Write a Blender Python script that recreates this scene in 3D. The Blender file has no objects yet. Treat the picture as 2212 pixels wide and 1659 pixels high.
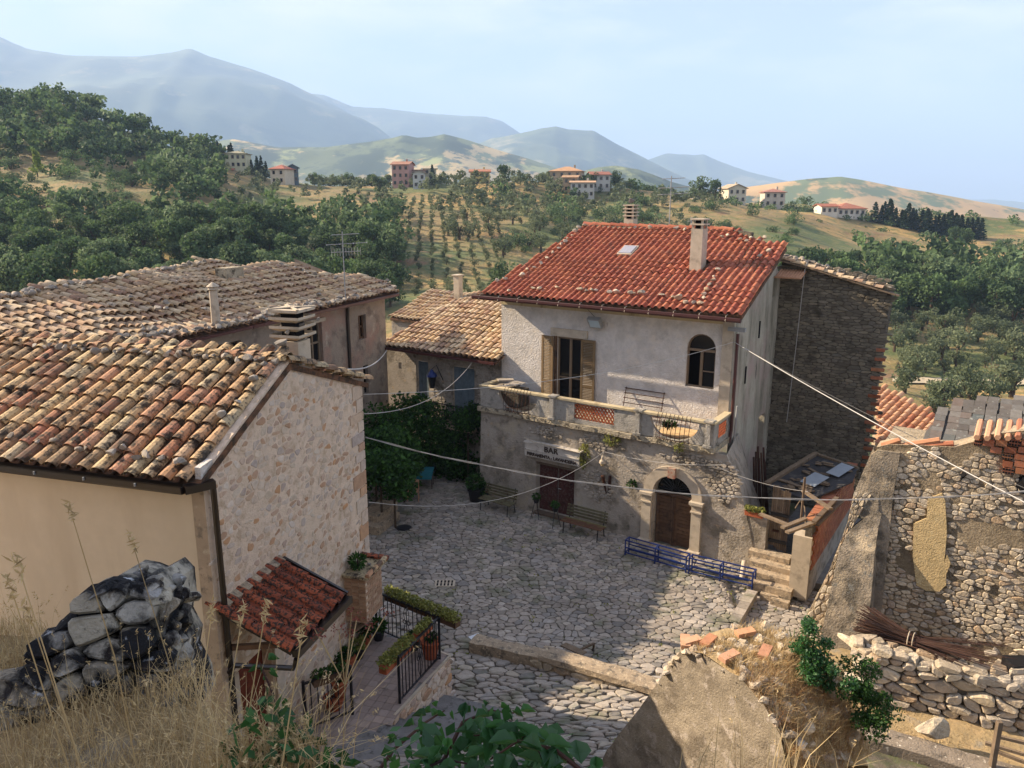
import bpy, math, random, numpy as np
from mathutils import Vector, Matrix, noise
from mathutils.geometry import tessellate_polygon
random.seed(7); RNG = np.random.default_rng(7)
S = bpy.context.scene; COL = S.collection
V = Vector
# ---------------------------------------------------------------- camera
PITCH = math.radians(13.6); EYE = V((0, 0, 11.5)); FOC = 1662.0; CX, CY = 1106.0, 829.5
cam = bpy.data.objects.new('camera', bpy.data.cameras.new('camera')); COL.objects.link(cam)
cam.location = EYE; cam.rotation_euler = (math.radians(90) - PITCH, 0, 0)
cam.data.sensor_width = 36; cam.data.lens = FOC / 2212 * 36
cam.data.clip_start = 0.05; cam.data.clip_end = 60000
S.camera = cam
# ---------------------------------------------------------------- light
SUN_AZ = math.radians(-22); SUN_EL = math.radians(30.4)
S.world = bpy.data.worlds.new('World'); S.world.use_nodes = True
def make_world():
    nt = S.world.node_tree; nt.nodes.clear(); N = nt.nodes.new; L = nt.links.new
    out = N('ShaderNodeOutputWorld'); bg = N('ShaderNodeBackground'); bg.inputs[1].default_value = 0.05
    sky = N('ShaderNodeTexSky'); sky.sky_type = 'NISHITA'; sky.sun_disc = False
    sky.sun_elevation = SUN_EL
    # light travels along (cos az, sin az): the sun stands at the opposite compass point
    sx, sy = -math.cos(SUN_AZ), -math.sin(SUN_AZ)
    sky.sun_rotation = math.atan2(sx, sy); sky.altitude = 400
    sky.air_density = 1.0; sky.dust_density = 1.2; sky.ozone_density = 1.3
    # thin summer cloud over the whole sky, gathered towards the hills
    tc = N('ShaderNodeTexCoord'); mp = N('ShaderNodeMapping'); mp.inputs['Scale'].default_value = (1.0, 1.0, 3.4)
    mp.inputs['Location'].default_value = (0.35, 0.2, 0.1)
    L(tc.outputs['Generated'], mp.inputs[0])
    n1 = N('ShaderNodeTexNoise'); n1.inputs['Scale'].default_value = 4.2; n1.inputs['Detail'].default_value = 9
    n1.inputs['Roughness'].default_value = 0.56; n1.inputs['Distortion'].default_value = 0.25
    L(mp.outputs[0], n1.inputs['Vector'])
    r = N('ShaderNodeMapRange'); r.inputs[1].default_value = 0.45; r.inputs[2].default_value = 0.67
    r.inputs[3].default_value = 0.2; r.inputs[4].default_value = 0.8; L(n1.outputs[0], r.inputs[0])
    mx = N('ShaderNodeMixRGB'); L(r.outputs[0], mx.inputs[0]); L(sky.outputs[0], mx.inputs[1])
    mx.inputs[2].default_value = (8.2, 7.7, 8.5, 1)
    L(mx.outputs[0], bg.inputs[0]); L(bg.outputs[0], out.inputs[0])
make_world()
sun = bpy.data.objects.new('sun', bpy.data.lights.new('sun', 'SUN')); COL.objects.link(sun)
sun.data.energy = 5.0; sun.data.angle = math.radians(0.5); sun.data.color = (1.0, 0.82, 0.61)
LD = V((math.cos(SUN_AZ) * math.cos(SUN_EL), math.sin(SUN_AZ) * math.cos(SUN_EL), -math.sin(SUN_EL)))
sun.rotation_euler = LD.to_track_quat('-Z', 'Y').to_euler(); sun.location = (-20, 10, 40)
vs = S.view_settings; vs.view_transform = 'Standard'; vs.look = 'None'; vs.gamma = 1; vs.exposure = 1.78; vs.use_curve_mapping = False
S.cycles.max_bounces = 6; S.cycles.volume_bounces = 1; S.cycles.transparent_max_bounces = 4
S.cycles.caustics_reflective = False; S.cycles.caustics_refractive = False
# ---------------------------------------------------------------- reading points of the place off the photograph's camera
_c, _s = math.cos(PITCH), math.sin(PITCH)
def ray(u, v):
    a = (u - CX) / FOC; b = (CY - v) / FOC
    return V((a, _c + b * _s, -_s + b * _c))
def Zp(u, v, z): d = ray(u, v); return EYE + d * ((z - EYE.z) / d.z)
def Yp(u, v, y): d = ray(u, v); return EYE + d * (y / d.y)
def Pp(u, v, p, n): d = ray(u, v); return EYE + d * ((p - EYE).dot(n) / d.dot(n))
def proj(p):
    q = V(p) - EYE; zc = q.y * _c - q.z * _s; yc = q.y * _s + q.z * _c
    return CX + FOC * q.x / zc, CY - FOC * yc / zc
# ---------------------------------------------------------------- objects
ORG = {}
def prop(o, label=None, cat=None, group=None, kind=None):
    if label: o['label'] = label
    if cat: o['category'] = cat
    if group: o['group'] = group
    if kind: o['kind'] = kind
    return o
def thing(name, label, cat, loc=(0, 0, 0), group=None):
    o = bpy.data.objects.new(name, None); COL.objects.link(o); o.empty_display_size = 0.2
    o.location = loc; ORG[o.name] = V(loc)
    return prop(o, label, cat, group)
def link(name, me, parent=None, m=None):
    o = bpy.data.objects.new(name, me); COL.objects.link(o)
    if m: me.materials.append(m) if not me.materials else None
    if parent is not None:
        o.parent = parent; ORG[o.name] = ORG.get(parent.name, V((0, 0, 0)))
    return o
class MB:
    """collects geometry in world coordinates, links it as one mesh object"""
    def __init__(s): s.v = []; s.f = []; s.t = []; s.mi = []
    def add(s, vs, fs, tone=0.0, mi=0):
        k = len(s.v); s.v += [tuple(p) for p in vs]; s.f += [tuple(i + k for i in f) for f in fs]
        s.t += [tone] * len(fs); s.mi += [mi] * len(fs); return s
    def box(s, c, d, ax=None, tone=0.0, mi=0):
        c = V(c); X, Y, Z = ax if ax else (V((1, 0, 0)), V((0, 1, 0)), V((0, 0, 1)))
        p = [c + X * (d[0] / 2 * i) + Y * (d[1] / 2 * j) + Z * (d[2] / 2 * k) for k in (-1, 1) for j in (-1, 1) for i in (-1, 1)]
        return s.add(p, [(0, 2, 3, 1), (4, 5, 7, 6), (0, 1, 5, 4), (2, 6, 7, 3), (0, 4, 6, 2), (1, 3, 7, 5)], tone, mi)
    def bar(s, a, b, w, h=None, up=V((0, 0, 1)), tone=0.0, mi=0):
        a = V(a); b = V(b); h = h or w; Y = (b - a); L = Y.length
        if L < 1e-6: return s
        Y /= L; X = Y.cross(up)
        if X.length < 1e-4: X = Y.cross(V((1, 0, 0)))
        X.normalize(); Z = X.cross(Y)
        return s.box((a + b) / 2, (w, L, h), (X, Y, Z), tone, mi)
    def tube(s, pts, r, n=6, tone=0.0, cap=True, mi=0):
        pts = [V(p) for p in pts]; k = len(s.v); rs = r if isinstance(r, (list, tuple)) else [r] * len(pts)
        prev = None
        for i, p in enumerate(pts):
            d = (pts[min(i + 1, len(pts) - 1)] - pts[max(i - 1, 0)]).normalized()
            X = d.cross(V((0, 0, 1))) if prev is None else prev - d * prev.dot(d)
            if X.length < 1e-3: X = d.cross(V((1, 0, 0)))
            X.normalize(); prev = X; Y = d.cross(X)
            for j in range(n):
                a = 2 * math.pi * j / n; s.v.append(tuple(p + (X * math.cos(a) + Y * math.sin(a)) * rs[i]))
        fs = []
        for i in range(len(pts) - 1):
            for j in range(n):
                fs.append((k + i * n + j, k + i * n + (j + 1) % n, k + (i + 1) * n + (j + 1) % n, k + (i + 1) * n + j))
        if cap: fs.append(tuple(k + j for j in range(n))); fs.append(tuple(k + (len(pts) - 1) * n + j for j in range(n - 1, -1, -1)))
        s.f += fs; s.t += [tone] * len(fs); s.mi += [mi] * len(fs); return s
    def lathe(s, c, prof, n=14, tone=0.0, mi=0):
        c = V(c); k = len(s.v)
        for r, z in prof:
            for j in range(n):
                a = 2 * math.pi * j / n; s.v.append((c.x + r * math.cos(a), c.y + r * math.sin(a), c.z + z))
        fs = [(k + i * n + j, k + i * n + (j + 1) % n, k + (i + 1) * n + (j + 1) % n, k + (i + 1) * n + j) for i in range(len(prof) - 1) for j in range(n)]
        fs.append(tuple(k + j for j in range(n))); fs.append(tuple(k + (len(prof) - 1) * n + j for j in range(n)))
        s.f += fs; s.t += [tone] * len(fs); s.mi += [mi] * len(fs); return s
    def prism(s, poly, vec, tone=0.0, mi=0):
        poly = [V(p) for p in poly]; vec = V(vec); n = len(poly)
        tri = tessellate_polygon([poly])
        fs = [tuple(t) for t in tri] + [tuple(n + i for i in reversed(t)) for t in tri]
        fs += [(i, (i + 1) % n, n + (i + 1) % n, n + i) for i in range(n)]
        return s.add(poly + [p + vec for p in poly], fs, tone, mi)
    def rock(s, c, r, seed, sq=(1, 1, 1), tone=0.0, sub=1):
        # an angular field stone: a cut-down ico form with its corners pushed about
        rr = random.Random(seed); ph = (1 + 5 ** .5) / 2
        vs = [(-1, ph, 0), (1, ph, 0), (-1, -ph, 0), (1, -ph, 0), (0, -1, ph), (0, 1, ph), (0, -1, -ph), (0, 1, -ph), (ph, 0, -1), (ph, 0, 1), (-ph, 0, -1), (-ph, 0, 1)]
        fs = [(0, 11, 5), (0, 5, 1), (0, 1, 7), (0, 7, 10), (0, 10, 11), (1, 5, 9), (5, 11, 4), (11, 10, 2), (10, 7, 6), (7, 1, 8), (3, 9, 4), (3, 4, 2), (3, 2, 6), (3, 6, 8), (3, 8, 9), (4, 9, 5), (2, 4, 11), (6, 2, 10), (8, 6, 7), (9, 8, 1)]
        vs = [V(p).normalized() for p in vs]
        for _ in range(sub):
            cache = {}; nf = []
            def mid(a, b):
                k = (min(a, b), max(a, b))
                if k not in cache: vs.append(((vs[a] + vs[b]) / 2).normalized()); cache[k] = len(vs) - 1
                return cache[k]
            for a, b, c2 in fs:
                x, y, z = mid(a, b), mid(b, c2), mid(c2, a); nf += [(a, x, z), (b, y, x), (c2, z, y), (x, y, z)]
            fs = nf
        cuts = [(V((rr.uniform(-1, 1), rr.uniform(-1, 1), rr.uniform(-1, 1))).normalized(), rr.uniform(.34, .72)) for _ in range(8 if sub < 2 else 14)]
        R = Matrix.Rotation(rr.uniform(0, 6.3), 3, 'Z'); out = []
        for p in vs:
            p = p.copy()
            for nrm, d in cuts:
                e = p.dot(nrm) - d
                if e > 0: p -= nrm * e
            p = V((p.x * sq[0], p.y * sq[1], p.z * sq[2])) * (1 + rr.uniform(-.05, .05))
            if sub > 1: q_ = p * 3.1 + V((seed, 0, 0)); p *= 1 + .05 * noise.noise(q_) + .05 * noise.noise(q_ * 2.7)
            out.append(V(c) + (R @ p) * r)
        return s.add(out, fs, tone)
    def mesh(s, name, origin=V((0, 0, 0)), smooth=False):
        me = bpy.data.meshes.new(name)
        me.from_pydata([(p[0] - origin.x, p[1] - origin.y, p[2] - origin.z) for p in s.v], [], s.f)
        at = me.attributes.new('tone', 'FLOAT', 'FACE'); at.data.foreach_set('value', s.t)
        if smooth: me.polygons.foreach_set('use_smooth', [True] * len(me.polygons))
        me.update(); return me
    def build(s, name, mats, parent=None, label=None, cat=None, group=None, kind=None, smooth=False):
        org = ORG.get(parent.name, V((0, 0, 0))) if parent is not None else V((0, 0, 0))
        me = s.mesh(name, org, smooth)
        for m in (mats if isinstance(mats, (list, tuple)) else [mats]): me.materials.append(m)
        if isinstance(mats, (list, tuple)): me.polygons.foreach_set('material_index', s.mi)
        o = link(name, me, parent); return prop(o, label, cat, group, kind)
def npmesh(name, v, quads=None, tris=None, tone=None):
    me = bpy.data.meshes.new(name); v = np.asarray(v, np.float32)
    nq = 0 if quads is None else len(quads); ntr = 0 if tris is None else len(tris)
    me.vertices.add(len(v)); me.vertices.foreach_set('co', v.ravel())
    loops = np.concatenate([x.ravel() for x in (quads, tris) if x is not None and len(x)]).astype(np.int32)
    me.loops.add(len(loops)); me.loops.foreach_set('vertex_index', loops)
    tot = np.array([4] * nq + [3] * ntr, np.int32); st = np.concatenate([[0], np.cumsum(tot)[:-1]]).astype(np.int32)
    me.polygons.add(nq + ntr); me.polygons.foreach_set('loop_start', st); me.polygons.foreach_set('loop_total', tot)
    if tone is not None:
        at = me.attributes.new('tone', 'FLOAT', 'FACE'); at.data.foreach_set('value', np.asarray(tone, np.float32))
    me.update(calc_edges=True); return me
# ---------------------------------------------------------------- materials
def hexc(h):
    r, g, b = [int(h[i:i + 2], 16) / 255 for i in (0, 2, 4)]
    f = lambda c: c / 12.92 if c <= .04045 else ((c + .055) / 1.055) ** 2.4
    return (f(r), f(g), f(b), 1)
def M(name, cols, mott=(1.5, .25), patches=(), bump=(30, .4), rough=.9, metal=0.0, leaf=False, coat=None, wave=None):
    """cols: colours picked by each piece's own tone; mott: (scale, amount) of slow variation;
    patches: (colour, scale, threshold, softness[, stretch]) stains and lichen laid over"""
    m = bpy.data.materials.new(name); m.use_nodes = True; nt = m.node_tree; N = nt.nodes.new; L = nt.links.new
    b = nt.nodes['Principled BSDF']; b.inputs['Roughness'].default_value = rough; b.inputs['Metallic'].default_value = metal
    b.inputs['Specular IOR Level'].default_value = .25 if rough > .6 else .5
    geo = N('ShaderNodeNewGeometry')
    if len(cols) > 1:
        at = N('ShaderNodeAttribute'); at.attribute_name = 'tone'; oi = N('ShaderNodeObjectInfo')
        ad = N('ShaderNodeMath'); L(at.outputs['Fac'], ad.inputs[0]); L(oi.outputs['Random'], ad.inputs[1])
        fr = N('ShaderNodeMath'); fr.operation = 'FRACT'; L(ad.outputs[0], fr.inputs[0])
        cr = N('ShaderNodeValToRGB'); e = cr.color_ramp.elements
        while len(e) > 1: e.remove(e[0])
        e[0].position = 0; e[0].color = hexc(cols[0])
        for i, c in enumerate(cols[1:]): k = e.new((i + 1) / (len(cols) - 1)); k.color = hexc(c)
        L(fr.outputs[0], cr.inputs[0]); col = cr.outputs[0]
    else:
        rgb = N('ShaderNodeRGB'); rgb.outputs[0].default_value = hexc(cols[0]); col = rgb.outputs[0]
    def nz(scale, detail=6, off=0.0, stretch=(1, 1, 1)):
        mp = N('ShaderNodeMapping'); mp.inputs['Location'].default_value = (off, off * 1.7, off * .6); mp.inputs['Scale'].default_value = stretch
        L(geo.outputs['Position'], mp.inputs[0])
        n = N('ShaderNodeTexNoise'); n.inputs['Scale'].default_value = scale; n.inputs['Detail'].default_value = detail; n.inputs['Roughness'].default_value = .62
        L(mp.outputs[0], n.inputs['Vector']); return n.outputs[0]
    for k, (sc, am) in enumerate(mott if isinstance(mott, list) else [mott]):
        r = N('ShaderNodeMapRange'); r.inputs[1].default_value = .3; r.inputs[2].default_value = .7
        r.inputs[3].default_value = 1 - am; r.inputs[4].default_value = 1 + am; L(nz(sc, 5, 3.1 * k), r.inputs[0])
        mu = N('ShaderNodeVectorMath'); mu.operation = 'SCALE'; L(col, mu.inputs[0]); L(r.outputs[0], mu.inputs['Scale']); col = mu.outputs[0]
    for k, pt in enumerate(patches):
        c, sc, th, so = pt[:4]; stv = pt[4] if len(pt) > 4 else (1, 1, 1)
        r = N('ShaderNodeMapRange'); r.inputs[1].default_value = th - so; r.inputs[2].default_value = th + so; L(nz(sc, 7, 11.3 * (k + 1), stv), r.inputs[0])
        mx = N('ShaderNodeMixRGB'); L(r.outputs[0], mx.inputs[0]); L(col, mx.inputs[1]); mx.inputs[2].default_value = hexc(c); col = mx.outputs[0]
    L(col, b.inputs['Base Color'])
    if bump:
        bp = N('ShaderNodeBump'); bp.inputs['Strength'].default_value = bump[1]; bp.inputs['Distance'].default_value = bump[2] if len(bump) > 2 else .03
        L(nz(bump[0], 4), bp.inputs['Height']); L(bp.outputs[0], b.inputs['Normal'])
    if coat: b.inputs['Coat Weight'].default_value = coat
    if leaf:
        tr = N('ShaderNodeBsdfTranslucent'); ms = N('ShaderNodeMixShader'); ms.inputs[0].default_value = .28
        hs = N('ShaderNodeHueSaturation'); hs.inputs['Value'].default_value = 1.5; hs.inputs['Hue'].default_value = .495; L(col, hs.inputs['Color'])
        L(hs.outputs[0], tr.inputs[0]); L(b.outputs[0], ms.inputs[1]); L(tr.outputs[0], ms.inputs[2])
        L(ms.outputs[0], nt.nodes['Material Output'].inputs['Surface'])
    return m
MT = {}
MT['cobble'] = M('cobble_stone', ['827a70', '948b80', 'a59c90', '897f74', '98928a', '716d68', '9f9585'], [(9, .18), (.45, .2)], [('5d6149', 1.1, .62, .1), ('6a5f55', 5, .66, .06)], (28, .5, .02))
MT['mortar'] = M('joint_soil', ['5f574c'], (3, .3), [('565c3c', 1.3, .55, .08), ('887c6c', 2.5, .6, .08)], (25, .6))
MT['rubble'] = M('rubble_stone', ['b3a48e', 'a6977f', 'c2b49c', '9c8f7c', 'c4b9a6', 'a58d70', '968f86', 'b8a88c'], [(9, .2), (.6, .14)], [('857c6e', 3.2, .6, .07), ('c8bda8', 12, .64, .05)], (16, 1.0, .035))
MT['rubblemortar'] = M('earth_mortar', ['a3937a'], [(2.2, .2), (14, .15)], [('8a7c66', 4, .57, .07), ('b8a88c', 6, .6, .05)], (22, 1, .05))
MT['oldplaster'] = M('weathered_render', ['8f8474'], [(1.2, .22), (9, .15)], [('5d574d', 2.4, .52, .08), ('ab9c84', 1.6, .6, .07), ('71706a', 6, .62, .06)], (22, .9, .05))
MT['ochre'] = M('ochre_render', ['bda67a'], [(3, .15), (11, .1)], [('a8946c', 5, .57, .08), ('c9b78e', 4, .62, .06)], (26, 1, .04))
MT['wallup'] = M('grey_white_stucco', ['d2ccc4'], [(.9, .09), (7, .1)], [('b7b1a8', 1.8, .58, .14), ('97928a', .8, .7, .06), ('d6ccbe', 3, .62, .1)], (17, 1.0, .05))
MT['walllow'] = M('grey_brown_render', ['a0978a'], [(.8, .15), (6, .1)], [('7a7265', 1.5, .56, .06), ('aca08c', 1.1, .62, .05), ('5f5b50', 3.5, .66, .05), ('a8957c', 5, .64, .04)], (14, .9, .04))
MT['wallside'] = M('stained_side_render', ['aaa494'], [(.7, .14), (6, .08)], [('6f6b5c', 1.4, .56, .1, (1, 1, .2)), ('a8958c', .8, .6, .1), ('565347', 4, .66, .05, (1, 1, .3))], (16, .8, .03))
MT['cornice'] = M('cream_cornice', ['b8a988'], (2, .12), [('8a7c5e', 2, .64, .06, (1, 1, .3))], (20, .3))
MT['stonetrim'] = M('dressed_stone', ['b3a692'], (4, .12), [('8d8373', 3, .62, .08)], (30, .4, .01))
MT['parapet'] = M('grey_parapet_render', ['9f9a90'], [(1.6, .16), (8, .12)], [('6f6c64', 2.6, .58, .06), ('b9ae9b', 2, .62, .05), ('575349', 7, .68, .04)], (22, .9, .04))
MT['slab'] = M('crumbling_concrete', ['a39882'], [(3, .25)], [('5b5346', 5, .57, .06), ('c2b498', 4, .63, .05)], (12, 1, .07))
MT['beige'] = M('smooth_beige_render', ['d3c3a8'], [(.6, .05), (5, .03)], [('c3b195', 1.1, .62, .14, (1, 1, .2)), ('c9b99e', .7, .6, .15)], (60, .06, .01), .85)
MT['gableplaster'] = M('lime_pointing', ['d2bda6'], [(1.1, .08), (8, .1)], [('b59f86', 5, .56, .08), ('d2bda4', 2, .6, .1), ('9a8674', 9, .66, .05)], (30, .8, .03))
MT['gablestone'] = M('embedded_stone', ['c2ae98', 'b5a595', 'cbb9a3', 'a99c92', 'b58c66', 'c4b7a9', 'bca48b', 'a68468', 'd0c2b2', 'b8a791'], [(9, .15)], (), (30, .5, .02))
MT['darkstone'] = M('dark_old_masonry', ['6b6356', '777061', '5f594e', '837a68', '6c675d'], [(2, .2), (.5, .15)], [('4a463d', 2, .6, .08), ('8a6a4e', 3, .72, .03)], (18, .8, .04))
MT['darkmortar'] = M('dark_wall_mortar', ['5a5348'], (2, .25), [('413c34', 3, .55, .1)], (14, 1, .06))
MT['coppo'] = M('old_clay_tile', ['b9a07e', 'c2ab89', 'b08f70', 'c9b594', '9a7a64', 'bda27c', 'a88c74', 'cdb998', '8f715f', 'b8a58c'], [(12, .14), (2.5, .1)], [('5a4d3e', 5, .62, .05), ('85796a', 9, .64, .04)], (40, .4, .01))
MT['coppof'] = M('yellowed_clay_tile', ['b89e76', '9c6c52', 'c0a67c', '86604c', 'c2aa80', 'a98460', '6b5244', 'bba27a', 'a8745c', 'b5a080', 'a89a7a'], [(14, .12)], [('3c342c', 4.2, .56, .04), ('5e5446', 16, .57, .05), ('d0b88c', 7, .68, .05)], (45, .5, .01))
MT['pan'] = M('clay_channel', ['6e4f3a'], (6, .3), [('3f342a', 6, .5, .1)], (30, .4))
MT['red'] = M('red_clay_tile', ['985942', 'a5654a', '8a4d3a', 'ae6e50', '94523f', 'a0604a', '8e5644'], [(10, .14), (.7, .14)], [('7a4436', 3, .62, .06), ('b08062', 5, .66, .05), ('6a5244', 1.6, .66, .06)], (50, .2, .005), .8)
MT['redmoss'] = M('sooty_red_tile', ['8c4a32', '9a5338', '7c4230', 'a05a3c'], [(10, .12)], [('38302a', 20, .52, .04), ('2f2a26', 4, .66, .05)], (45, .5, .01))
MT['slate'] = M('grey_weathered_tile', ['5b5955', '67645f', '524d48', '716e68', '63574f', '585c59'], [(8, .15)], [('8a8c84', 6, .66, .04)], (40, .3, .01))
MT['orangetile'] = M('pale_orange_tile', ['b58463', 'bd9474', 'a87556', 'c09c7e', 'a0664c', 'b88b68'], [(10, .12)], [('8a6a4c', 5, .66, .05)], (40, .3, .01))
MT['loose'] = M('loose_limestone', ['8d857a', '9d9488', '7b756d', 'a89e90', '857c70', '6f6a64'], [(9, .15)], [('6d6a62', 7, .62, .05)], (30, .6, .02))
MT['wood'] = M('weathered_board', ['6a5b4b', '7a6a57', '5a4c3f', '84735e'], [(5, .2)], [('443a30', 3, .62, .06, (8, 8, 1))], (60, .4, .01))
MT['doorwood'] = M('brown_door_board', ['5a4433', '634c39', '503c2e', '6b533f'], [(6, .2)], [('3a2d24', 4, .6, .08)], (60, .4, .01))
MT['peeling'] = M('peeling_oxblood_paint', ['4b2a26'], [(5, .25)], [('5b4a42', 14, .56, .06), ('2b1f1c', 4, .6, .05)], (40, .8, .02))
MT['shutter'] = M('shutter_paint', ['6f5a3c', '755f41'], [(4, .1)], (), None, .6)
MT['frame'] = M('taupe_window_frame', ['796650'], [(4, .1)], (), None, .6)
MT['glass'] = M('window_glass', ['0d1114'], (1, .1), (), None, .12)
MT['dark'] = M('dark_interior', ['100f10'], (1, .1), (), None, .95)
MT['gutter'] = M('brown_gutter_metal', ['4a2a28'], (3, .1), (), None, .4)
MT['gutterblack'] = M('black_brown_gutter', ['1f1815'], (3, .1), (), None, .3)
MT['iron'] = M('black_iron', ['14151a'], (4, .2), (), None, .5)
MT['rust'] = M('rusty_iron', ['3a241b'], (6, .3), [('5a3522', 9, .58, .06)], (50, .3, .005), .8)
MT['blue'] = M('blue_painted_tube', ['152c66'], (5, .12), [('101c50', 8, .64, .05)], None, .45)
MT['grey'] = M('galvanised_grey', ['8b8d8c'], (4, .1), (), None, .45)
MT['cable'] = M('pale_cable', ['a7a49e'], (4, .1), (), None, .6)
MT['cabledark'] = M('dark_cable', ['3e3e3d'], (4, .1), (), None, .6)
MT['concrete'] = M('rough_concrete', ['a08f78'], [(3, .18), (14, .14)], [('70675a', 6, .57, .06), ('c0ae92', 12, .6, .05)], (30, .9, .03))
MT['flagstone'] = M('grey_flag', ['6e6c6a', '777573', '646261'], [(5, .15)], [('555452', 7, .6, .06)], (30, .5, .02))
MT['terracotta'] = M('terracotta', ['9a5236', 'a45c3d'], (6, .15), [('6e3e2c', 6, .64, .06)], (40, .2, .01))
MT['brick'] = M('hollow_brick', ['94593f', '9e664c', '855038', 'a6714f'], (8, .15), [('7c5a48', 6, .62, .08)], (40, .3, .01))
MT['greenbench'] = M('worn_green_slat', ['66624a', '5a5640', '6e6a50'], (9, .2), [('4a3a2c', 8, .58, .06)], (60, .3, .005))
MT['brownbench'] = M('worn_brown_slat', ['5b3d2e', '664636', '6d6a42'], (9, .2), [('6d6a42', 5, .6, .06)], (60, .3, .005))
MT['steel'] = M('white_enamel', ['c9ccd0'], (3, .1), (), None, .3)
MT['bark'] = M('bark', ['4c4033'], (6, .3), (), (30, .8, .03))
MT['twig'] = M('dark_twig', ['3c2a24', '4a332b', '2f2320', '5a4336'], (8, .2), (), None, .9)
MT['tgreen'] = M('broadleaf_green', ['35482d', '465a39', '5d7345', '2f4029', '70825a', '3d5034', '50663f'], (.1, .3), (), None, .8, leaf=True)
MT['tolive'] = M('olive_foliage', ['525c42', '5f694d', '6b7355', '4b5640', '5a6446'], (.12, .2), (), None, .8, leaf=True)
MT['tdark'] = M('conifer_foliage', ['1c2e20', '243826', '2b3f29', '203324'], (.12, .2), (), None, .85, leaf=True)
MT['tyellow'] = M('yellow_green_foliage', ['707f35', '839041', '5d7030', '919b4d'], (.12, .15), (), None, .8, leaf=True)
MT['vine'] = M('vine_leaf', ['24401c', '2d4c20', '1b331a', '3a5a26', '456a2c', '1f3a20'], (.7, .2), (), None, .7, leaf=True)
MT['bramble'] = M('bramble_leaf', ['254a22', '2f5a28', '1d4220', '3b682c', '274f28'], (5, .12), (), None, .55, leaf=True)
MT['succulent'] = M('yellow_green_sedum', ['6f7438', '8a8a48', '5a6430', '9c9a58', '4c5a2c'], (5, .15), (), None, .7, leaf=True)
MT['straw'] = M('dry_straw', ['a08a60', 'b39b70', 'c4ae80', '857150', 'd0bb90', 'a58d64'], (3, .12), (), None, .8, leaf=True)
MT['drybush'] = M('dry_reddish_straw', ['93704f', 'a5835c', '7d6046', 'ab8f68', '997a54'], (3, .12), (), None, .8, leaf=True)
MT['lichenrock'] = M('black_lichen_rock', ['8f8c88', 'a19a8a', '968b7a', '7a7874', 'aaa498'], [(8, .2)], [('1b1b1d', 4, .485, .05), ('c9ccd0', 11, .66, .04), ('2a2524', 14, .6, .05)], (42, 1.0, .02))
MT['soil'] = M('dry_soil', ['94815f'], [(1.5, .2), (8, .15)], [('a8906a', 3, .55, .1), ('8c8270', 2.1, .6, .06)], (18, .8, .04))
# ---------------------------------------------------------------- generators: irregular stones, roof tiles, leaves, walls with openings
def clip(poly, px, py, nx, ny):
    out = []; n = len(poly); d = [(x - px) * nx + (y - py) * ny for x, y in poly]
    for i in range(n):
        a, b = poly[i], poly[(i + 1) % n]; da, db = d[i], d[(i + 1) % n]
        if da <= 0: out.append(a)
        if (da < 0 < db) or (db < 0 < da):
            t = da / (da - db); out.append((a[0] + (b[0] - a[0]) * t, a[1] + (b[1] - a[1]) * t))
    return out
def cells(W, H, sx, sy, jit=.42, drop=.12, seed=1, rows=False):
    r = random.Random(seed); nx = int(W / sx) + 3; ny = int(H / sy) + 3; g = {}
    for j in range(-1, ny):
        off = (.5 if j % 2 else 0)
        for i in range(-1, nx):
            if r.random() < drop: continue
            g[(i, j)] = ((i + .5 + off + r.uniform(-jit, jit)) * sx, (j + .5 + r.uniform(-jit, jit) * (.45 if rows else 1)) * sy)
    out = []
    for (i, j), (px, py) in g.items():
        if not (0 <= px <= W and 0 <= py <= H): continue
        k = sx / sy; poly = [(px - 2 * sx, py - 2 * sy), (px + 2 * sx, py - 2 * sy), (px + 2 * sx, py + 2 * sy), (px - 2 * sx, py + 2 * sy)]
        for dj in (-1, 0, 1, -2, 2):
            for di in (-1, 1, 0, -2, 2):
                q = g.get((i + di, j + dj))
                if q is None or q == (px, py): continue
                mx, my = (px + q[0]) / 2, (py + q[1]) / 2
                poly = clip(poly, mx, my, (q[0] - px) / k / k, (q[1] - py))
                if len(poly) < 3: break
            if len(poly) < 3: break
        if len(poly) >= 3: out.append(((px, py), poly))
    return out
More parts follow.
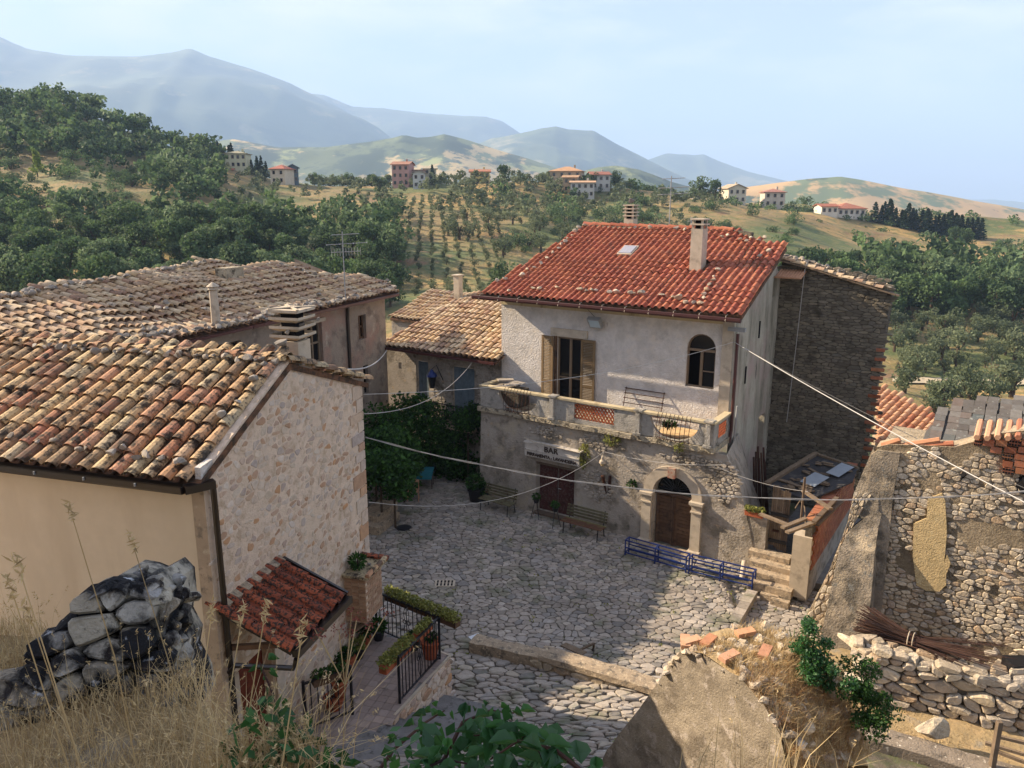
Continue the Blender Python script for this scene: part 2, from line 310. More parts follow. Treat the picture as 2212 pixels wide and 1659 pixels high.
def stones(parent, name, fr, W, H, sx, sy, mat, keep=None, gap=.014, hgt=.03, depth=.03, maxparts=300, jit=.42, drop=.12, seed=1, rows=False, stuff='stones', rnd=.6):
    """individual irregular stones laid over a surface; fr(a, b) gives the point and the outward normal"""
    r = random.Random(seed + 99); L = []
    for (cx, cy), poly in cells(W, H, sx, sy, jit, drop, seed, rows):
        if keep and not keep(cx, cy): continue
        pts = []
        for i, a in enumerate(poly):           # corners cut a little, so no stone is a clean polygon
            b = poly[(i + 1) % len(poly)]
            if math.hypot(b[0] - a[0], b[1] - a[1]) < .12 * sx: continue
            for t in (.22, .78):
                pts.append((a[0] + (b[0] - a[0]) * t + r.uniform(-.03, .03) * sx, a[1] + (b[1] - a[1]) * t + r.uniform(-.03, .03) * sy))
        if len(pts) < 4: continue
        P, nrm = fr(cx, cy); L.append(((P - EYE).length, (cx, cy), pts, nrm, r.random(), hgt * (1 - rnd / 2 + rnd * r.random()), r.uniform(-.25, .25), r.uniform(-.25, .25)))
    L.sort(key=lambda t: t[0]); rest = MB(); objs = []
    for k, (dist, (cx, cy), pts, nrm, tone, h, tx, ty) in enumerate(L):
        mb = MB() if k < maxparts else rest; n = len(pts); vs = []
        for sc, hh in ((1, -depth), (.985, h * .55), (.8, h)):
            for x, y in pts:
                dx, dy = x - cx, y - cy; d = math.hypot(dx, dy) or 1; f = max(.25, (d - gap) / d) * sc
                P, nn = fr(cx + dx * f, cy + dy * f)
                vs.append(P + nn * (hh + (0 if hh < 0 else (dx * tx + dy * ty) * h / (sx * .6) )))
        fs = [(r0 * n + i, r0 * n + (i + 1) % n, (r0 + 1) * n + (i + 1) % n, (r0 + 1) * n + i) for r0 in (0, 1) for i in range(n)] + [tuple(2 * n + i for i in range(n))]
        mb.add(vs, fs, tone)
        if k < maxparts: objs.append(mb.build(name, mat, parent))
    if rest.f: rest.build(stuff, mat, parent, kind='stuff')
    return objs
def tile_mesh(name, L=.42, r0=.092, r1=.074, n=6, flat=0.0, mat=None, lift=.035):
    mb = MB(); vs = []; rings = [(0, r0, lift), (L, r1, 0)]
    for y, r, z in rings:
        for i in range(n + 1):
            a = math.pi * i / n; vs.append((-r * math.cos(a), y, z + r * .86 * math.sin(a)))
    k = n + 1; fs = [(i, i + 1, k + i + 1, k + i) for i in range(n)]
    o = len(vs)                                      # the thick lower lip and the start of the underside
    for y, r, z in ((0, r0 - .014, lift), (.12, r0 - .016, lift * .7)):
        for i in range(n + 1):
            a = math.pi * i / n; vs.append((-r * math.cos(a), y, z + r * .86 * math.sin(a)))
    fs += [(i + 1, i, o + i, o + i + 1) for i in range(n)] + [(o + i + 1, o + i, o + k + i, o + k + i + 1) for i in range(n)]
    if flat:
        o = len(vs)
        for y, z in ((0, lift), (L, 0)):
            for i in range(4): t = i / 3; vs.append((r0 - .004 + flat * t, y, z + .004 - .028 * math.sin(math.pi * t)))
        fs += [(o + i, o + i + 1, o + 5 + i, o + 4 + i) for i in range(3)]
        o2 = len(vs)
        for i in range(4): t = i / 3; vs.append((r0 - .004 + flat * t, 0, lift - .014 - .028 * math.sin(math.pi * t)))
        fs += [(o + i + 1, o + i, o2 + i, o2 + i + 1) for i in range(3)]
    mb.add(vs, fs); me = mb.mesh(name); me.materials.append(mat); return me, np.array(vs, np.float32), fs
def inpoly(x, y, poly):
    c = False; n = len(poly); j = n - 1
    for i in range(n):
        xi, yi = poly[i]; xj, yj = poly[j]
        if (yi > y) != (yj > y) and x < (xj - xi) * (y - yi) / (yj - yi) + xi: c = not c
        j = i
    return c
def tiled(parent, E, ex, up, poly, dx, dy, tm, mat, pans=None, jit=.012, rot=.03, maxparts=300, seed=3, wob=0.0, name='tile', stuff='roof_tiles', lift=.02, skip=None):
    """lays tiles one by one in courses over the roof plane, inside poly (along-eave, up-slope)"""
    r = random.Random(seed); ex = ex.normalized(); up = up.normalized(); nm = ex.cross(up).normalized()
    if nm.z < 0: nm = -nm
    me, tv, tf = tm; X0 = min(p[0] for p in poly); X1 = max(p[0] for p in poly); Y0 = min(p[1] for p in poly); Y1 = max(p[1] for p in poly)
    L = []; pv = MB(); i = 0; x = X0
    while x <= X1:
        y = Y0; j = 0; cw = r.uniform(-.5, .5) * jit * 2
        while y <= Y1 + dy * .3:
            if inpoly(x, y + dy * .3, poly) and not (skip and skip(x, y)):
                wv = wob * noise.noise(V((x * .5, y * .5, seed)))
                P = E + ex * (x + cw + r.uniform(-jit, jit)) + up * (y + r.uniform(-jit, jit)) + nm * (lift + wv + r.uniform(0, jit * .5))
                a = r.uniform(-rot, rot); ca, sa = math.cos(a), math.sin(a)
                X = ex * ca + up * sa; Yv = up * ca - ex * sa
                Mx = Matrix((( X.x, Yv.x, nm.x, P.x), (X.y, Yv.y, nm.y, P.y), (X.z, Yv.z, nm.z, P.z), (0, 0, 0, 1)))
                L.append(((P - EYE).length, Mx, r.random()))
                if pans:
                    q0 = E + ex * (x + dx / 2) + up * y + nm * (.012 + wv); w = dx * .36
                    pv.add([q0 - ex * w + nm * .03, q0 - nm * .01, q0 + ex * w + nm * .03, q0 - ex * w + nm * .012 + up * dy, q0 + up * dy - nm * .028, q0 + ex * w + up * dy + nm * .012], [(0, 1, 4, 3), (1, 2, 5, 4)], r.random())
            y += dy; j += 1
        x += dx; i += 1
    L.sort(key=lambda t: t[0]); org = ORG.get(parent.name, V((0, 0, 0))); T = Matrix.Translation(-org)
    for d, Mx, t in L[:maxparts]:
        o = bpy.data.objects.new(name, me); COL.objects.link(o); o.parent = parent; o.matrix_local = T @ Mx
    rest = L[maxparts:]
    if rest:
        A = np.array([np.array(Mx) for _, Mx, _ in rest], np.float32); n = len(tv)
        vv = np.einsum('kij,nj->kni', A[:, :3, :3], tv) + A[:, None, :3, 3] - np.array(org, np.float32)
        q = np.array(tf, np.int64); qq = (q[None] + (np.arange(len(rest)) * n)[:, None, None]).reshape(-1, 4)
        me2 = npmesh(stuff, vv.reshape(-1, 3), qq, None, np.repeat([t for _, _, t in rest], len(q))); me2.materials.append(mat)
        prop(link(stuff, me2, parent), kind='stuff')
    if pv.f: pv.build('channel_tiles', pans, parent, kind='stuff')
    return L
def leaf_quads(C, size, seed=0, flat=.0, aspect=1.6):
    r = np.random.default_rng(seed); n = len(C); a = r.normal(size=(n, 3)); a[:, 2] *= (1 - flat); a /= np.linalg.norm(a, axis=1)[:, None]
    b = r.normal(size=(n, 3)); b -= a * (a * b).sum(1)[:, None]; b /= np.linalg.norm(b, axis=1)[:, None]
    s = (size * r.uniform(.6, 1.3, n))[:, None]; w = s / aspect
    v = np.stack([C - a * s, C + b * w * .9 - a * s * .1, C + a * s, C - b * w * .9 - a * s * .1], 1).reshape(-1, 3)
    q = np.arange(n * 4).reshape(-1, 4); return v, q
def crown_pts(kind, n, seed):
    """leaf centres of a unit tree 1 m tall, lumpy, with holes"""
    r = np.random.default_rng(seed); P = []; T = []
    if kind in ('broad', 'olive', 'poplar', 'bush'):
        nb = {'broad': 13, 'olive': 9, 'poplar': 12, 'bush': 8}[kind]
        for k in range(nb):
            if kind == 'poplar': c = np.array([r.normal() * .05, r.normal() * .05, .2 + .72 * k / nb]); R = .15 * (1.1 - .7 * k / nb)
            elif kind == 'bush': c = np.array([r.uniform(-.42, .42), r.uniform(-.42, .42), r.uniform(.2, .6)]); R = r.uniform(.22, .36)
            else:
                a = r.uniform(0, 6.3); d = r.uniform(.05, .3) if kind == 'broad' else r.uniform(.08, .34)
                c = np.array([math.cos(a) * d, math.sin(a) * d, r.uniform(.28, .84)]); R = r.uniform(.13, .23)
                if kind == 'broad' and k == 0: c = np.array([0, 0, .52]); R = .3
            m = n // nb; q = r.normal(size=(m, 3)); q /= np.linalg.norm(q, axis=1)[:, None]; q *= (r.uniform(.55, 1.05, m) ** .6)[:, None] * R
            q[:, 2] *= .8; P.append(c + q); T.append(np.clip(r.uniform(0, 1) * .6 + r.uniform(0, .4, m), 0, .999))
    else:
        z = r.uniform(0, 1, n) ** 1.3; R = (1 - z) * (.27 if kind == 'pine' else .11) * (.75 + .25 * np.sin(z * 60)) + .01; a = r.uniform(0, 6.3, n)
        rr = R * np.sqrt(r.uniform(.35, 1, n)); P.append(np.stack([np.cos(a) * rr, np.sin(a) * rr, .08 + z * .92], 1)); T.append(r.uniform(0, .999, n))
    return np.concatenate(P), np.concatenate(T)
def walls(fr, outer, holes=(), depth=.25):
    """a wall face with real openings and their reveals; fr(a, b, d): d = inwards"""
    mb = MB(); polys = [[V((a, b, 0)) for a, b in outer]] + [[V((a, b, 0)) for a, b in h] for h in holes]
    flat = [p for pl in polys for p in pl]; tri = tessellate_polygon(polys)
    mb.add([fr(p.x, p.y, 0) for p in flat], tri)
    for h in holes:
        n = len(h); mb.add([fr(a, b, 0) for a, b in h] + [fr(a, b, depth) for a, b in h], [(i, (i + 1) % n, n + (i + 1) % n, n + i) for i in range(n)])
    return mb
def rect(a0, a1, b0, b1): return [(a0, b0), (a1, b0), (a1, b1), (a0, b1)]
def archrect(a0, a1, b0, bs, n=10, k=1.0):
    c = (a0 + a1) / 2; r = (a1 - a0) / 2
    return [(a0, b0), (a1, b0)] + [(c + r * math.cos(math.pi * i / n), bs + r * k * math.sin(math.pi * i / n)) for i in range(n + 1)]
def frame(O, ex, ni):
    return lambda a, b, d=0: O + ex * a + V((0, 0, 1)) * b + ni * d
def rocks(pts, size, label, group, mat='loose', name='loose_stone', cat='stone', seed=5):
    r = random.Random(seed)
    for k, p in enumerate(pts):
        s = size * r.uniform(.65, 1.25); p = V(p)
        t = MB().rock((0, 0, 0), s, seed * 977 + k, (1, r.uniform(.6, .9), r.uniform(.5, .75)), r.random(), 1)
        me = t.mesh(name); me.materials.append(MT[mat]); o = link(name, me); o.location = p + V((0, 0, s * .35)); prop(o, label, cat, group)
def leaves(name, C, size, mat, parent=None, kind=None, seed=1, flat=0., tone=None, aspect=1.6):
    v, q = leaf_quads(np.asarray(C, float), size, seed, flat, aspect)
    org = ORG.get(parent.name, V((0, 0, 0))) if parent is not None else V((0, 0, 0))
    me = npmesh(name, v - np.array(org), q, None, np.random.default_rng(seed).uniform(0, 1, len(q)) if tone is None else tone); me.materials.append(mat)
    o = link(name, me, parent)
    if kind: o['kind'] = kind
    return o
def spray(c, rad, n, seed=0, sq=(1, 1, 1)):
    r = np.random.default_rng(seed); q = r.normal(size=(n, 3)); q /= np.linalg.norm(q, axis=1)[:, None]
    return np.array(c) + q * (r.uniform(.2, 1, n) ** .5)[:, None] * rad * np.array(sq)
# ---------------------------------------------------------------- the land: own valley side, ridges, mountains
UC = [-900, -300, 0, 150, 300, 450, 600, 850, 1100, 1350, 1500, 1700, 1900, 2100, 2300, 3100]
YR = [38, 70, 100, 140, 180, 230, 280, 330, 380, 450, 620]
TAB = {38: [1500] * 16, 70: [980] * 16,
       100: [800, 790, 780, 780, 780, 780, 780, 780, 790, 800, 810, 820, 835, 850, 855, 860],
       140: [650, 640, 635, 630, 630, 630, 635, 640, 650, 660, 670, 700, 725, 735, 740, 740],
       180: [540, 510, 495, 490, 500, 510, 525, 550, 560, 570, 580, 600, 630, 640, 645, 650],
       230: [430, 400, 385, 380, 410, 430, 455, 475, 480, 490, 500, 520, 545, 552, 556, 560],
       280: [330, 300, 290, 290, 340, 385, 415, 432, 436, 444, 446, 462, 496, 510, 518, 525],
       330: [275, 230, 220, 218, 288, 340, 384, 404, 402, 413, 430, 441, 466, 474, 480, 490],
       380: [300, 250, 240, 240, 310, 360, 405, 420, 420, 428, 446, 460, 484, 490, 495, 505],
       450: [360, 330, 330, 330, 390, 430, 450, 460, 460, 470, 480, 490, 505, 510, 515, 520],
       620: [520] * 16}
TA = np.array([TAB[y] for y in YR], float)
def _cub(xs, x):
    i = int(np.clip(np.searchsorted(xs, x) - 1, 0, len(xs) - 2)); t = min(max((x - xs[i]) / (xs[i + 1] - xs[i]), 0), 1); return i, t * t * (3 - 2 * t) * .5 + t * .5
def land(x, y):
    u = CX + FOC * x * 1.029 / y; i, t = _cub(UC, u); j, q = _cub(YR, y)
    v = (TA[j, i] * (1 - t) + TA[j, i + 1] * t) * (1 - q) + (TA[j + 1, i] * (1 - t) + TA[j + 1, i + 1] * t) * q
    b = (CY - v) / FOC; z = EYE.z + y * (-_s + b * _c) / (_c + b * _s)
    return z + (noise.noise(V((x * .02, y * .02, 1))) * 3.2 + noise.noise(V((x * .07, y * .07, 5))) * 1.0) * min(1, y / 150)
def crop_mat(name, base, fields, woods, s1, s2, th=.5):
    return M(name, [base], [(s1 * 4, .12)], [(fields, s1, th, .03), (woods, s2, .5, .04), (woods, s1 * 5, .58, .04)], None)
def build_land():
    ys = list(np.linspace(38, 420, 110)) + list(np.linspace(430, 640, 14)); us = np.linspace(-900, 3100, 150); vs = []
    for y in ys:
        for u in us:
            x = (u - CX) / FOC * y / 1.029; vs.append((x, y, land(x, y)))
    W = len(us); q = [(r * W + c, r * W + c + 1, (r + 1) * W + c + 1, (r + 1) * W + c) for r in range(len(ys) - 1) for c in range(W - 1)]
    me = npmesh('hillside', vs, np.array(q)); me.polygons.foreach_set('use_smooth', [True] * len(me.polygons))
    me.materials.append(M('dry_hillside', ['86744f'], [(.05, .15), (.5, .12)], [('a78a58', .035, .55, .05), ('56603a', .028, .52, .05), ('6f6d44', .3, .56, .06), ('7d6348', .06, .63, .04), ('3f4a2a', .9, .64, .05)], (1.2, .6, .6)))
    prop(link('hillside', me), kind='structure')
    me = npmesh('valley_plain', [(-16000, -400, -240), (16000, -400, -240), (16000, 22000, -240), (-16000, 22000, -240)], np.array([(0, 1, 2, 3)]))
    me.materials.append(crop_mat('far_fields', '7a7550', 'a89868', '46543a', .002, .0012)); prop(link('valley_plain', me), kind='structure')
build_land()
def ridge(name, pts, y0, deep, zb, mat, seed, amp=.05, nx=120, nr=26, back=.5):
    us = np.linspace(pts[0][0], pts[-1][0], nx); cv = np.interp(us, [p[0] for p in pts], [p[1] for p in pts]); vs = []
    for r in range(nr + 8):
        for k, u in enumerate(us):
            if r <= nr: t = r / nr; y = y0 - deep * (1 - t)
            else: t = 1 - (r - nr) / 8; y = y0 + deep * back * (r - nr) / 8
            d = ray(u, cv[k]); zc = EYE.z + d.z / d.y * y0; X = d.x / d.y * y0
            x = X * (y / y0) ** .55
            nn = noise.fractal(V((x / deep * 2.2 + seed * 7, y / deep * 2.2, seed)), .9, 2.1, 5)
            sp = (t ** 1.15 if r <= nr else t ** .8)
            z = zb + (zc - zb) * sp + nn * deep * amp * (1 - abs(2 * t - 1) ** 3 if r <= nr else .3) * (1 if t < .999 else .0) + (noise.noise(V((X / 90, seed, 0))) * y0 * .0006 if t > .95 else 0)
            vs.append((x, y, z))
    q = [(r * nx + c, r * nx + c + 1, (r + 1) * nx + c + 1, (r + 1) * nx + c) for r in range(nr + 7) for c in range(nx - 1)]
    me = npmesh(name, vs, np.array(q)); me.polygons.foreach_set('use_smooth', [True] * len(me.polygons)); me.materials.append(mat)
    return prop(link(name, me), kind='structure')
MT['mount'] = M('mountain_woods', ['55603f'], (.0015, .2), [('8a8560', .0022, .6, .04), ('3c4a30', .0016, .52, .05)], None)
MT['midhill'] = M('farmed_hill', ['5a6440'], (.004, .15), [('b09a68', .0042, .55, .015), ('8c9058', .0065, .6, .02), ('34432a', .006, .53, .03), ('36442c', .02, .6, .04)], None)
MT['goldhill'] = M('golden_hill', ['b3925f'], (.004, .12), [('5f6a42', .0045, .56, .02), ('94804f', .007, .55, .02), ('3d4a2e', .011, .62, .02)], None)
ridge('far_mountain', [(-700, 160), (-300, 60), (-100, 60), (0, 80), (60, 106), (150, 120), (300, 122), (380, 112), (408, 103), (450, 121), (550, 151), (620, 177), (700, 216), (760, 248), (830, 292), (900, 345), (1000, 400)], 6500, 3600, -240, MT['mount'], 1, .07)
ridge('far_mountain', [(450, 200), (600, 195), (700, 205), (760, 230), (830, 234), (900, 243), (980, 249), (1050, 252), (1085, 262), (1120, 285), (1200, 330), (1300, 380)], 8200, 2600, -240, MT['mount'], 2, .06)
ridge('far_mountain', [(880, 380), (980, 330), (1060, 300), (1120, 289), (1170, 277), (1200, 273), (1230, 280), (1282, 282), (1330, 310), (1400, 345), (1480, 385), (1600, 420)], 5400, 1900, -240, MT['mount'], 3, .06)
ridge('far_mountain', [(1280, 390), (1400, 345), (1440, 331), (1500, 335), (1520, 333), (1550, 347), (1620, 372), (1700, 391), (1850, 408), (2000, 428)], 7600, 2000, -240, MT['mount'], 4, .05)
ridge('wooded_hill', [(300, 330), (500, 300), (600, 318), (700, 318), (800, 306), (850, 298), (872, 291), (900, 297), (930, 296), (960, 289), (1010, 303), (1080, 325), (1150, 346), (1200, 362), (1300, 385), (1450, 400), (1650, 425)], 2600, 1300, -240, MT['midhill'], 5, .06)
ridge('wooded_hill', [(1050, 420), (1200, 385), (1290, 362), (1330, 358), (1380, 366), (1450, 392), (1550, 418), (1650, 430)], 1900, 700, -240, MT['midhill'], 6, .05)
ridge('golden_hill', [(1480, 425), (1600, 405), (1690, 394), (1750, 386), (1815, 381), (1850, 387), (1900, 397), (1960, 408), (2000, 414), (2100, 433), (2212, 452), (2400, 480), (2700, 500)], 1700, 900, -240, MT['goldhill'], 7, .05)
ridge('coast_ridge', [(1900, 424), (2050, 431), (2150, 431), (2212, 437), (2500, 440), (3000, 430)], 9000, 1500, -240, MT['mount'], 8, .02)
# haze: the air itself
def haze():
    mb = MB().box((0, 8500, 730), (30000, 18600, 2042)); o = mb.build('haze', [], None, kind='stuff')
    m = bpy.data.materials.new('summer_haze'); m.use_nodes = True; nt = m.node_tree; nt.nodes.clear()
    out = nt.nodes.new('ShaderNodeOutputMaterial'); pv = nt.nodes.new('ShaderNodeVolumePrincipled')
    pv.inputs['Color'].default_value = (.44, .62, .93, 1); pv.inputs['Density'].default_value = 1.6e-4; pv.inputs['Anisotropy'].default_value = 0.0
    nt.links.new(pv.outputs[0], out.inputs['Volume']); o.data.materials.append(m)
haze()
# ---------------------------------------------------------------- trees
def crown_mesh(kind, n, size, mat, seed, flat=0.):
    C, T = crown_pts(kind, n, seed); v, q = leaf_quads(C, size, seed, flat, 1.3); me = npmesh('crown', v, q, None, T[:len(q)] * .35); me.materials.append(mat); return me
def trunk_mesh(h=.45, r=.035, n=3, seed=0):
    rr = random.Random(seed); mb = MB(); mb.tube([(0, 0, -.06), (.01, 0, h * .6), (0, .01, h)], [r * 1.3, r, r * .7], 6)
    for k in range(n): a = rr.uniform(0, 6.3); mb.tube([(0, 0, h * .7), (math.cos(a) * .12, math.sin(a) * .12, h + .12), (math.cos(a) * .2, math.sin(a) * .2, h + .25)], [r * .6, r * .4, r * .15], 4)
    me = mb.mesh('trunk'); me.materials.append(MT['bark']); return me
TREE = {'broad': ([crown_mesh('broad', 1150, .036, MT['tgreen'], s) for s in (1, 2, 3, 4)], trunk_mesh()),
        'olive': ([crown_mesh('olive', 800, .036, MT['tolive'], s) for s in (5, 6, 7)], trunk_mesh(.4, .05, 4, 2)),
        'bush': ([crown_mesh('bush', 700, .045, MT['tgreen'], s) for s in (8, 9)], trunk_mesh(.2, .04, 3, 3)),
        'pine': ([crown_mesh('pine', 420, .05, MT['tdark'], s, .5) for s in (10, 11)], trunk_mesh(.3, .025, 0, 4)),
        'cypress': ([crown_mesh('cypress', 300, .035, MT['tdark'], s) for s in (12,)], trunk_mesh(.15, .02, 0, 5)),
        'poplar': ([crown_mesh('poplar', 420, .045, MT['tyellow'], s) for s in (13, 14)], trunk_mesh(.4, .02, 2, 6))}
LOW = {k: [crown_pts(k, n, 50 + i) for i in range(3)] for k, n in (('broad', 150), ('olive', 90), ('bush', 90))}
def tree(kind, x, y, h, label, group, rnd, z=None, wid=1.0):
    z = land(x, y) - .3 if z is None else z; t = thing({'broad': 'broadleaf_tree', 'olive': 'olive_tree', 'bush': 'shrub', 'pine': 'pine_tree', 'cypress': 'cypress_tree', 'poplar': 'poplar_tree'}[kind], label, 'tree' if kind != 'bush' else 'shrub', (x, y, z), group)
    cs, tk = TREE[kind]; t.scale = (h * wid * rnd.uniform(.85, 1.15), h * wid * rnd.uniform(.85, 1.15), h); t.rotation_euler = (0, 0, rnd.uniform(0, 6.3))
    for nm, me in (('crown', rnd.choice(cs)), ('trunk', tk)):
        o = bpy.data.objects.new(nm, me); COL.objects.link(o); o.parent = t
    return t
def uvof(x, y): return proj((x, y, land(x, y)))
def region(u, v):
    """what grows where on the far slope: chances of (broad, olive, bush) and tree height"""
    n = noise.noise(V((u * .012, v * .02, 3)))
    if v < 180: return None
    if u < 480 and v < 345 + (u - 200) * .03 and v > 175: return ('broad', .85, 7)              # wooded hilltop
    if u < 860 and v > 468 - max(0, 300 - u) * .1 and not (300 < u < 560 and 420 < v < 445): return ('broad', .8 if n > -.2 else .4, 6.5)
    if u < 330: return ('bush' if n > 0 else 'broad', .42, 4)
    if 330 <= u < 480 and 345 < v < 440: return ('broad', .8, 7)
    if 480 <= u < 860: return ('olive', .3, 4)
    if 860 <= u < 935: return None if v > 425 else ('olive', .35, 4)
    if 800 < u < 1075: return None if v > 520 else ('olive', .5, 4.5)
    if 935 <= u < 1360 and v < 640: return ('olive' if n > -.05 else 'bush', .62 if n > -.3 else .3, 4.6)
    if 1360 <= u < 1560: return ('bush' if n > 0 else 'olive', .6, 4)
    if u >= 1560 and v < 470: return ('bush', .25, 3.2)
    lim = 620 if u < 1760 else (600 if u < 1860 else 582)
    if v < lim: return ('bush', .33 if n > .05 else .06, 3)
    if 815 < v < 850 and u > 1960: return None                                                    # the white lane
    if v > 700: return ('olive', .8, 4.6)
    return ('broad', .93, 7)
def plant():
    rnd = random.Random(11); L = []
    y = 84.0
    while y < 345:
        st = 4.5 if y < 200 else 5.4; x0, x1 = -.72 * y, .72 * y; x = x0
        while x < x1:
            px, py = x + rnd.uniform(-2.2, 2.2), y + rnd.uniform(-2.2, 2.2); x += st
            u, v = uvof(px, py)
            if not (-80 < u < 2300): continue
            g = region(u, v)
            if g is None or rnd.random() > g[1]: continue
            vis = v > 172 and not (u < 860 and v > 680) and not (860 < u < 1090 and v > 720) and not (1090 < u < 1680 and v > 560) and not (1680 < u < 1930 and v > 700) and v < 960
            if not vis: continue
            L.append((y, px, py, g[0], g[2] * rnd.choice((.6, .8, 1, 1.1, 1.35)) * rnd.uniform(.85, 1.15), u, v))
        y += st * .9
    # the young olive grove: straight rows down the slope
    for i in range(24):
        for j in range(36):
            yy = 140 + j * 5.2; xx = -30 + i * 3.1 - (yy - 140) * .1 + rnd.uniform(-.3, .3)
            u, v = uvof(xx, yy)
            if 800 < u < 1085 and 428 < v < 660: L.append((yy, xx, yy, 'olive', rnd.uniform(1.5, 2.3), u, v))
    L.sort(key=lambda t: t[0]); n = {'broad': 0, 'olive': 0, 'bush': 0}; rest = {k: [] for k in n}
    lab = {'broad': ('leafy green tree growing in the woods of the far slope', 'broadleaf trees on the far slope'), 'olive': ('grey-green olive tree growing on the far slope', 'olive trees on the far slope'), 'bush': ('low green shrub growing in dry grass on the far slope', 'shrubs on the far slope')}
    for y, px, py, k, h, u, v in L:
        cap = {'broad': 280, 'olive': 290, 'bush': 150}[k]
        if n[k] < cap:
            wh = ('on the wooded left hilltop' if v < 345 else 'on the left hillside') if u < 480 and v < 440 else 'in the woods behind the long house' if u < 860 else 'in the straight rows of the grove' if k == 'olive' and u < 1085 and h < 2.4 else 'on the slope left of the red roof' if u < 1360 else 'on the slope behind the red roof' if u < 1700 else 'on the field terraces to the right' if v < 560 else 'on the lower right slope by the lane' if v > 690 else 'in the woods right of the dark stone house'
            sz_ = {'broad': ('small', 'large'), 'olive': ('small', 'large'), 'bush': ('low', 'tall')}[k][h > {'broad': 6.5, 'olive': 4.2, 'bush': 3.4}[k]]; nm_ = {'broad': 'leafy green tree', 'olive': 'grey-green olive tree', 'bush': 'green shrub'}[k]
            tree(k, px, py, h, f'{sz_} {nm_} {wh}', f'{sz_} {nm_}s {wh}', rnd); n[k] += 1
        else: rest[k].append((px, py, h))
    for k, nm, mat, sz in (('broad', 'woods', 'tgreen', .085), ('olive', 'olive_grove', 'tolive', .1), ('bush', 'scrub', 'tgreen', .11)):
        P = []; T = []; Sz = []
        for px, py, h in rest[k]:
            C, t = rnd.choice(LOW[k]); a = rnd.uniform(0, 6.3); w = h * rnd.uniform(.95, 1.35); ca, sa = math.cos(a), math.sin(a)
            Q = np.stack([(C[:, 0] * ca - C[:, 1] * sa) * w, (C[:, 0] * sa + C[:, 1] * ca) * w, C[:, 2] * h], 1) + np.array([px, py, land(px, py) - .3]); P.append(Q); T.append((t * .35 + rnd.random()) % 1); Sz.append(np.full(len(Q), h * sz))
        if not P: continue
        P = np.concatenate(P); Sz = np.concatenate(Sz); v, q = leaf_quads(P, Sz, 5, 0, 1.3)
        me = npmesh(nm, v, q, None, np.concatenate(T)); me.materials.append(MT[mat]); prop(link(nm, me), kind='stuff')
    print('trees', len(L), n, {k: len(r) for k, r in rest.items()})
plant()
def at_land(u, y):
    x = (u - CX) / FOC * y / 1.029; return x, y
def skyline():
    r = random.Random(4)
    for k, (u, y, h, kd, lb) in enumerate([
        (332, 300, 9, 'broad', 'round oak standing alone on the wooded ridge skyline'), (408, 300, 9.5, 'broad', 'large rounded tree, left of the pair on the ridge left of the villa'),
        (428, 296, 10, 'broad', 'large rounded tree, right of the pair on the ridge left of the villa'), (30, 305, 9, 'broad', 'leafy tree on the highest hilltop at the left edge'), (75, 308, 9, 'broad', 'tall tree left of the gap on the left hilltop'), (130, 305, 8, 'broad', 'tall tree right of the gap on the left hilltop'),
        (88, 232, 9, 'poplar', 'bright yellow-green poplar on the left hillside'),
        (405, 235, 11, 'broad', 'broad dark tree standing above the small field on the left slope'), (385, 232, 9, 'broad', 'dark tree at the left of the clump above the small field'),
        (1510, 310, 10, 'broad', 'round green tree beside the white gabled house'), (1545, 312, 9, 'broad', 'smaller green tree between the round tree and the gabled house'), (1555, 296, 7, 'cypress', 'single thin cypress below the white gabled house'),
        (1088, 320, 9, 'broad', 'light green tree between the yellow house and the hamlet'), (1330, 322, 8.5, 'broad', 'bright green tree at the right end of the hamlet'), (1278, 318, 8, 'broad', 'dark green tree below the hamlet houses'),
        (820, 300, 8, 'broad', 'dense tree below the pink house'), (935, 325, 8, 'pine', 'dark pine beside the cream house by the pink block'),
        (2075, 262, 8, 'broad', 'rounded green tree behind the row of pines'), (2100, 260, 7.5, 'broad', 'rounded green tree at the right end of the pine row'), (2195, 190, 7, 'broad', 'big leafy tree at the right edge above the field'),
        (1860, 196, 6.5, 'broad', 'leaning green tree alone in the golden field'), (1130, 150, 6, 'broad', 'dark round tree at the foot of the grassy slope'), (965, 62, 5, 'poplar', 'yellow-green treetop behind the old tiled roof')]):
        x, yy = at_land(u, y); tree(kd, x, yy, h, lb, None, r)
    for k in range(26):
        u = 1895 + k * 9.2 + r.uniform(-4, 4); y = 300 - k * .4 + r.uniform(-3, 3); x, yy = at_land(u, y)
        tree('pine', x, yy, r.uniform(6.5, 10), 'dark conifer in the row along the field edge', 'conifers along the field edge', r, wid=1.25)
    for k in range(16):
        u = 475 + k * 9 + r.uniform(-5, 5); 
        if 590 < u < 640: continue
        x, yy = at_land(u, 325 + r.uniform(-6, 10)); tree('pine', x, yy, r.uniform(6, 10), 'dark conifer around the hillside villas', 'conifers around the villas', r)
    for k in range(12):
        u = 680 + k * 15 + r.uniform(-6, 6); x, yy = at_land(u, 335); tree(r.choice(['broad', 'bush']), x, yy, r.uniform(5, 7), 'green tree along the crest left of the pink house', 'trees along the crest', r)
    for k in range(9):
        u = r.choice([960, 975, 1125, 1150, 1170, 1370, 1400, 1430, 1740, 1770]) + r.uniform(-6, 6); x, yy = at_land(u, 332); tree('bush', x, yy, r.uniform(4, 6), 'green shrub on the crest between the houses', 'shrubs on the crest', r)
skyline()
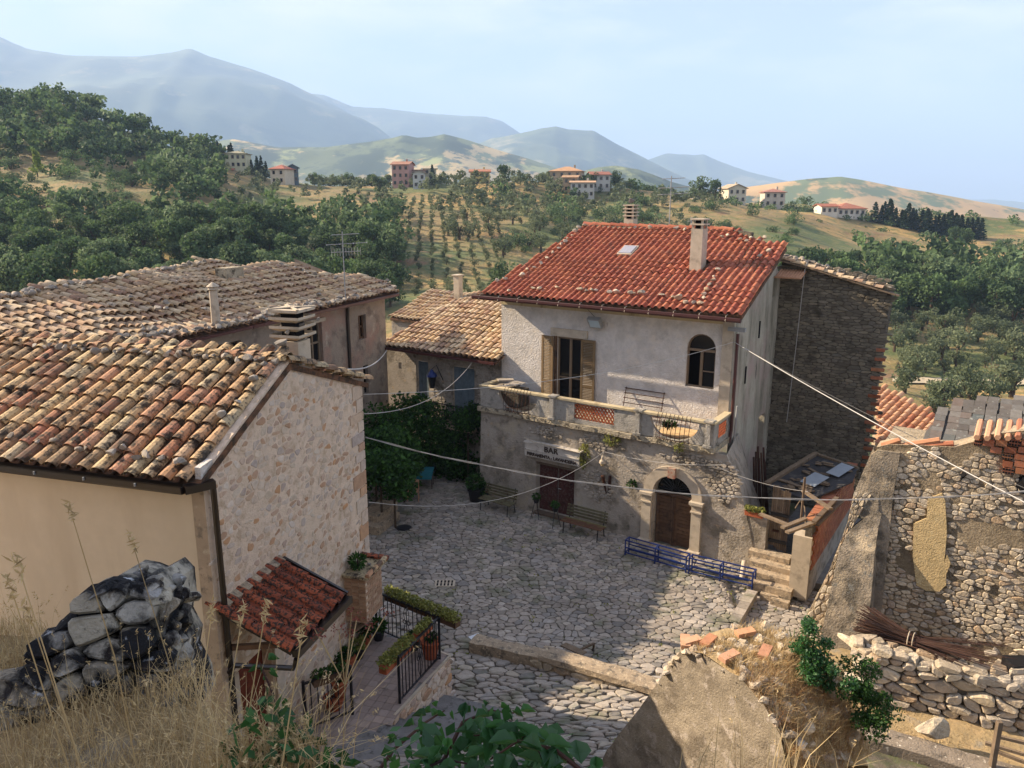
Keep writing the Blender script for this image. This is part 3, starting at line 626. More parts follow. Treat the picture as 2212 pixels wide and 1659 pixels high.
# ---------------------------------------------------------------- houses on the crest
def far_house(u0, u1, v1, y, levels, wall, roofc, label, rot=0.0, roof='hip', depth=9, base=None, nwin=3, rh=1.6, extra=None):
    """a whole small house; u0..u1 gives its width on the crest, levels its storeys"""
    x0, x1 = (u0 - CX) / FOC * y / 1.029, (u1 - CX) / FOC * y / 1.029; w = (x1 - x0) * .9; xm = (x0 + x1) / 2
    z0 = Zp((u0 + u1) / 2, v1, 0); d = ray((u0 + u1) / 2, v1); z0 = EYE.z + d.z / d.y * y; z0 = min(z0, land(xm, y - 4) + .6)
    t = thing('house', label, 'house', (xm, y, z0)); H = levels * 2.9; R = Matrix.Rotation(rot, 3, 'Z')
    def P(a, b, c): q = R @ V((a, b, 0)); return V((xm + q.x, y + q.y, z0 + c))
    mw = M('wall_' + wall, [wall], (.5, .1), (), None); mr = M('roof_' + roofc, [roofc], (1.2, .18), (), None)
    hw, hd = w / 2, depth / 2; b = MB()
    for (a0, b0, a1, b1) in ((-hw, -hd, hw, -hd), (hw, -hd, hw, hd), (hw, hd, -hw, hd), (-hw, hd, -hw, -hd)):
        b.add([P(a0, b0, -4), P(a1, b1, -4), P(a1, b1, H), P(a0, b0, H)], [(0, 1, 2, 3)])
    if roof == 'gablef': b.add([P(-hw, -hd, H), P(hw, -hd, H), P(0, -hd, H + rh), P(-hw, hd, H), P(hw, hd, H), P(0, hd, H + rh)], [(0, 1, 2), (4, 3, 5)])
    if roof == 'gables': b.add([P(-hw, -hd, H), P(-hw, hd, H), P(-hw, 0, H + rh), P(hw, -hd, H), P(hw, hd, H), P(hw, 0, H + rh)], [(0, 1, 2), (4, 3, 5)])
    b.build('wall', mw, t); r = MB(); e = .6; th = .22
    if roof == 'flat': r.box(P(0, 0, H + .15), (w + .5, depth + .5, .3), (R @ V((1, 0, 0)), R @ V((0, 1, 0)), V((0, 0, 1))))
    else:
        zz = H - .1
        if roof == 'hip':
            k = max(0, hw - hd); A = [P(-hw - e, -hd - e, zz), P(hw + e, -hd - e, zz), P(hw + e, hd + e, zz), P(-hw - e, hd + e, zz), P(-k, 0, H + rh), P(k, 0, H + rh)]
            F = [(0, 1, 5, 4), (1, 2, 5), (2, 3, 4, 5), (3, 0, 4)]
        elif roof == 'gablef': A = [P(-hw - e, -hd - e, zz), P(0, -hd - e, H + rh), P(hw + e, -hd - e, zz), P(-hw - e, hd + e, zz), P(0, hd + e, H + rh), P(hw + e, hd + e, zz)]; F = [(0, 1, 4, 3), (1, 2, 5, 4)]
        else: A = [P(-hw - e, -hd - e, zz), P(-hw - e, 0, H + rh), P(-hw - e, hd + e, zz), P(hw + e, -hd - e, zz), P(hw + e, 0, H + rh), P(hw + e, hd + e, zz)]; F = [(0, 1, 4, 3), (1, 2, 5, 4)]
        r.add(A, F); r.add([p + V((0, 0, th)) for p in A], F)
        n = len(A); ring = {'hip': [0, 1, 2, 3], 'gablef': [0, 1, 2, 5, 4, 3], 'gables': [0, 1, 2, 5, 4, 3]}[roof]
        for i in range(len(ring)):
            a, c = A[ring[i]], A[ring[(i + 1) % len(ring)]]; r.add([a, c, c + V((0, 0, th)), a + V((0, 0, th))], [(0, 1, 2, 3)])
    r.build('roof', mr, t)
    for lv in range(levels):
        for i in range(nwin):
            a = -hw + w * (i + .5) / nwin; f = MB(); zb = lv * 2.9 + 1.0
            f.bar(P(a - .5, -hd - .04, zb), P(a + .5, -hd - .04, zb), .12, .1); f.bar(P(a - .5, -hd - .04, zb + 1.3), P(a + .5, -hd - .04, zb + 1.3), .12, .1)
            f.bar(P(a - .5, -hd - .04, zb), P(a - .5, -hd - .04, zb + 1.3), .12, .1); f.bar(P(a + .5, -hd - .04, zb), P(a + .5, -hd - .04, zb + 1.3), .12, .1)
            fo = f.build('window', MT['frame'], t); MB().add([P(a - .48, -hd - .03, zb), P(a + .48, -hd - .03, zb), P(a + .48, -hd - .03, zb + 1.28), P(a - .48, -hd - .03, zb + 1.28)], [(0, 1, 2, 3)]).build('pane', MT['glass'], fo)
    if levels > 1 and w > 7: k = MB().box(P(w * .22, hd * .2, H + rh * .7 + .6), (.7, .7, 1.6)); k.build('chimney', mw, t)
    return t
far_house(497, 545, 354, 322, 2, 'b8b596', '8f8a72', 'pale green-grey villa with shallow roof among dark conifers', .1, 'hip', 9, nwin=4, rh=1.0)
far_house(478, 512, 384, 318, 1, '8a7a66', 'a5664c', 'low open shed with red roof left of the small square house', .1, 'gables', 6, nwin=2, rh=.7)
far_house(594, 632, 399, 312, 2, 'c9bba4', '9a6050', 'small square cream house with red pyramid roof', -.25, 'hip', 7, nwin=2, rh=1.6)
far_house(622, 648, 378, 318, 2, '5d6970', '7e8c94', 'narrow dark grey barn behind the small square house', .3, 'gablef', 7, nwin=2, rh=1.4)
far_house(852, 893, 404, 326, 3, 'b08a80', '97705c', 'three-storey pink house with red roof on the crest', -.15, 'gables', 8, nwin=3, rh=1.2)
far_house(890, 922, 400, 330, 2, 'a08a78', '94705c', 'tan house with terrace attached right of the pink house', -.1, 'flat', 8, nwin=2)
far_house(892, 921, 408, 318, 2, 'b9b8b2', '9a8f84', 'small white gabled house in front of the pink house', .1, 'gablef', 6, nwin=2, rh=1.1)
far_house(916, 945, 396, 334, 2, 'bfb9a0', 'a39a84', 'pale cream house with low roof behind the small pine', .1, 'gables', 7, nwin=2, rh=.8)
far_house(1014, 1060, 403, 330, 2, 'c9b878', '9c6a52', 'long yellow house with red roof in the middle of the crest', .05, 'gables', 8, nwin=4, rh=.9)
far_house(1188, 1262, 402, 330, 2, 'a8967c', 'b08a68', 'tall old tan house with tiled roof, highest of the hamlet', -.2, 'hip', 11, nwin=4, rh=1.8)
far_house(1216, 1250, 408, 318, 2, '9c8b73', 'a28365', 'stone annexe stepping down below the tall tan house', -.2, 'gables', 7, nwin=2, rh=.8)
far_house(1230, 1286, 418, 312, 2, 'bdb8ae', 'b39274', 'pale grey two-storey house lowest in the hamlet', -.1, 'gables', 7, nwin=4, rh=.6)
far_house(1270, 1314, 405, 322, 2, 'b5b1a8', '8f5f50', 'white house with red roof at the right of the hamlet', .15, 'gables', 8, nwin=3, rh=1.2)
far_house(1560, 1604, 434, 318, 2, 'c4bba6', 'a3937c', 'white gabled house with dark balcony on the right crest', .15, 'gablef', 9, nwin=3, rh=1.6)
far_house(1645, 1692, 442, 316, 2, 'bcb0a0', '94695c', 'square grey-pink villa with red roof on the right crest', -.1, 'hip', 9, nwin=3, rh=1.2)
far_house(1766, 1806, 458, 300, 1, 'd5cab8', '96604c', 'low white outbuilding with red roof left of the long villa', .05, 'gables', 7, nwin=3, rh=.9)
far_house(1795, 1862, 455, 306, 1, 'd2c8b8', '966350', 'long low white villa with red hipped roof', .05, 'hip', 11, nwin=5, rh=2.0)
def lane():
    mb = MB(); P = []
    for k in range(30):
        u = 1975 + k * 12; v = 828 + 12 * math.sin(k * .12) * .3 + k * .25
        # walk down the slope until the land is seen at v
        y = 90.0
        while y < 200 and uvof((u - CX) / FOC * y / 1.029, y)[1] > v: y += .5
        P.append((u, y))
    for (u, y), (u2, y2) in zip(P, P[1:]):
        q = [((a - CX) / FOC * b / 1.029, b) for a, b in ((u, y), (u2, y2), (u2, y2 + 4.5), (u, y + 4.5))]; mb.add([V((x, yy, land(x, yy) + .25)) for x, yy in q], [(0, 1, 2, 3)])
    mb.build('country_lane', M('chalky_lane', ['b3a488'], (.3, .1), (), None), None, kind='structure')
lane()
# ---------------------------------------------------------------- the bar house (main house)
UPV = V((0, 0, 1))
WX = V((.83, -.557, 0)).normalized(); WN = V((.557, .83, 0)).normalized(); W0 = Zp(1405, 1172, 0)
def HP(s, z, n=0.0): return W0 + WX * s + UPV * z + WN * n
def hfr(n0): return lambda a, b, d=0: HP(a, b, n0 + d)
bar = thing('bar_house', 'two-storey grey-white house with red tiled roof, balcony and bar sign', 'house', HP(-2.5, 0, 3))
SR = 1.95                                                       # right-hand side wall
g = walls(hfr(0), [(-7.28, -.4), (3.75, -.4), (3.35, 1.2), (2.9, 2.7), (2.42, 3.62), (-7.15, 3.62)],
          [rect(-4.65, -3.02, .08, 2.05), archrect(.03, 1.39, -.05, 1.86)], .42)
g.add([HP(-7.28, -.4), HP(-7.15, 3.62), HP(-7.15, 3.62, 6), HP(-7.28, -.4, 6)], [(0, 1, 2, 3)])
g.add([HP(3.75, -.4), HP(3.35, 1.2), HP(2.9, 2.7), HP(2.42, 3.62), HP(3.3, -.4, 2.6), HP(2.9, 1.2, 2.6), HP(2.3, 2.7, 2.6), HP(1.96, 3.62, 2.6)], [(0, 1, 5, 4), (1, 2, 6, 5), (2, 3, 7, 6)])
g.build('lower_wall', MT['walllow'], bar)
u = walls(hfr(1.5), [(-7.22, 3.5), (SR, 3.5), (SR, 7.95), (-7.22, 7.95)], [rect(-4.7, -3.62, 3.8, 6.5), archrect(.36, 1.36, 5.28, 6.62)], .22)
u.add([HP(-7.22, 3.5, 1.5), HP(-7.22, 7.95, 1.5), HP(-7.22, 8.6, 3.6), HP(-7.22, 10, 6.9), HP(-7.22, 3.5, 6.9)], [(0, 1, 2, 3, 4)])
u.build('upper_wall', MT['wallup'], bar)
rz = lambda n: 7.95 + .41 * (n - .6)
sw = walls(lambda a, b, d=0: HP(SR + .003 - d, b, a), [(1.5, -.2), (9.5, -.2), (9.5, 8.9), (6.0, 8.9), (5.2, rz(5.2) - .08), (1.5, rz(1.5) - .08)], [rect(5.0, 5.75, .3, 3.6), rect(5.5, 5.85, 8.0, 8.75)], .3)
sw.build('side_wall', MT['wallside'], bar)
for a in (2.3, 3.55):                                           # long slots in the side wall
    z0 = 5.6 if a < 3 else 7.0
    MB().box(HP(SR + .02, z0, a + .6), (.04, .07, .6), (WX, WN, UPV)).build('wall_slot', MT['dark'], bar)
# the strip of old render between cornice and wall
MB().box(HP((-7.22 + SR) / 2, 7.72, 1.5 - .02), (SR + 7.2, .06, .42), (WX, WN, UPV)).build('cornice_band', MT['cornice'], bar)
c = MB(); c.add([HP(-7.6, 7.86, .68), HP(SR + .05, 7.86, .68), HP(SR + .05, 7.98, 1.5), HP(-7.6, 7.98, 1.5)], [(0, 1, 2, 3)])
c.build('soffit', MT['cornice'], bar)
MB().box(HP(SR - .2, 5.8, 1.46), (.36, .1, 4.2), (WX, WN, UPV)).build('corner_strip', MT['stonetrim'], bar)
# roof
rn = (-WN * .41 + UPV).normalized(); up_r = (WN + UPV * .41).normalized(); E0 = HP(-7.72, 7.97, .6)
def on_roof(uu, vv): p = Pp(uu, vv, E0, rn); q = p - E0; return (q.dot(WX), q.dot(up_r))
poly = [(-.05, 0), (10.12, 0), (10.12, 4.95), on_roof(1622, 516), on_roof(1600, 503), on_roof(1582, 499), on_roof(1262, 487)]
poly[0] = (0, 0)
roof = MB(); P3 = [E0 + WX * a + up_r * b for a, b in poly]; roof.prism([p - rn * .02 for p in P3], -rn * .14)
roof = roof.build('roof', MT['pan'], bar)
TR = tile_mesh('tile', .41, .078, .07, 5, .088, MT['red'], .03)
ch = on_roof(1495, 583)
redL = tiled(roof, E0, WX, up_r, [(a, b) for a, b in poly], .243, .345, TR, MT['red'], jit=.009, rot=.018, wob=.07, seed=21, lift=.01, skip=lambda x, y: abs(x - ch[0] - .12) < .22 and ch[1] < y + .2 < ch[1] + .8)
a, b = poly[-1], poly[-2]                                       # ridge
rd = MB(); pa, pb = E0 + WX * a[0] + up_r * a[1], E0 + WX * b[0] + up_r * b[1]; ex = (pb - pa); n = int(ex.length / .42); 
TRr = tile_mesh('ridge_tile', .46, .13, .11, 6, 0, MT['red'], .03)
for k in range(n):
    Y = ex.normalized(); X = Y.cross(UPV).normalized(); Z = X.cross(Y); P = pa + ex * (k / n) + UPV * .03
    o = link('ridge_tile', TRr[0], roof); o.matrix_local = Matrix.Translation(-ORG[bar.name]) @ Matrix(((X.x, Y.x, Z.x, P.x), (X.y, Y.y, Z.y, P.y), (X.z, Y.z, Z.z, P.z), (0, 0, 0, 1)))
    ORG[o.name] = ORG[bar.name]
MB().bar(pa - UPV * .03, pb - UPV * .03, .2, .1).build('ridge_mortar', MT['slab'], roof)
# bit of wall rising past the roof's upper right corner
q = [E0 + WX * s + up_r * t for s, t in (on_roof(1582, 500), on_roof(1622, 516), on_roof(1677, 532))]
MB().prism([q[0] - UPV * .5, q[1] - UPV * .6, q[1] + UPV * .22, q[0] + UPV * .06], WN * .3).build('parapet_stub', MT['darkmortar'], bar)
# gutter and its brackets
gt = MB(); G0, G1 = HP(-7.85, 7.86, .5), HP(2.42, 7.83, .5); n = 8
prof = [(-.085, .06), (-.085, -.02), (-.05, -.075), (.03, -.085), (.075, -.04), (.075, .04)]
vsx = []
for P in (G0, G1): vsx += [P + WN * x + UPV * z for x, z in prof]
vsx += [p + (WN * .008 if i % 6 < 3 else -WN * .008) + UPV * .01 for i, p in enumerate(vsx)]
gt.add(vsx, [(i, i + 1, i + 7, i + 6) for i in range(5)] + [(12 + i + 1, 12 + i, 18 + i, 18 + i + 1) for i in range(5)] + [(0, 6, 18, 12), (5, 17, 23, 11), (0, 1, 2, 3, 4, 5), (6, 7, 8, 9, 10, 11)])
gut = gt.build('gutter', MT['gutter'], bar)
for k in range(12):
    s = -7.5 + k * .86; MB().tube([HP(s, 7.97, .62), HP(s, 7.95, .46), HP(s, 7.8, .4), HP(s, 7.765, .45)], .011, 4).build('bracket', MT['stonetrim'], gut)
MB().tube([HP(SR + .12, 7.25, 1.42), HP(SR + .12, 4.0, 1.42), HP(SR + .1, 3.6, 1.35)], .055, 8).build('downpipe', MT['gutter'], bar)
MB().box(HP(SR + .1, 7.4, 1.35), (.55, .16, .12), (WX, WN, UPV)).build('box_gutter', MT['grey'], bar)
MB().tube([HP(SR + .3, 4.9, 1.3), HP(SR + .28, 3.7, 1.3)], .035, 6).build('vent_pipe', MT['grey'], bar)
# chimneys
def louvre_chimney(parent, base, ax, w, d, h, slabs, name='chimney', mat='stonetrim', over=.09, pitch=.13):
    X, Y = ax; c = MB().box(base + UPV * (h / 2), (w, d, h), (X, Y, UPV)).build(name, MT[mat], parent); z = h
    for k in range(slabs):
        sb = MB(); zc = base + UPV * (z + pitch * .5)
        for i in (-1, 1):
            for j in (-1, 1): sb.box(zc + X * (i * (w / 2 - .05)) + Y * (j * (d / 2 - .05)), (.07, .07, pitch), (X, Y, UPV))
        sb.box(base + UPV * (z + pitch + .02), (w + over, d + over, .05), (X, Y, UPV)); z += pitch + .04; sb.build('louvre', MT[mat], c)
    MB().box(base + UPV * (h + (z - h) / 2), (w * .55, d * .55, z - h), (X, Y, UPV)).build('flue', MT['dark'], c)
    return c, z
pc = E0 + WX * ch[0] + up_r * ch[1]
louvre_chimney(bar, pc + WX * .12 + WN * .2 - UPV * .3, (WX, WN), .42, .5, 1.72, 2)
pb2 = E0 + WX * on_roof(1354, 490)[0] + up_r * on_roof(1354, 490)[1]
louvre_chimney(bar, pb2 + WN * .35 - UPV * .5, (WX, WN), .42, .42, .82, 4, pitch=.1)
rocks([pb2 + WN * .35 + UPV * .98], .2, 'pale stone on top of the louvred chimney behind the red ridge', None)
sk = E0 + WX * on_roof(1357, 546)[0] + up_r * on_roof(1357, 546)[1]
fr_ = MB().box(sk + rn * .08, (.6, .75, .1), (WX, up_r, rn)).build('skylight', MT['stonetrim'], bar)
MB().box(sk + rn * .14, (.5, .62, .03), (WX, up_r, rn)).build('pane', M('skylight_pane', ['8f8f96'], (2, .1), (), None, .25), fr_)
# stones on the red roof
r = random.Random(8); L = []
pts = []
def rp(uu, vv): a, b = on_roof(uu, vv); return E0 + WX * a + up_r * b + rn * .09
for uu, vv in [(1075, 612), (1092, 608), (1128, 602), (1140, 588), (1155, 583), (1170, 575), (1183, 563), (1195, 552), (1207, 543), (1213, 533), (1222, 528), (1228, 521), (1238, 514), (1245, 505), (1252, 497), (1263, 493),
               (1100, 634), (1153, 628), (1165, 630), (1205, 628), (1252, 632), (1268, 634), (1278, 633), (1288, 633), (1318, 637), (1332, 637), (1362, 639), (1370, 640), (1386, 640), (1430, 645), (1455, 649), (1466, 650), (1483, 660), (1500, 661), (1514, 662),
               (1520, 650), (1522, 642), (1528, 632), (1533, 622), (1540, 612), (1543, 604), (1552, 590), (1642, 560), (1660, 548), (1515, 569), (1372, 497), (1403, 498), (1462, 500), (1480, 502), (1500, 506), (1560, 517), (1573, 515), (1600, 524), (1612, 528), (1624, 520), (1640, 526), (1652, 520)]:
    pts.append(rp(uu, vv))
rocks(pts, .135, 'pale loose stone lying on the red tiled roof of the bar house', 'stones weighting the red roof', 'rubble')
# french window with shutters
def fwin(a0, a1, z0, z1, n, parent, cross, nm='window', mull=True):
    f = MB(); fw = .06
    for a in (a0 + fw / 2, a1 - fw / 2): f.box(HP(a, (z0 + z1) / 2, n), (fw, .07, z1 - z0), (WX, WN, UPV))
    for z in (z0 + fw / 2, z1 - fw / 2): f.box(HP((a0 + a1) / 2, z, n + .003), (a1 - a0, .07, fw), (WX, WN, UPV))
    if mull: f.box(HP((a0 + a1) / 2, (z0 + z1) / 2, n - .006), (.09, .07, z1 - z0), (WX, WN, UPV))
    for z in cross: f.box(HP((a0 + a1) / 2, z, n - .003), (a1 - a0, .06, .05), (WX, WN, UPV))
    o = f.build(nm, MT['frame'], parent)
    am = (a0 + a1) / 2
    for x0, x1 in ((a0, am), (am, a1)): MB().box(HP((x0 + x1) / 2, (z0 + z1) / 2, n + .02), (x1 - x0 - .04, .012, z1 - z0 - .04), (WX, WN, UPV)).build('pane', MT['glass'], o)
    return o
fwin(-4.7, -3.62, 3.82, 6.48, 1.62, bar, (4.95,), 'french_window')
MB().box(HP(-4.18, 6.66, 1.47), (1.55, .08, .3), (WX, WN, UPV)).build('lintel', MT['stonetrim'], bar)
def shutter(a0, a1, z0, z1, n, ang, hinge):
    X = (WX * math.cos(ang) + WN * -math.sin(ang)) if hinge > 0 else (WX * math.cos(ang) + WN * math.sin(ang))
    O = HP(a0 if hinge > 0 else a1, 0, n); w = a1 - a0; sgn = 1 if hinge > 0 else -1
    Q = lambda x, z, d=0: V((O.x, O.y, 0)) + X * (x * sgn) + UPV * z + WN * d
    Y = X.cross(UPV) * -1; m = MB()
    for x in (.04, w - .04): m.box(Q(x, (z0 + z1) / 2), (.08, .045, z1 - z0), (X, Y, UPV))
    zs = [z0 + .05, z0 + (z1 - z0) * .36, z1 - .05]
    for z in zs: m.box(Q(w / 2, z), (w - .16, .04, .1), (X, Y, UPV))
    sh = m.build('shutter', MT['shutter'], bar)
    for lo, hi in ((zs[0] + .07, zs[1] - .05), (zs[1] + .07, zs[2] - .05)):
        k = int((hi - lo) / .056)
        for i in range(k):
            z = lo + (i + .5) * (hi - lo) / k; t = .6; MB().box(Q(w / 2, z), (w - .16, .048, .01), (X, (Y * math.cos(t) + UPV * math.sin(t)), (UPV * math.cos(t) - Y * math.sin(t)))).build('slat', MT['shutter'], sh)
shutter(-5.32, -4.78, 3.8, 6.5, 1.42, .12, 1); shutter(-3.62, -3.06, 3.8, 6.5, 1.42, .06, -1)
MB().box(HP(-4.74, 5.15, 1.47), (.09, .09, 2.7), (WX, WN, UPV)).build('jamb', MT['doorwood'], bar)
# arched window of the upper floor
aw = MB(); n1 = 1.62; A = archrect(.36, 1.36, 5.28, 6.62, 12)
for a, b in zip(A, A[1:] + A[:1]): aw.bar(HP(a[0], a[1], n1), HP(b[0], b[1], n1), .1, .08, WN)
aw.box(HP(.86, 6.55, n1), (1.0, .08, .08), (WX, WN, UPV)); aw.box(HP(.86, 5.9, n1), (.09, .08, 1.3), (WX, WN, UPV)); aw.box(HP(1.1, 5.85, n1), (.46, .05, .035), (WX, WN, UPV))
awo = aw.build('arched_window', MT['frame'], bar)
MB().box(HP(1.1, 5.92, n1 + .03), (.46, .012, 1.24), (WX, WN, UPV)).build('pane', MT['glass'], awo)
MB().prism([HP(a, b, n1 + .04) for a, b in archrect(.42, 1.3, 6.56, 6.64, 12)], WN * .01).build('fanlight_pane', MT['glass'], awo)
dk = MB()
for (a0, a1, z0, z1, n) in ((-4.7, -3.62, 3.8, 6.5, 2.6), (.36, 1.36, 5.2, 7.2, 2.4)): dk.box(HP((a0 + a1) / 2, (z0 + z1) / 2, n), (a1 - a0 + .5, .05, z1 - z0 + .6), (WX, WN, UPV))
dk.build('inner_wall', MT['dark'], bar)
# balcony slab, parapet with round openings and lattice
sl = MB(); r = random.Random(3); k = 0; s = -7.22
while s < 2.02:
    w = r.uniform(.35, .8); e = min(s + w, 2.06); sl.box(HP((s + e) / 2, 3.70 + r.uniform(-.012, .012), .62 - r.uniform(0, .05)), (e - s, 1.5, .17), (WX, WN, UPV)); s = e
slab = sl.build('balcony_slab', MT['slab'], bar)
def circ(c, r, n=22, y0=None): return [(c[0] + r * math.cos(2 * math.pi * i / n), c[1] + r * math.sin(2 * math.pi * i / n)) for i in range(n)]
def bowl(c, r, top, n=14): return [(c + r, top)] + [(c + r * math.cos(math.pi * i / n), top - r * .82 * math.sin(math.pi * i / n)) for i in range(1, n)] + [(c - r, top)]
PB, PT = 3.8, 4.56
par = walls(hfr(-.06), [(-7.12, PB), (2.0, PB), (2.0, PT), (-7.12, PT)], [bowl(-5.42, .86, PT - .06)[::-1], rect(-3.06, -1.5, 3.95, PT - .05), bowl(.66, .84, PT - .06)[::-1]], .14)
par.add([HP(-7.12, PB, .08), HP(2.0, PB, .08), HP(2.0, PT, .08), HP(-7.12, PT, .08)], []) 
inner = walls(hfr(.08), [(-7.12, PB), (2.0, PB), (2.0, PT), (-7.12, PT)], [bowl(-5.42, .86, PT - .06)[::-1], rect(-3.06, -1.5, 3.95, PT - .05), bowl(.66, .84, PT - .06)[::-1]], .0)
par.add(inner.v, inner.f)
ret = walls(lambda a, b, d=0: HP(2.0 - d, b, a), [(-.06, PB), (1.5, PB), (1.5, PT), (-.06, PT)], [rect(.35, 1.15, 3.98, 4.46)], .14); par.add(ret.v, ret.f)
ret = walls(lambda a, b, d=0: HP(1.86 - d, b, a), [(-.06, PB), (1.5, PB), (1.5, PT), (-.06, PT)], [rect(.35, 1.15, 3.98, 4.46)], .0); par.add(ret.v, ret.f)
par.box(HP(-7.06, 4.18, .7), (.12, 1.5, .76), (WX, WN, UPV))
par = par.build('parapet', MT['parapet'], bar)
cp = MB()
for a0, a1 in ((-7.16, -3.85), (-3.85, -.62), (-.62, 2.05)): cp.box(HP((a0 + a1) / 2, PT + .035, .01), (a1 - a0 - .01, .24, .07), (WX, WN, UPV))
cp.box(HP(1.93, PT + .035, .82), (.24, 1.38, .07), (WX, WN, UPV)); cp.box(HP(-7.06, PT + .035, .75), (.2, 1.3, .07), (WX, WN, UPV)); cp.build('coping', MT['cornice'], par)
for s in (-3.93, -.6, 1.82): 
    MB().box(HP(s, 4.18, -.1), (.16, .12, .78), (WX, WN, UPV)).box(HP(s, 4.63, .0), (.3, .34, .06), (WX, WN, UPV)).box(HP(s, 3.83, -.13), (.26, .16, .08), (WX, WN, UPV)).build('pilaster', MT['parapet'], par)
def lattice(P, a0, a1, z0, z1, step=.13):
    lat = MB(); t = .014
    for sg in (1, -1):
        o = -(z1 - z0)
        while o < (a1 - a0) + (z1 - z0):
            b = []                                   # a diagonal strip clipped to the opening
            for x, z in ((a0 + o, z0), (a0 + o + (z1 - z0) * .7, z1)):
                b.append((x, z))
            (xa, za), (xb, zb) = b
            if sg < 0: za, zb = z1, z0
            def cl(x, z, x2, z2):
                if x < a0: z = z + (z2 - z) * (a0 - x) / (x2 - x); x = a0
                if x > a1: z = z + (z2 - z) * (a1 - x) / (x2 - x); x = a1
                return x, z
            if not ((xa < a0 and xb < a0) or (xa > a1 and xb > a1)):
                A1, B1 = cl(xa, za, xb, zb), cl(xb, zb, xa, za); lat.bar(P(A1[0], A1[1], .004 * sg), P(B1[0], B1[1], .004 * sg), .034, .05, (P(0, 0, 1) - P(0, 0, 0)))
            o += step
    return lat
lattice(lambda a, b, d=0: HP(a, b, .0 + d), -3.05, -1.51, 3.95, PT - .05).build('terracotta_lattice', MT['terracotta'], par)
lattice(lambda a, b, d=0: HP(1.95 + d, b, a), .36, 1.14, 3.98, 4.46).build('terracotta_lattice', MT['terracotta'], par)
for c in (-5.42, .66):                                          # belly-shaped iron grilles in the two bowls
    bz = MB(); 
    for z, d in ((PT + .02, -.02), (3.88, -.3), (4.02, -.34)): bz.tube([HP(c - .62 * (1 if z > 4.4 else .85), z, d * .55), HP(c - .3, z, d), HP(c + .3, z, d), HP(c + .62 * (1 if z > 4.4 else .85), z, d * .55)], .012, 4)
    gr = bz.build('belly_grille', MT['rust'], par)
    for k in range(9):
        s = c - .56 + k * .14; dd = .34 - .14 * abs(k - 4) / 4
        MB().tube([HP(s, PT + .12, -.04), HP(s, PT + .05, -.12), HP(s, 4.4, -dd * .75), HP(s, 4.1, -dd), HP(s, 3.88, -dd), HP(s, 3.8, -dd * .7), HP(s, 3.84, -dd * .35)], .011, 4).build('bar', MT['rust'], gr)
MB().prism([HP(-.1, 3.81, .2), HP(1.5, 3.81, .2), HP(1.6, 3.81, 1.4), HP(-.2, 3.81, 1.4)], UPV * .02).build('balcony_floor', M('ochre_floor', ['c0a47a'], (3, .15), [('a0805a', 4, .6, .08)], (20, .2)), slab)
# sign, doors, portal
sg = MB(); Rs = (WX, WN, UPV)
sg.box(HP(-3.85, 2.53, -.22), (2.28, .06, .5), Rs); sg.box(HP(-3.85, 2.8, -.1), (2.36, .36, .05), Rs); sg.box(HP(-3.85, 2.55, -.262), (2.28, .03, .03), Rs)
sgn = sg.build('shop_sign', M('aged_white_sign', ['bdb6ab'], (5, .14), [('8f877c', 7, .62, .05), ('8a5c4a', 14, .72, .03)], (30, .3, .005)), bar)
def text(s, body, size, s0, z0, n, mat, parent, ext=.012, nm='lettering', extra=1.0):
    cu = bpy.data.curves.new(nm, 'FONT'); cu.body = body; cu.size = size; cu.extrude = ext; cu.align_x = 'CENTER'; cu.space_character = extra; cu.materials.append(mat); cu.offset = .006
    o = link(nm, cu, parent); P = HP(s0, z0, n) - ORG[parent.name]; Rm = Matrix(((WX.x, 0, WN.x * -1, P.x), (WX.y, 0, WN.y * -1, P.y), (0, 1, 0, P.z), (0, 0, 0, 1))); bpy.context.view_layer.update(); me = bpy.data.meshes.new_from_object(o.evaluated_get(bpy.context.evaluated_depsgraph_get())); bpy.data.objects.remove(o); o = link(nm, me, parent); o.matrix_local = Rm; return o
lm = M('faded_letter', ['463c35'], (9, .2), (), None)
text(sgn, 'BAR', .3, -3.86, 2.57, -.262, lm, sgn, .02, extra=1.1)
text(sgn, 'FERRAMENTA - LAVANDERIA', .162, -3.85, 2.33, -.262, lm, sgn, .012, extra=.98)
bent = MB().tube([HP(-4.99, 2.98, -.3), HP(-4.6, 2.88, -.3), HP(-2.7, 2.82, -.3)], .018, 5); bent.build('metal_edge_strip', MT['stonetrim'], sgn)
def plankdoor(a0, a1, z0, z1, n, k, mat, horizontal=False):
    o = MB().box(HP((a0 + a1) / 2, (z0 + z1) / 2, n + .05), (a1 - a0, .03, z1 - z0), Rs).build('door_leaf', mat, bar)
    for i in range(k):
        if horizontal: h = (z1 - z0 - .16) / k; MB().box(HP((a0 + a1) / 2, z0 + .08 + (i + .5) * h, n + .016), (a1 - a0 - .18, .03, h - .014), Rs).build('plank', mat, o)
        else: h = (a1 - a0) / k; MB().box(HP(a0 + (i + .5) * h, (z0 + z1) / 2, n + .016), (h - .01, .03, z1 - z0 - .01), Rs).build('plank', mat, o)
    if horizontal:
        for a in (a0 + .045, a1 - .045): MB().box(HP(a, (z0 + z1) / 2, n + .01), (.09, .045, z1 - z0), Rs).build('stile', mat, o)
    return o
d = plankdoor(-4.6, -3.85, .12, 1.95, .2, 2, MT['peeling']); d = plankdoor(-3.8, -3.05, .12, 1.95, .2, 2, MT['peeling'])
MB().tube([HP(-3.78, 1.1, .16), HP(-3.66, 1.1, .16)], .015, 5).build('handle', MT['grey'], d)
MB().box(HP(-3.83, 2.0, .12), (1.62, .2, .1), Rs).box(HP(-3.83, .04, .0), (1.7, .3, .1), Rs).build('door_frame', MT['wood'], bar)
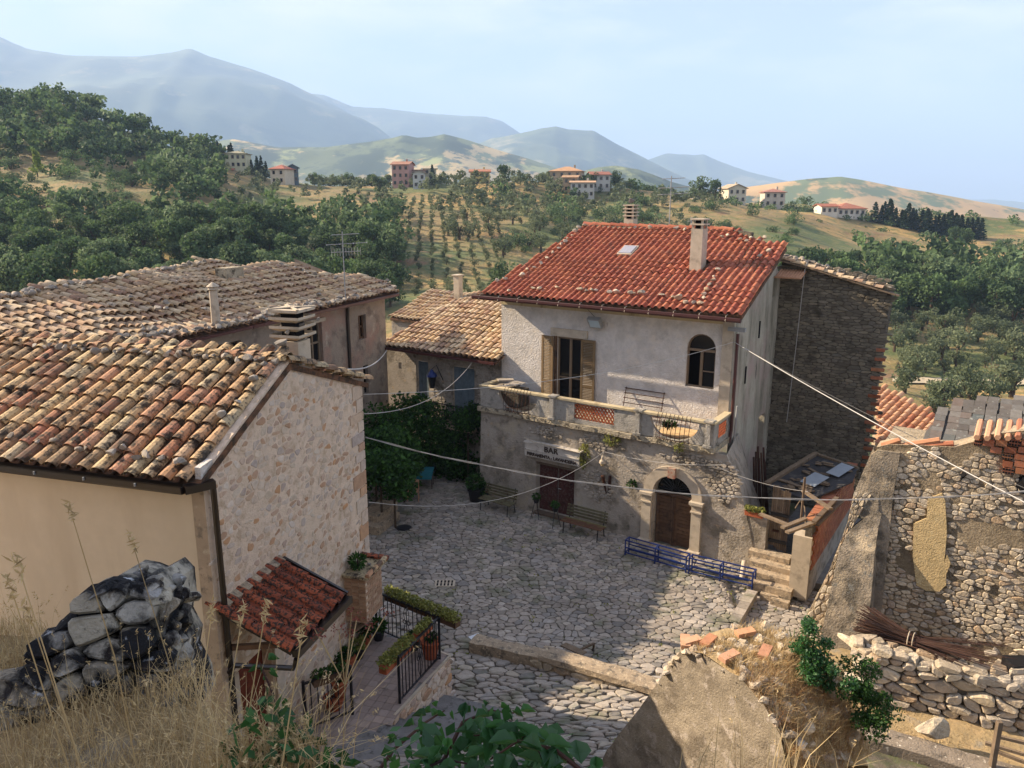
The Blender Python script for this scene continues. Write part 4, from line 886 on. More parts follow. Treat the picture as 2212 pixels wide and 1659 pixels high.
plankdoor(.06, .69, .0, 1.8, .25, 13, MT['doorwood'], True); d = plankdoor(.73, 1.36, .0, 1.8, .25, 13, MT['doorwood'], True)
MB().rock(HP(.76, .95, .21), .035, 3).build('handle', MT['rust'], d)
MB().box(HP(.71, .9, .2), (.07, .06, 1.8), Rs).box(HP(.71, 1.84, .18), (1.36, .1, .1), Rs).build('door_frame', MT['doorwood'], bar)
fl = MB().prism([HP(a, b, .3) for a, b in archrect(.06, 1.36, 1.88, 1.9, 12)], WN * .01).build('fanlight', MT['glass'], bar)
for k in range(11):
    an = math.pi * (k + .5) / 11; MB().tube([HP(.71 + .12 * math.cos(an), 1.93 + .12 * math.sin(an), .24), HP(.71 + .6 * math.cos(an), 1.93 + .56 * math.sin(an), .24)], .012, 4).build('bar', MT['iron'], fl)
po = MB(); A0 = []
n = 16
for i in range(n):                                             # voussoir ring, keystone proud
    t0, t1 = math.pi * i / n, math.pi * (i + 1) / n; c = .71; zi = 1.88
    k = .07 if i in (7, 8) else 0
    po.prism([HP(c + .69 * math.cos(t0), zi + .69 * math.sin(t0), -.07), HP(c + .69 * math.cos(t1), zi + .69 * math.sin(t1), -.07), HP(c + 1.03 * math.cos(t1), zi + 1.03 * math.sin(t1), -.07 - k), HP(c + 1.03 * math.cos(t0), zi + 1.03 * math.sin(t0), -.07 - k)], WN * .12)
po = po.build('portal_arch', MT['stonetrim'], bar)
MB().box(HP(.71, 2.72, -.14), (.24, .18, .34), Rs).build('keystone', M('red_stained_key', ['a08a78'], (6, .15), [('9c5a44', 9, .55, .05)], (30, .4)), po)
for s in (-.17, 1.59):
    p = MB().box(HP(s, .85, -.06), (.33, .14, 1.75), Rs).build('portal_pier', MT['stonetrim'], bar)
    MB().box(HP(s, 1.83, -.1), (.46, .26, .09), Rs).box(HP(s, 1.76, -.08), (.4, .2, .06), Rs).box(HP(s, 1.52, -.08), (.38, .19, .05), Rs).build('capital', MT['stonetrim'], p)
    MB().box(HP(s, .06, -.12), (.42, .3, .2), Rs).build('plinth', MT['stonetrim'], p)
MB().box(HP(.71, -.02, -.2), (1.9, .5, .12), Rs).build('threshold', MT['concrete'], bar)
# patches where the render has fallen: rough stones showing
def patch(s0, z0, W, H, seed, n=0.0, sc=.2):
    stones(bar, 'exposed_stone', lambda a, b: (HP(s0 + a, z0 + b, n), -WN), W, H, sc, sc * .6, MT['walllow'], lambda a, b: ((a / W - .5) ** 2 + (b / H - .5) ** 2) < .2 + .06 * math.sin(a * 9 + b * 5), .016, .05, .02, 60, seed=seed, rows=True)
patch(1.75, 1.9, 1.2, 1.5, 31, 0); patch(-3.0, 1.0, 1.7, 1.2, 32, 0); patch(-2.9, 2.9, 1.9, .7, 33, 0); patch(.2, 3.0, 2.3, .5, 34, 0, .16); patch(-5.0, 3.0, 1.6, .5, 35, 0, .16)
# objects on the house
t = thing('floodlight', 'grey square floodlight hung under the eave of the bar house', 'lamp', HP(-2.98, 7.25, 1.3))
X, Y2, Z2 = WX, (WN * .8 + UPV * .6).normalized(), (UPV * .8 - WN * .6).normalized()
MB().box(HP(-2.98, 7.2, 1.22), (.5, .16, .42), (X, Y2, Z2)).build('housing', MT['grey'], t)
MB().box(HP(-2.98, 7.2, 1.22) - Y2 * .085, (.4, .01, .32), (X, Y2, Z2)).build('lens', M('lens', ['a9bcc8'], (3, .1), (), None, .1), t)
MB().tube([HP(-3.1, 7.8, .7), HP(-3.0, 7.4, 1.2)], .01, 4).build('lead', MT['cabledark'], t)
t = thing('bell_lamp', 'small bell-shaped lamp hanging on the wall right of the bar sign', 'lamp', HP(-1.77, 2.8, -.3))
MB().lathe(HP(-1.77, 2.62, -.3), [(.11, 0), (.1, .08), (.05, .13), (.045, .22), (.01, .26)], 12).build('shade', MT['stonetrim'], t); MB().tube([HP(-1.77, 2.88, -.3), HP(-1.77, 3.02, -.2), HP(-1.77, 3.0, 0)], .012, 5).build('arm', MT['iron'], t)
MB().lathe(HP(-1.77, 2.5, -.3), [(.03, 0), (.06, .04), (.06, .1), (.03, .14)], 10).build('bulb', MT['ochre'], t)
t = thing('iron_torch_holder', 'rusty iron torch bracket on the wall left of the arched portal', 'bracket', HP(-1.83, 1.85, 0))
MB().tube([HP(-1.83, 2.1, -.14), HP(-1.8, 1.9, -.1), HP(-1.72, 1.4, -.02)], [.07, .05, .02], 7).build('cone', MT['rust'], t); MB().bar(HP(-1.6, 2.1, -.02), HP(-1.62, 1.35, -.02), .1, .03, WN).build('backplate', MT['rust'], t)
t = thing('leaning_grille', 'rusty five-bar iron grille leaning on the upper wall between window and balcony', 'grille', HP(-1.0, 4.3, 1.3))
def LG(a, b): return HP(a, 3.8 + b, 1.1 + .32 * b)
for k in range(6): MB().bar(LG(-1.85, .3 + k * .165), LG(-.32, .3 + k * .165), .03, .02).build('bar', MT['rust'], t)
for a in (-1.8, -.36): MB().bar(LG(a, .05), LG(a, 1.16), .022, .022).build('upright', MT['rust'], t)
r = random.Random(2)
t = thing('rubble_heap', 'heap of broken slabs and stones on the left end of the balcony', 'rubble', HP(-6.3, 3.8, .6))
for k in range(9):
    p = HP(-6.7 + r.uniform(0, .9), 4.5 + r.uniform(0, .25), .6 + r.uniform(-.3, .3)); MB().box(p, (r.uniform(.3, .7), r.uniform(.15, .3), .06), ((WX * math.cos(k) + WN * math.sin(k)), (WN * math.cos(k) - WX * math.sin(k)), (UPV + WX * .2).normalized())).build('slab_piece', MT['loose'], t)
MB().box(HP(-6.2, 4.15, .7), (1.1, .7, .65), Rs).build('heap_base', MT['darkmortar'], t)
def plantlump(name, label, cat, c, rad, n, mat, size=.05, group=None, sq=(1, 1, 1), seed=0, flat=.0):
    t = thing(name, label, cat, c, group); leaves('foliage', spray(c, rad, n, seed, sq), size, MT[mat], t, seed=seed, flat=flat); MB().tube([V(c) - UPV * rad * .9, V(c) + UPV * rad * .3], .012, 4).build('stem', MT['twig'], t); return t
plantlump('wall_plant', 'bushy green weed growing from the wall right of the bar sign', 'plant', HP(-2.6, 2.65, -.12), .3, 260, 'succulent', .05, sq=(.8, .5, 1.6), seed=3)
plantlump('wall_plant', 'yellowish weed growing under the middle of the balcony slab', 'plant', HP(-1.5, 3.45, -.12), .3, 240, 'succulent', .045, sq=(1.2, .5, .8), seed=4)
plantlump('wall_plant', 'small green weed on the wall left of the arched portal', 'plant', HP(-.7, 2.0, -.1), .2, 160, 'vine', .045, sq=(1.1, .5, 1), seed=5)
plantlump('wall_plant', 'thin dry weed hanging under the balcony slab near its right end', 'plant', HP(.95, 3.65, -.2), .2, 120, 'succulent', .04, sq=(1, .4, .9), seed=6)
plantlump('pot_plant', 'green plant standing in the right-hand balcony opening', 'plant', HP(.35, 4.2, .35), .22, 200, 'vine', .06, sq=(1.2, .7, .7), seed=7)
# ---------------------------------------------------------------- old masonry block behind the bar house, with its red tin canopy
N4 = 6.4
ob = thing('old_masonry_house', 'tall dark windowless stone house wall behind the bar house', 'house', HP(4, 0, 8))
top = [(1.96, 9.25), (3.1, 9.0), (4.4, 8.66), (5.75, 8.28)]
w4 = walls(hfr(N4), [(1.96, -.5), (5.35, -.5), (5.5, 2.2), (5.72, 8.1)] + top[::-1])
w4.add([HP(5.35, -.5, N4), HP(5.72, 8.1, N4), HP(5.75, 8.28, N4), HP(5.75, 8.28, N4 + .5), HP(5.35, -.5, N4 + .5)], [(0, 1, 2, 3, 4)])
w4.add([HP(5.75, 8.28, N4), HP(1.96, 9.25, N4), HP(1.96, 9.27, N4 + .5), HP(5.75, 8.3, N4 + .5)], [(0, 1, 2, 3)])
core4 = w4.build('wall', MT['darkmortar'], ob)
def in4(a, b):
    zt = np.interp(a, [t[0] for t in top], [t[1] for t in top]); return b < zt - .12 and a < 3.3 + 2.35 * min(1, (b + 3) / 9)
stones(core4, 'stone', lambda a, b: (HP(1.98 + a, b, N4), -WN), 3.75, 9.4, .26, .1, MT['darkstone'], lambda a, b: in4(a + 1.98 - 1.96, b), .01, .028, .02, 300, seed=41, rows=True, drop=.2, rnd=1.0)
r = random.Random(12)
for k in range(14): MB().box(HP(5.62 + r.uniform(-.06, .0), 2.0 + k * .33 + r.uniform(-.04, .04), N4 - .03), (r.uniform(.25, .5), .1, .11), Rs, tone=r.random()).build('brick', MT['brick'], core4)
for (a, b), (a2, b2) in zip(top, top[1:]):
    MB().bar(HP(a - .02, b + .02, N4 - .1), HP(a2 + (.25 if a2 > 5 else 0), b2 + .02 - (.05 if a2 > 5 else 0), N4 - .1), .3, .05, UPV).build('verge_board', MT['wood'], ob)
TC = tile_mesh('tile', .5, .112, .09, 6, 0, MT['coppo'], .055); TF = tile_mesh('tile', .52, .12, .1, 6, 0, MT['coppof'], .045)
dsl = (HP(5.75, 8.28, 0) - HP(1.96, 9.25, 0)).normalized()
tiled(core4, HP(1.96, 9.3, N4 - .15), WN, -dsl, [(0, -3.6), (1.0, -3.6), (1.0, 0), (0, 0)], .26, .34, TC, MT['coppo'], None, .02, .08, 40, 9)
rocks([HP(a, np.interp(a, [t[0] for t in top], [t[1] for t in top]) + .16, N4 + r.uniform(-.1, .5)) for a in np.linspace(2.1, 5.7, 40)], .12, 'pale loose stone on the sloping verge of the dark stone house', 'stones on the dark house verge', seed=6)
cn = MB(); 
for k in range(9): cn.bar(HP(2.0 + k * .1, 8.72, N4 - .75), HP(2.0 + k * .1, 8.95, N4 - .02), .06, .03, UPV)
cn.box(HP(2.4, 8.8, N4 - .4), (.95, .75, .03), (WX, (WN + UPV * .3).normalized(), (UPV - WN * .3).normalized())); cn.build('tile_canopy', MT['orangetile'], ob)
rf = MB().tube([HP(2.9, 9.25, N4 - .2), HP(2.85, 9.0, N4 - .22), HP(2.75, 6, N4 - .12), HP(2.65, 3.2, N4 - .1)], .014, 5); c = rf.build('cable', MT['cable'], None, 'pale cable hanging straight down the dark stone wall', 'cable')
# ---------------------------------------------------------------- low house between the two big roofs
lh = thing('low_house', 'low house with weathered tiled roof left of the bar house', 'house', HP(-10, 0, 4))
N5 = 1.75
w = walls(hfr(N5), [(-13.6, -.5), (-7.22, -.5), (-7.22, 5.25), (-13.6, 5.25)], [rect(-9.95, -8.75, 2.4, 4.7), rect(-11.9, -11.2, 3.0, 4.7), rect(-12.9, -12.7, 4.2, 4.5)], .2)
w.build('wall', MT['walllow'], lh)
stones(lh, 'exposed_stone', lambda a, b: (HP(-11 + a, 2.0 + b, N5), -WN), 3.7, 3.1, .24, .13, MT['walllow'], lambda a, b: (a > 2.3 or a < 1.0) and noise.noise(V((a, b, 3))) > -.15, .016, .035, .02, 90, seed=44, rows=True)
E5 = HP(-13.55, 5.3, 1.05); u5 = (WN + UPV * .42).normalized(); n5 = (UPV - WN * .42).normalized()
def on5(uu, vv): q = Pp(uu, vv, E5, n5) - E5; return (q.dot(WX), q.dot(u5))
p5 = [(0, 0), (6.35, 0), (6.35, on5(1083, 650)[1]), on5(1050, 638), on5(1010, 640), on5(985, 645), on5(960, 662), on5(900, 700), on5(835, 735)]
rf5 = MB().prism([E5 + WX * a + u5 * b - n5 * .02 for a, b in p5], -n5 * .1).build('roof', MT['pan'], lh)
tiled(rf5, E5, WX, u5, p5, .275, .38, TC, MT['coppo'], MT['pan'], .018, .05, 300, 14, .12)
MB().bar(E5 + WX * 0 - UPV * .08 - WN * .02, E5 + WX * 6.3 - UPV * .08 - WN * .02, .1, .09).build('gutter', MT['gutter'], lh)
c5 = E5 + WX * on5(990, 645)[0] + u5 * on5(990, 645)[1]
c = MB().box(c5 + UPV * .35, (.3, .3, 1.4), Rs).build('chimney', MT['stonetrim'], lh); MB().box(c5 + UPV * 1.08, (.42, .42, .05), Rs).build('cap', MT['stonetrim'], c)
rocks([c5 + WX * x + WN * y + UPV * .05 for x, y in ((-.5, .1), (-.9, -.1), (.3, .2), (.5, .3), (.9, .2), (1.3, .2), (1.6, .2))], .13, 'grey loose stone on the ridge of the low tiled house', 'stones on the low house roof', seed=7)
for (a0, a1, z0, z1) in ((-9.9, -8.8, 2.4, 4.65), (-11.85, -11.25, 3.0, 4.65)):
    d = MB().box(HP((a0 + a1) / 2, (z0 + z1) / 2, N5 + .15), (a1 - a0, .03, z1 - z0), Rs).build('door', M('pale_blue_door', ['5d6a70'], (5, .15), [('40484c', 6, .6, .06)], None), lh)
    for k in range(3): a = a0 + (k + .5) * (a1 - a0) / 3; MB().box(HP(a, (z0 + z1) / 2, N5 + .12), ((a1 - a0) / 3 - .02, .02, z1 - z0 - .1), Rs).build('plank', M('pale_blue_door', ['66737a'], (5, .2), (), None), d)
MB().box(HP(-9.35, 2.3, N5 - .4), (2.1, .9, .14), Rs).build('balcony_slab', MT['concrete'], lh)
bl = MB().bar(HP(-10.3, 3.25, N5 - .82), HP(-8.4, 3.25, N5 - .82), .04, .03).bar(HP(-10.3, 2.45, N5 - .82), HP(-8.4, 2.45, N5 - .82), .03, .02).build('balcony_railing', MT['iron'], lh)
for k in range(17): MB().bar(HP(-10.3 + k * .119, 2.4, N5 - .82), HP(-10.3 + k * .119, 3.25, N5 - .82), .016, .016).build('baluster', MT['iron'], bl)
t = thing('wall_lantern', 'blue-topped iron lantern on a bracket beside the low house balcony', 'lamp', HP(-10.6, 4.2, N5 - .5))
MB().lathe(HP(-10.6, 4.25, N5 - .5), [(.24, 0), (.2, .08), (.1, .2), (.03, .3)], 8).build('hood', MT['blue'], t); MB().lathe(HP(-10.6, 3.75, N5 - .5), [(.1, 0), (.18, .48)], 6).build('cage', MT['iron'], t); MB().tube([HP(-10.6, 4.55, N5 - .5), HP(-10.5, 4.7, N5 - .3), HP(-10.4, 4.0, N5)], .02, 5).build('arm', MT['iron'], t)
# roof fragment further back
bk = thing('back_roof', 'sunlit orange tiled roof glimpsed between the left house and the low house', 'house', HP(-13.5, 0, 7))
E6 = HP(-16.5, 5.7, 5.2); u6 = (WN + UPV * .3).normalized(); q6 = [(0, 0), (6, 0), (6, 3.2), (0, 3.2)]
r6 = MB().prism([E6 + WX * a + u6 * b for a, b in q6], -UPV * .12).build('roof', MT['pan'], bk); tiled(r6, E6, WX, u6, q6, .275, .38, TC, MT['coppo'], None, .018, .05, 60, 15, .1)
MB().box(HP(-13.5, 2.6, 6.8), (6, 3, 6), Rs).build('wall', MT['walllow'], bk)
# ---------------------------------------------------------------- long house at the left with the old tiled roof
GX = V((.383, .924, 0)).normalized(); GU = V((-.924, .383, 0)).normalized(); PIT = .315
C3 = Yp(857, 632, 32.6); C3.z = 7.6
def LP(s, z, n=0.0): return C3 + GX * s + V((0, 0, z - 7.6)) + GU * n
u3 = (GU + UPV * PIT).normalized(); n3 = (UPV - GU * PIT).normalized()
lo = thing('long_house', 'long grey rendered house under a big old stone-weighted tiled roof', 'house', LP(-8, 2, 4))
def on3(uu, vv): q = Pp(uu, vv, C3, n3) - C3; return (q.dot(GX), q.dot(u3))
far3 = on3(857, 633); L0 = -23.5
p3 = [(L0, 0), (.1, 0), on3(858, 627), on3(800, 604), on3(770, 598), on3(690, 595), on3(640, 574), on3(600, 572), on3(530, 578), on3(470, 566), on3(430, 566), on3(330, 586), on3(230, 602), on3(100, 622), on3(0, 641), on3(-260, 700)]
E3 = C3 - UPV * .02
rf3 = MB().prism([E3 + GX * a + u3 * b - n3 * .04 for a, b in p3], -n3 * .12).build('roof', MT['pan'], lo)
t3 = tiled(rf3, E3, GX, u3, p3, .28, .39, TC, MT['coppo'], MT['pan'], .03, .09, 300, 16, .2)
W3 = .45                                                        # wall set back under the eave
wl = walls(lambda a, b, d=0: LP(a, b, W3 + d), [(L0, -1), (-.25, -1), (-.25, 7.5), (L0, 7.5)], [rect(-2.3, -1.75, 5.9, 6.9), rect(-5.6, -4.7, 5.5, 7.0), rect(-10.9, -9.0, 4.6, 7.05), rect(-17.9, -17.1, 6.0, 6.6), rect(-2.1, -1.75, 3.6, 4.8)], .25)
wl.add([LP(-.25, -1, W3), LP(-.25, 7.5, W3), LP(-.25, 8.9, 5), LP(-.25, -1, 5)], [(0, 1, 2, 3)]); wl.build('wall', M('pinkish_grey_render', ['8f8375'], [(.8, .14), (6, .08)], [('75695f', 1.5, .56, .06), ('9a7f70', .5, .56, .05), ('a79c8a', 2, .64, .05)], (16, .8, .03)), lo)
A3 = (GX, GU, UPV)
for (a0, a1, z0, z1, mt) in ((-2.3, -1.75, 5.9, 6.9, 'doorwood'), (-5.6, -4.7, 5.5, 7.0, 'wood'), (-10.9, -9.0, 4.6, 7.05, 'doorwood'), (-17.9, -17.1, 6.0, 6.6, 'doorwood'), (-2.1, -1.75, 3.6, 4.8, 'dark')):
    f = MB()
    for a in (a0 + .04, (a0 + a1) / 2, a1 - .04): f.box(LP(a, (z0 + z1) / 2, W3 + .16), (.08, .05, z1 - z0), A3)
    for z in (z0 + .04, (z0 + z1) / 2, z1 - .04): f.box(LP((a0 + a1) / 2, z, W3 + .163), (a1 - a0, .05, .07), A3)
    f = f.build('window', MT[mt], lo); MB().box(LP((a0 + a1) / 2, (z0 + z1) / 2, W3 + .2), (a1 - a0, .02, z1 - z0), A3).build('pane', MT['dark' if a0 < -4 else 'glass'], f)
MB().box(LP(-5.15, 7.1, W3 - .03), (1.2, .1, .14), A3).build('lintel', MT['stonetrim'], lo)
MB().tube([LP(-3.1, 7.4, .35), LP(-3.1, 6.9, W3 - .06), LP(-3.1, 2, W3 - .06)], .07, 7).build('downpipe', MT['gutterblack'], lo)
g = MB(); g.bar(LP(L0, 7.36, -.06), LP(-9, 7.5, -.06), .1, .08); g.bar(LP(-9, 7.5, -.06), LP(0, 7.52, -.06), .13, .1); g.build('gutter', MT['gutter'], lo)
for sgn_, lab in ((-9.0, 'a'),):
    MB().box(LP(-15.2, 6.95, .2), (.7, .3, .3), A3).build('box_gutter', MT['grey'], lo)
q = on3(467, 700); pq = E3 + GX * q[0] + u3 * q[1]
c = MB().tube([pq - UPV * .2, pq + UPV * 1.05], [.14, .12], 10).build('pipe_chimney', MT['stonetrim'], lo); MB().lathe(pq + UPV * 1.05, [(.1, 0), (.17, .04), (.13, .1), (.2, .13), (.03, .25)], 10).build('cowl', MT['stonetrim'], c)
q = on3(497, 600); pq = E3 + GX * q[0] + u3 * q[1]; MB().box(pq + UPV * .1, (.9, .5, .6), A3).build('low_chimney_stack', MT['slab'], lo)
def r3(uu, vv, j=0): a, b = on3(uu, vv); return E3 + GX * a + u3 * b + n3 * .1
r = random.Random(31); pts = []
for k in range(105):                                            # along the eave and the valley of the roof
    t = r.random(); uu = 250 + 600 * t; vv = np.interp(uu, [250, 480, 640, 760, 850], [742, 715, 678, 652, 628]) - abs(r.gauss(0, 1)) * 9; pts.append(r3(uu, vv))
rocks(pts, .14, 'grey loose stone lying along the eave of the big old tiled roof', 'stones along the long house eave', seed=88); pts = []
for k in range(60): uu = r.uniform(0, 450); vv = np.interp(uu, [0, 230, 430], [647, 606, 571]) + r.uniform(0, 7); pts.append(r3(uu, vv))
for k in range(30): uu = r.uniform(560, 850); vv = np.interp(uu, [430, 600, 700, 800, 850], [570, 577, 600, 608, 626]) + r.uniform(0, 5); pts.append(r3(uu, vv))
rocks(pts, .13, 'grey loose stone lying along the ridge of the big old tiled roof', 'stones along the long house ridge', seed=89); pts = []
for k in range(22): pts.append(r3(r.uniform(60, 700), r.uniform(640, 700)))
rocks(pts, .13, 'grey loose stone lying mid-slope on the big old tiled roof', 'stones mid-slope on the long house roof', seed=8)
# antennas
def antenna(label, base, h, booms, sk='antenna'):
    t = thing(sk, label, 'antenna', base); MB().tube([base - UPV * .2, base + UPV * h], .022, 5).build('mast', MT['grey'], t)
    for z, ln, ang, ne, el in booms:
        X = V((math.cos(ang), math.sin(ang), .05)); Y = UPV.cross(X); b = MB().tube([base + UPV * z - X * ln * .4, base + UPV * z + X * ln * .6], .014, 4).build('boom', MT['grey'], t)
        for k in range(ne): c = base + UPV * z + X * (ln * (-.4 + k / (ne - 1))); D = Y if el > 0 else UPV; MB().tube([c - D * abs(el) / 2, c + D * abs(el) / 2], .007, 4).build('element', MT['grey'], b)
    return t
antenna('tall thin television antenna at the far end of the old tiled roof', r3(745, 648), 2.5, [(2.4, 1.0, .1, 5, .5), (2.05, 1.5, .2, 4, .9), (1.75, 1.1, .05, 11, -.3)])
antenna('tall multi-boom television antenna behind the red roof ridge', Pp(1437, 492, E0, rn) + WN * .4, 2.0, [(1.9, .9, .1, 9, .22), (1.55, 1.2, -.3, 3, .7), (1.3, 1.3, .4, 4, .4)])
antenna('short antenna mast just left of the front chimney', Pp(1484, 498, E0, rn) + WN * .4, .5, [(.35, .3, .1, 3, .2)])
# ---------------------------------------------------------------- near left house: beige front, stone gable, terrace
ZT = 1.7; CC = Zp(804, 1362, ZT); A2 = V((.272, .962, 0)).normalized(); N2 = V((.962, -.272, 0)).normalized()
def GP(t, z, n=0.0): return V((CC.x, CC.y, 0)) + A2 * t + UPV * z + N2 * n       # t<0 towards the viewer, n outwards
def ong(uu, vv, n=0.0): q = Pp(uu, vv, GP(0, 0, n), N2) - GP(0, 0, n); return (q.dot(A2), q.z)
pk = ong(622, 786); fa = ong(797, 818); frn = ong(437, 1035)
T0 = frn[0]; nh = thing('near_house', 'beige house with embedded-stone gable wall and mixed-colour tiled roof', 'house', GP(T0 / 2, 4, -3))
gb = [(T0, -1.5), (0, -1.5), (0, fa[1]), pk, (T0, frn[1])]
w = walls(lambda a, b, d=0: GP(a, b, -d), gb, [rect(T0 + .35, T0 + 1.35, ZT, ZT + 2.1)], .3)
gw = w.build('gable_wall', MT['gableplaster'], nh)
def keepg(a, b):
    t = T0 + a; z = -.5 + b
    zt = np.interp(t, [T0, pk[0], 0], [frn[1], pk[1], fa[1]]); 
    if z > zt - .08 or t < T0 + .12 or t > -.1: return False
    if T0 + .25 < t < T0 + 1.45 and z < ZT + 2.2: return False
    return noise.noise(V((a * 1.7, b * 1.7, 8))) > -.5 and random.Random(int(a * 1000) + int(b * 7777)).random() < .62
stones(gw, 'embedded_stone', lambda a, b: (GP(T0 + a, -.5 + b, 0), N2), -T0, 9.4, .165, .11, MT['gablestone'], keepg, .02, .008, .02, 300, seed=51, drop=.14, jit=.46, rnd=1.2)
r = random.Random(5)                                            # quoins at the far corner
k = 0; z = ZT
while z < fa[1] - .3:
    h = r.uniform(.2, .34); ln = r.uniform(.35, .6) if k % 2 else r.uniform(.2, .3); MB().box(GP(-ln / 2 + .03, z + h / 2, -.1), (.24, ln, h - .03), (N2, A2, UPV), tone=r.random()).build('quoin', MT['gablestone'], gw); z += h; k += 1
# beige front and the other walls
f = MB(); FW = 14.0
f.add([GP(T0, -1.5, 0), GP(T0, frn[1] + .02, 0), GP(T0, frn[1] + .02, -FW), GP(T0, -1.5, -FW)], [(0, 1, 2, 3)]).build('front_wall', MT['beige'], nh)
MB().add([GP(0, -1.5, 0), GP(0, fa[1], 0), GP(0, fa[1], -FW), GP(0, -1.5, -FW)], [(3, 2, 1, 0)]).build('rear_wall', MT['gableplaster'], nh)
MB().add([GP(T0 - .002, -1.5, -.0), GP(T0 - .002, frn[1], -.0), GP(T0 - .006, frn[1], -.22), GP(T0 - .006, -1.5, -.28)], [(0, 1, 2, 3)]).build('corner_render_strip', M('stained_corner', ['a8967f'], (3, .15), [('7d7263', 5, .6, .05), ('c2b49c', 3, .6, .05)], (20, .5)), nh)
# roof: front slope up to the ridge, rear slope down
OV = .17
RF = GP(pk[0], pk[1] + .03, 0); EFz = frn[1] + .06 - OV * (pk[1] - frn[1]) / (pk[0] - T0)
EF = GP(T0 - OV, EFz, 0); uf = (RF - EF); Lf = uf.length; uf.normalize(); nf = (-N2).cross(uf).normalized(); nf = nf if nf.z > 0 else -nf
ov2 = .05; XN = -N2
pf = [(-ov2, 0), (FW, 0), (FW, Lf), (-ov2, Lf)]
rfd = MB().prism([EF + XN * a + uf * b - nf * .02 for a, b in pf], -nf * .1).build('roof', MT['pan'], nh)
tiled(rfd, EF, XN, uf, [(.1, -.02), (FW, -.02), (FW, Lf), (-.08, Lf)],   .3, .41, TF, MT['coppof'], MT['pan'], .012, .035, 300, 52, .03)
ER = GP(.3, fa[1] + .05 - .1, 0); ur = (RF - ER); Lr = ur.length; ur.normalize(); nr_ = XN.cross(ur).normalized(); nr_ = nr_ if nr_.z > 0 else -nr_
MB().prism([GP(T0 + .0, frn[1] - .05, .02), GP(pk[0], pk[1] - .04, .02), GP(pk[0], pk[1] + .07, .02), GP(T0 + .0, frn[1] + .08, .02)], -N2 * .16).build('verge_mortar', MT['gableplaster'], nh)
rr2 = MB().prism([ER + XN * a + ur * b - nr_ * .02 for a, b in [(-ov2, 0), (FW, 0), (FW, Lr), (-ov2, Lr)]], -nr_ * .1).build('rear_roof', MT['pan'], nh)
tiled(rr2, ER, XN, ur, [(-.05, 0), (FW, 0), (FW, Lr), (-.05, Lr)],   .3, .41, TF, MT['coppof'], None, .012, .035, 0, 53, .03)
r = random.Random(6); n = int(FW / .34)
TFr = tile_mesh('ridge_tile', .46, .14, .12, 6, 0, MT['coppof'])
for k in range(n):
    P = RF + XN * (k * .34 - .05) + UPV * .03; X, Y, Z = (XN.cross(UPV) + V((0, 0, r.uniform(-.05, .05)))).normalized(), XN, UPV
    o = link('ridge_tile', TFr[0], rfd); o.matrix_local = Matrix.Translation(-ORG[nh.name]) @ Matrix(((X.x, Y.x, Z.x, P.x), (X.y, Y.y, Z.y, P.y), (X.z, Y.z, Z.z, P.z), (0, 0, 0, 1)))
rocks([RF + XN * (x + r.uniform(-.1, .1)) - uf * r.uniform(.12, .2) + nf * .1 for x in np.linspace(.1, 5.5, 26)], .125, 'grey rock lying along the ridge of the near tiled roof', 'rocks along the near ridge', name='rock', seed=9)
pe = [EF + XN * (x + r.uniform(-.05, .05)) + uf * (.32 + r.uniform(-.12, .15)) + nf * .14 for x in (.28, .42, .72, 1.05, 1.12, 1.55, 1.62, 2.2, 2.32, 2.9, 3.2, 3.75, 4.3)]
rocks(pe, .1, 'grey rock weighting a tile near the eave of the near roof', 'rocks near the near roof eave', name='rock', seed=10)
rocks([EF + XN * a + uf * b + nf * .13 for a, b in ((.3, 1.35), (.2, 1.7), (.22, 2.3), (.28, 2.75), (.25, 3.35), (.3, 3.7), (.12, 3.95), (.5, 3.9))], .12, 'grey rock holding down the verge tiles beside the gable', 'rocks on the near verge', name='rock', seed=11)
rocks([ER + XN * (.1 + .1 * k) + ur * (.15 + .35 * k) + nr_ * .12 for k in range(8)], .1, 'pale rock on the short rear slope behind the gable', 'rocks on the rear verge', name='rock', seed=12)
# gutter and downpipe
G0 = EF - A2 * .1 - UPV * .06 - N2 * .12; G1 = EF - A2 * .1 - UPV * .0 - N2 * FW
g = MB(); pr = [(-.08, .06), (-.08, -.03), (-.06, -.06), (.06, -.06), (.07, -.03), (.07, .06)]; vv = [P + A2 * x + UPV * z for P in (G0, G1) for x, z in pr]
g.add(vv, [(i, i + 1, i + 7, i + 6) for i in range(5)] + [(0, 1, 2, 3, 4, 5), (6, 7, 8, 9, 10, 11)]); g.add([p + UPV * .012 + A2 * (.01 if i % 6 < 3 else -.01) for i, p in enumerate(vv)], [(i + 1, i, i + 6, i + 7) for i in range(5)])
gut2 = g.build('gutter', MT['gutterblack'], nh)
for k in range(7): P = G0 - N2 * (.8 + k * .95) - A2 * .09 + UPV * .03; MB().box(P, (.02, .03, .05), (N2, A2, UPV)).build('clip', MT['grey'], gut2)
MB().bar(G0 + N2 * .0, G0 + A2 * .36 + N2 * .26, .15, .12).build('gutter_return', MT['gutterblack'], gut2)
MB().prism([GP(T0 - .05, frn[1] - .02, .02), GP(T0 + .25, frn[1] + .1, .02), GP(T0 + .25, frn[1] + .24, .02), GP(T0 - .05, frn[1] + .2, .02)], -N2 * .1).build('white_plaster_wedge', MT['wallup'], nh)
dp = GP(T0 + .1, 0, .1); MB().tube([V((dp.x, dp.y, frn[1] - .1)), V((dp.x, dp.y, -1))], .05, 8).build('downpipe', MT['gutterblack'], nh)
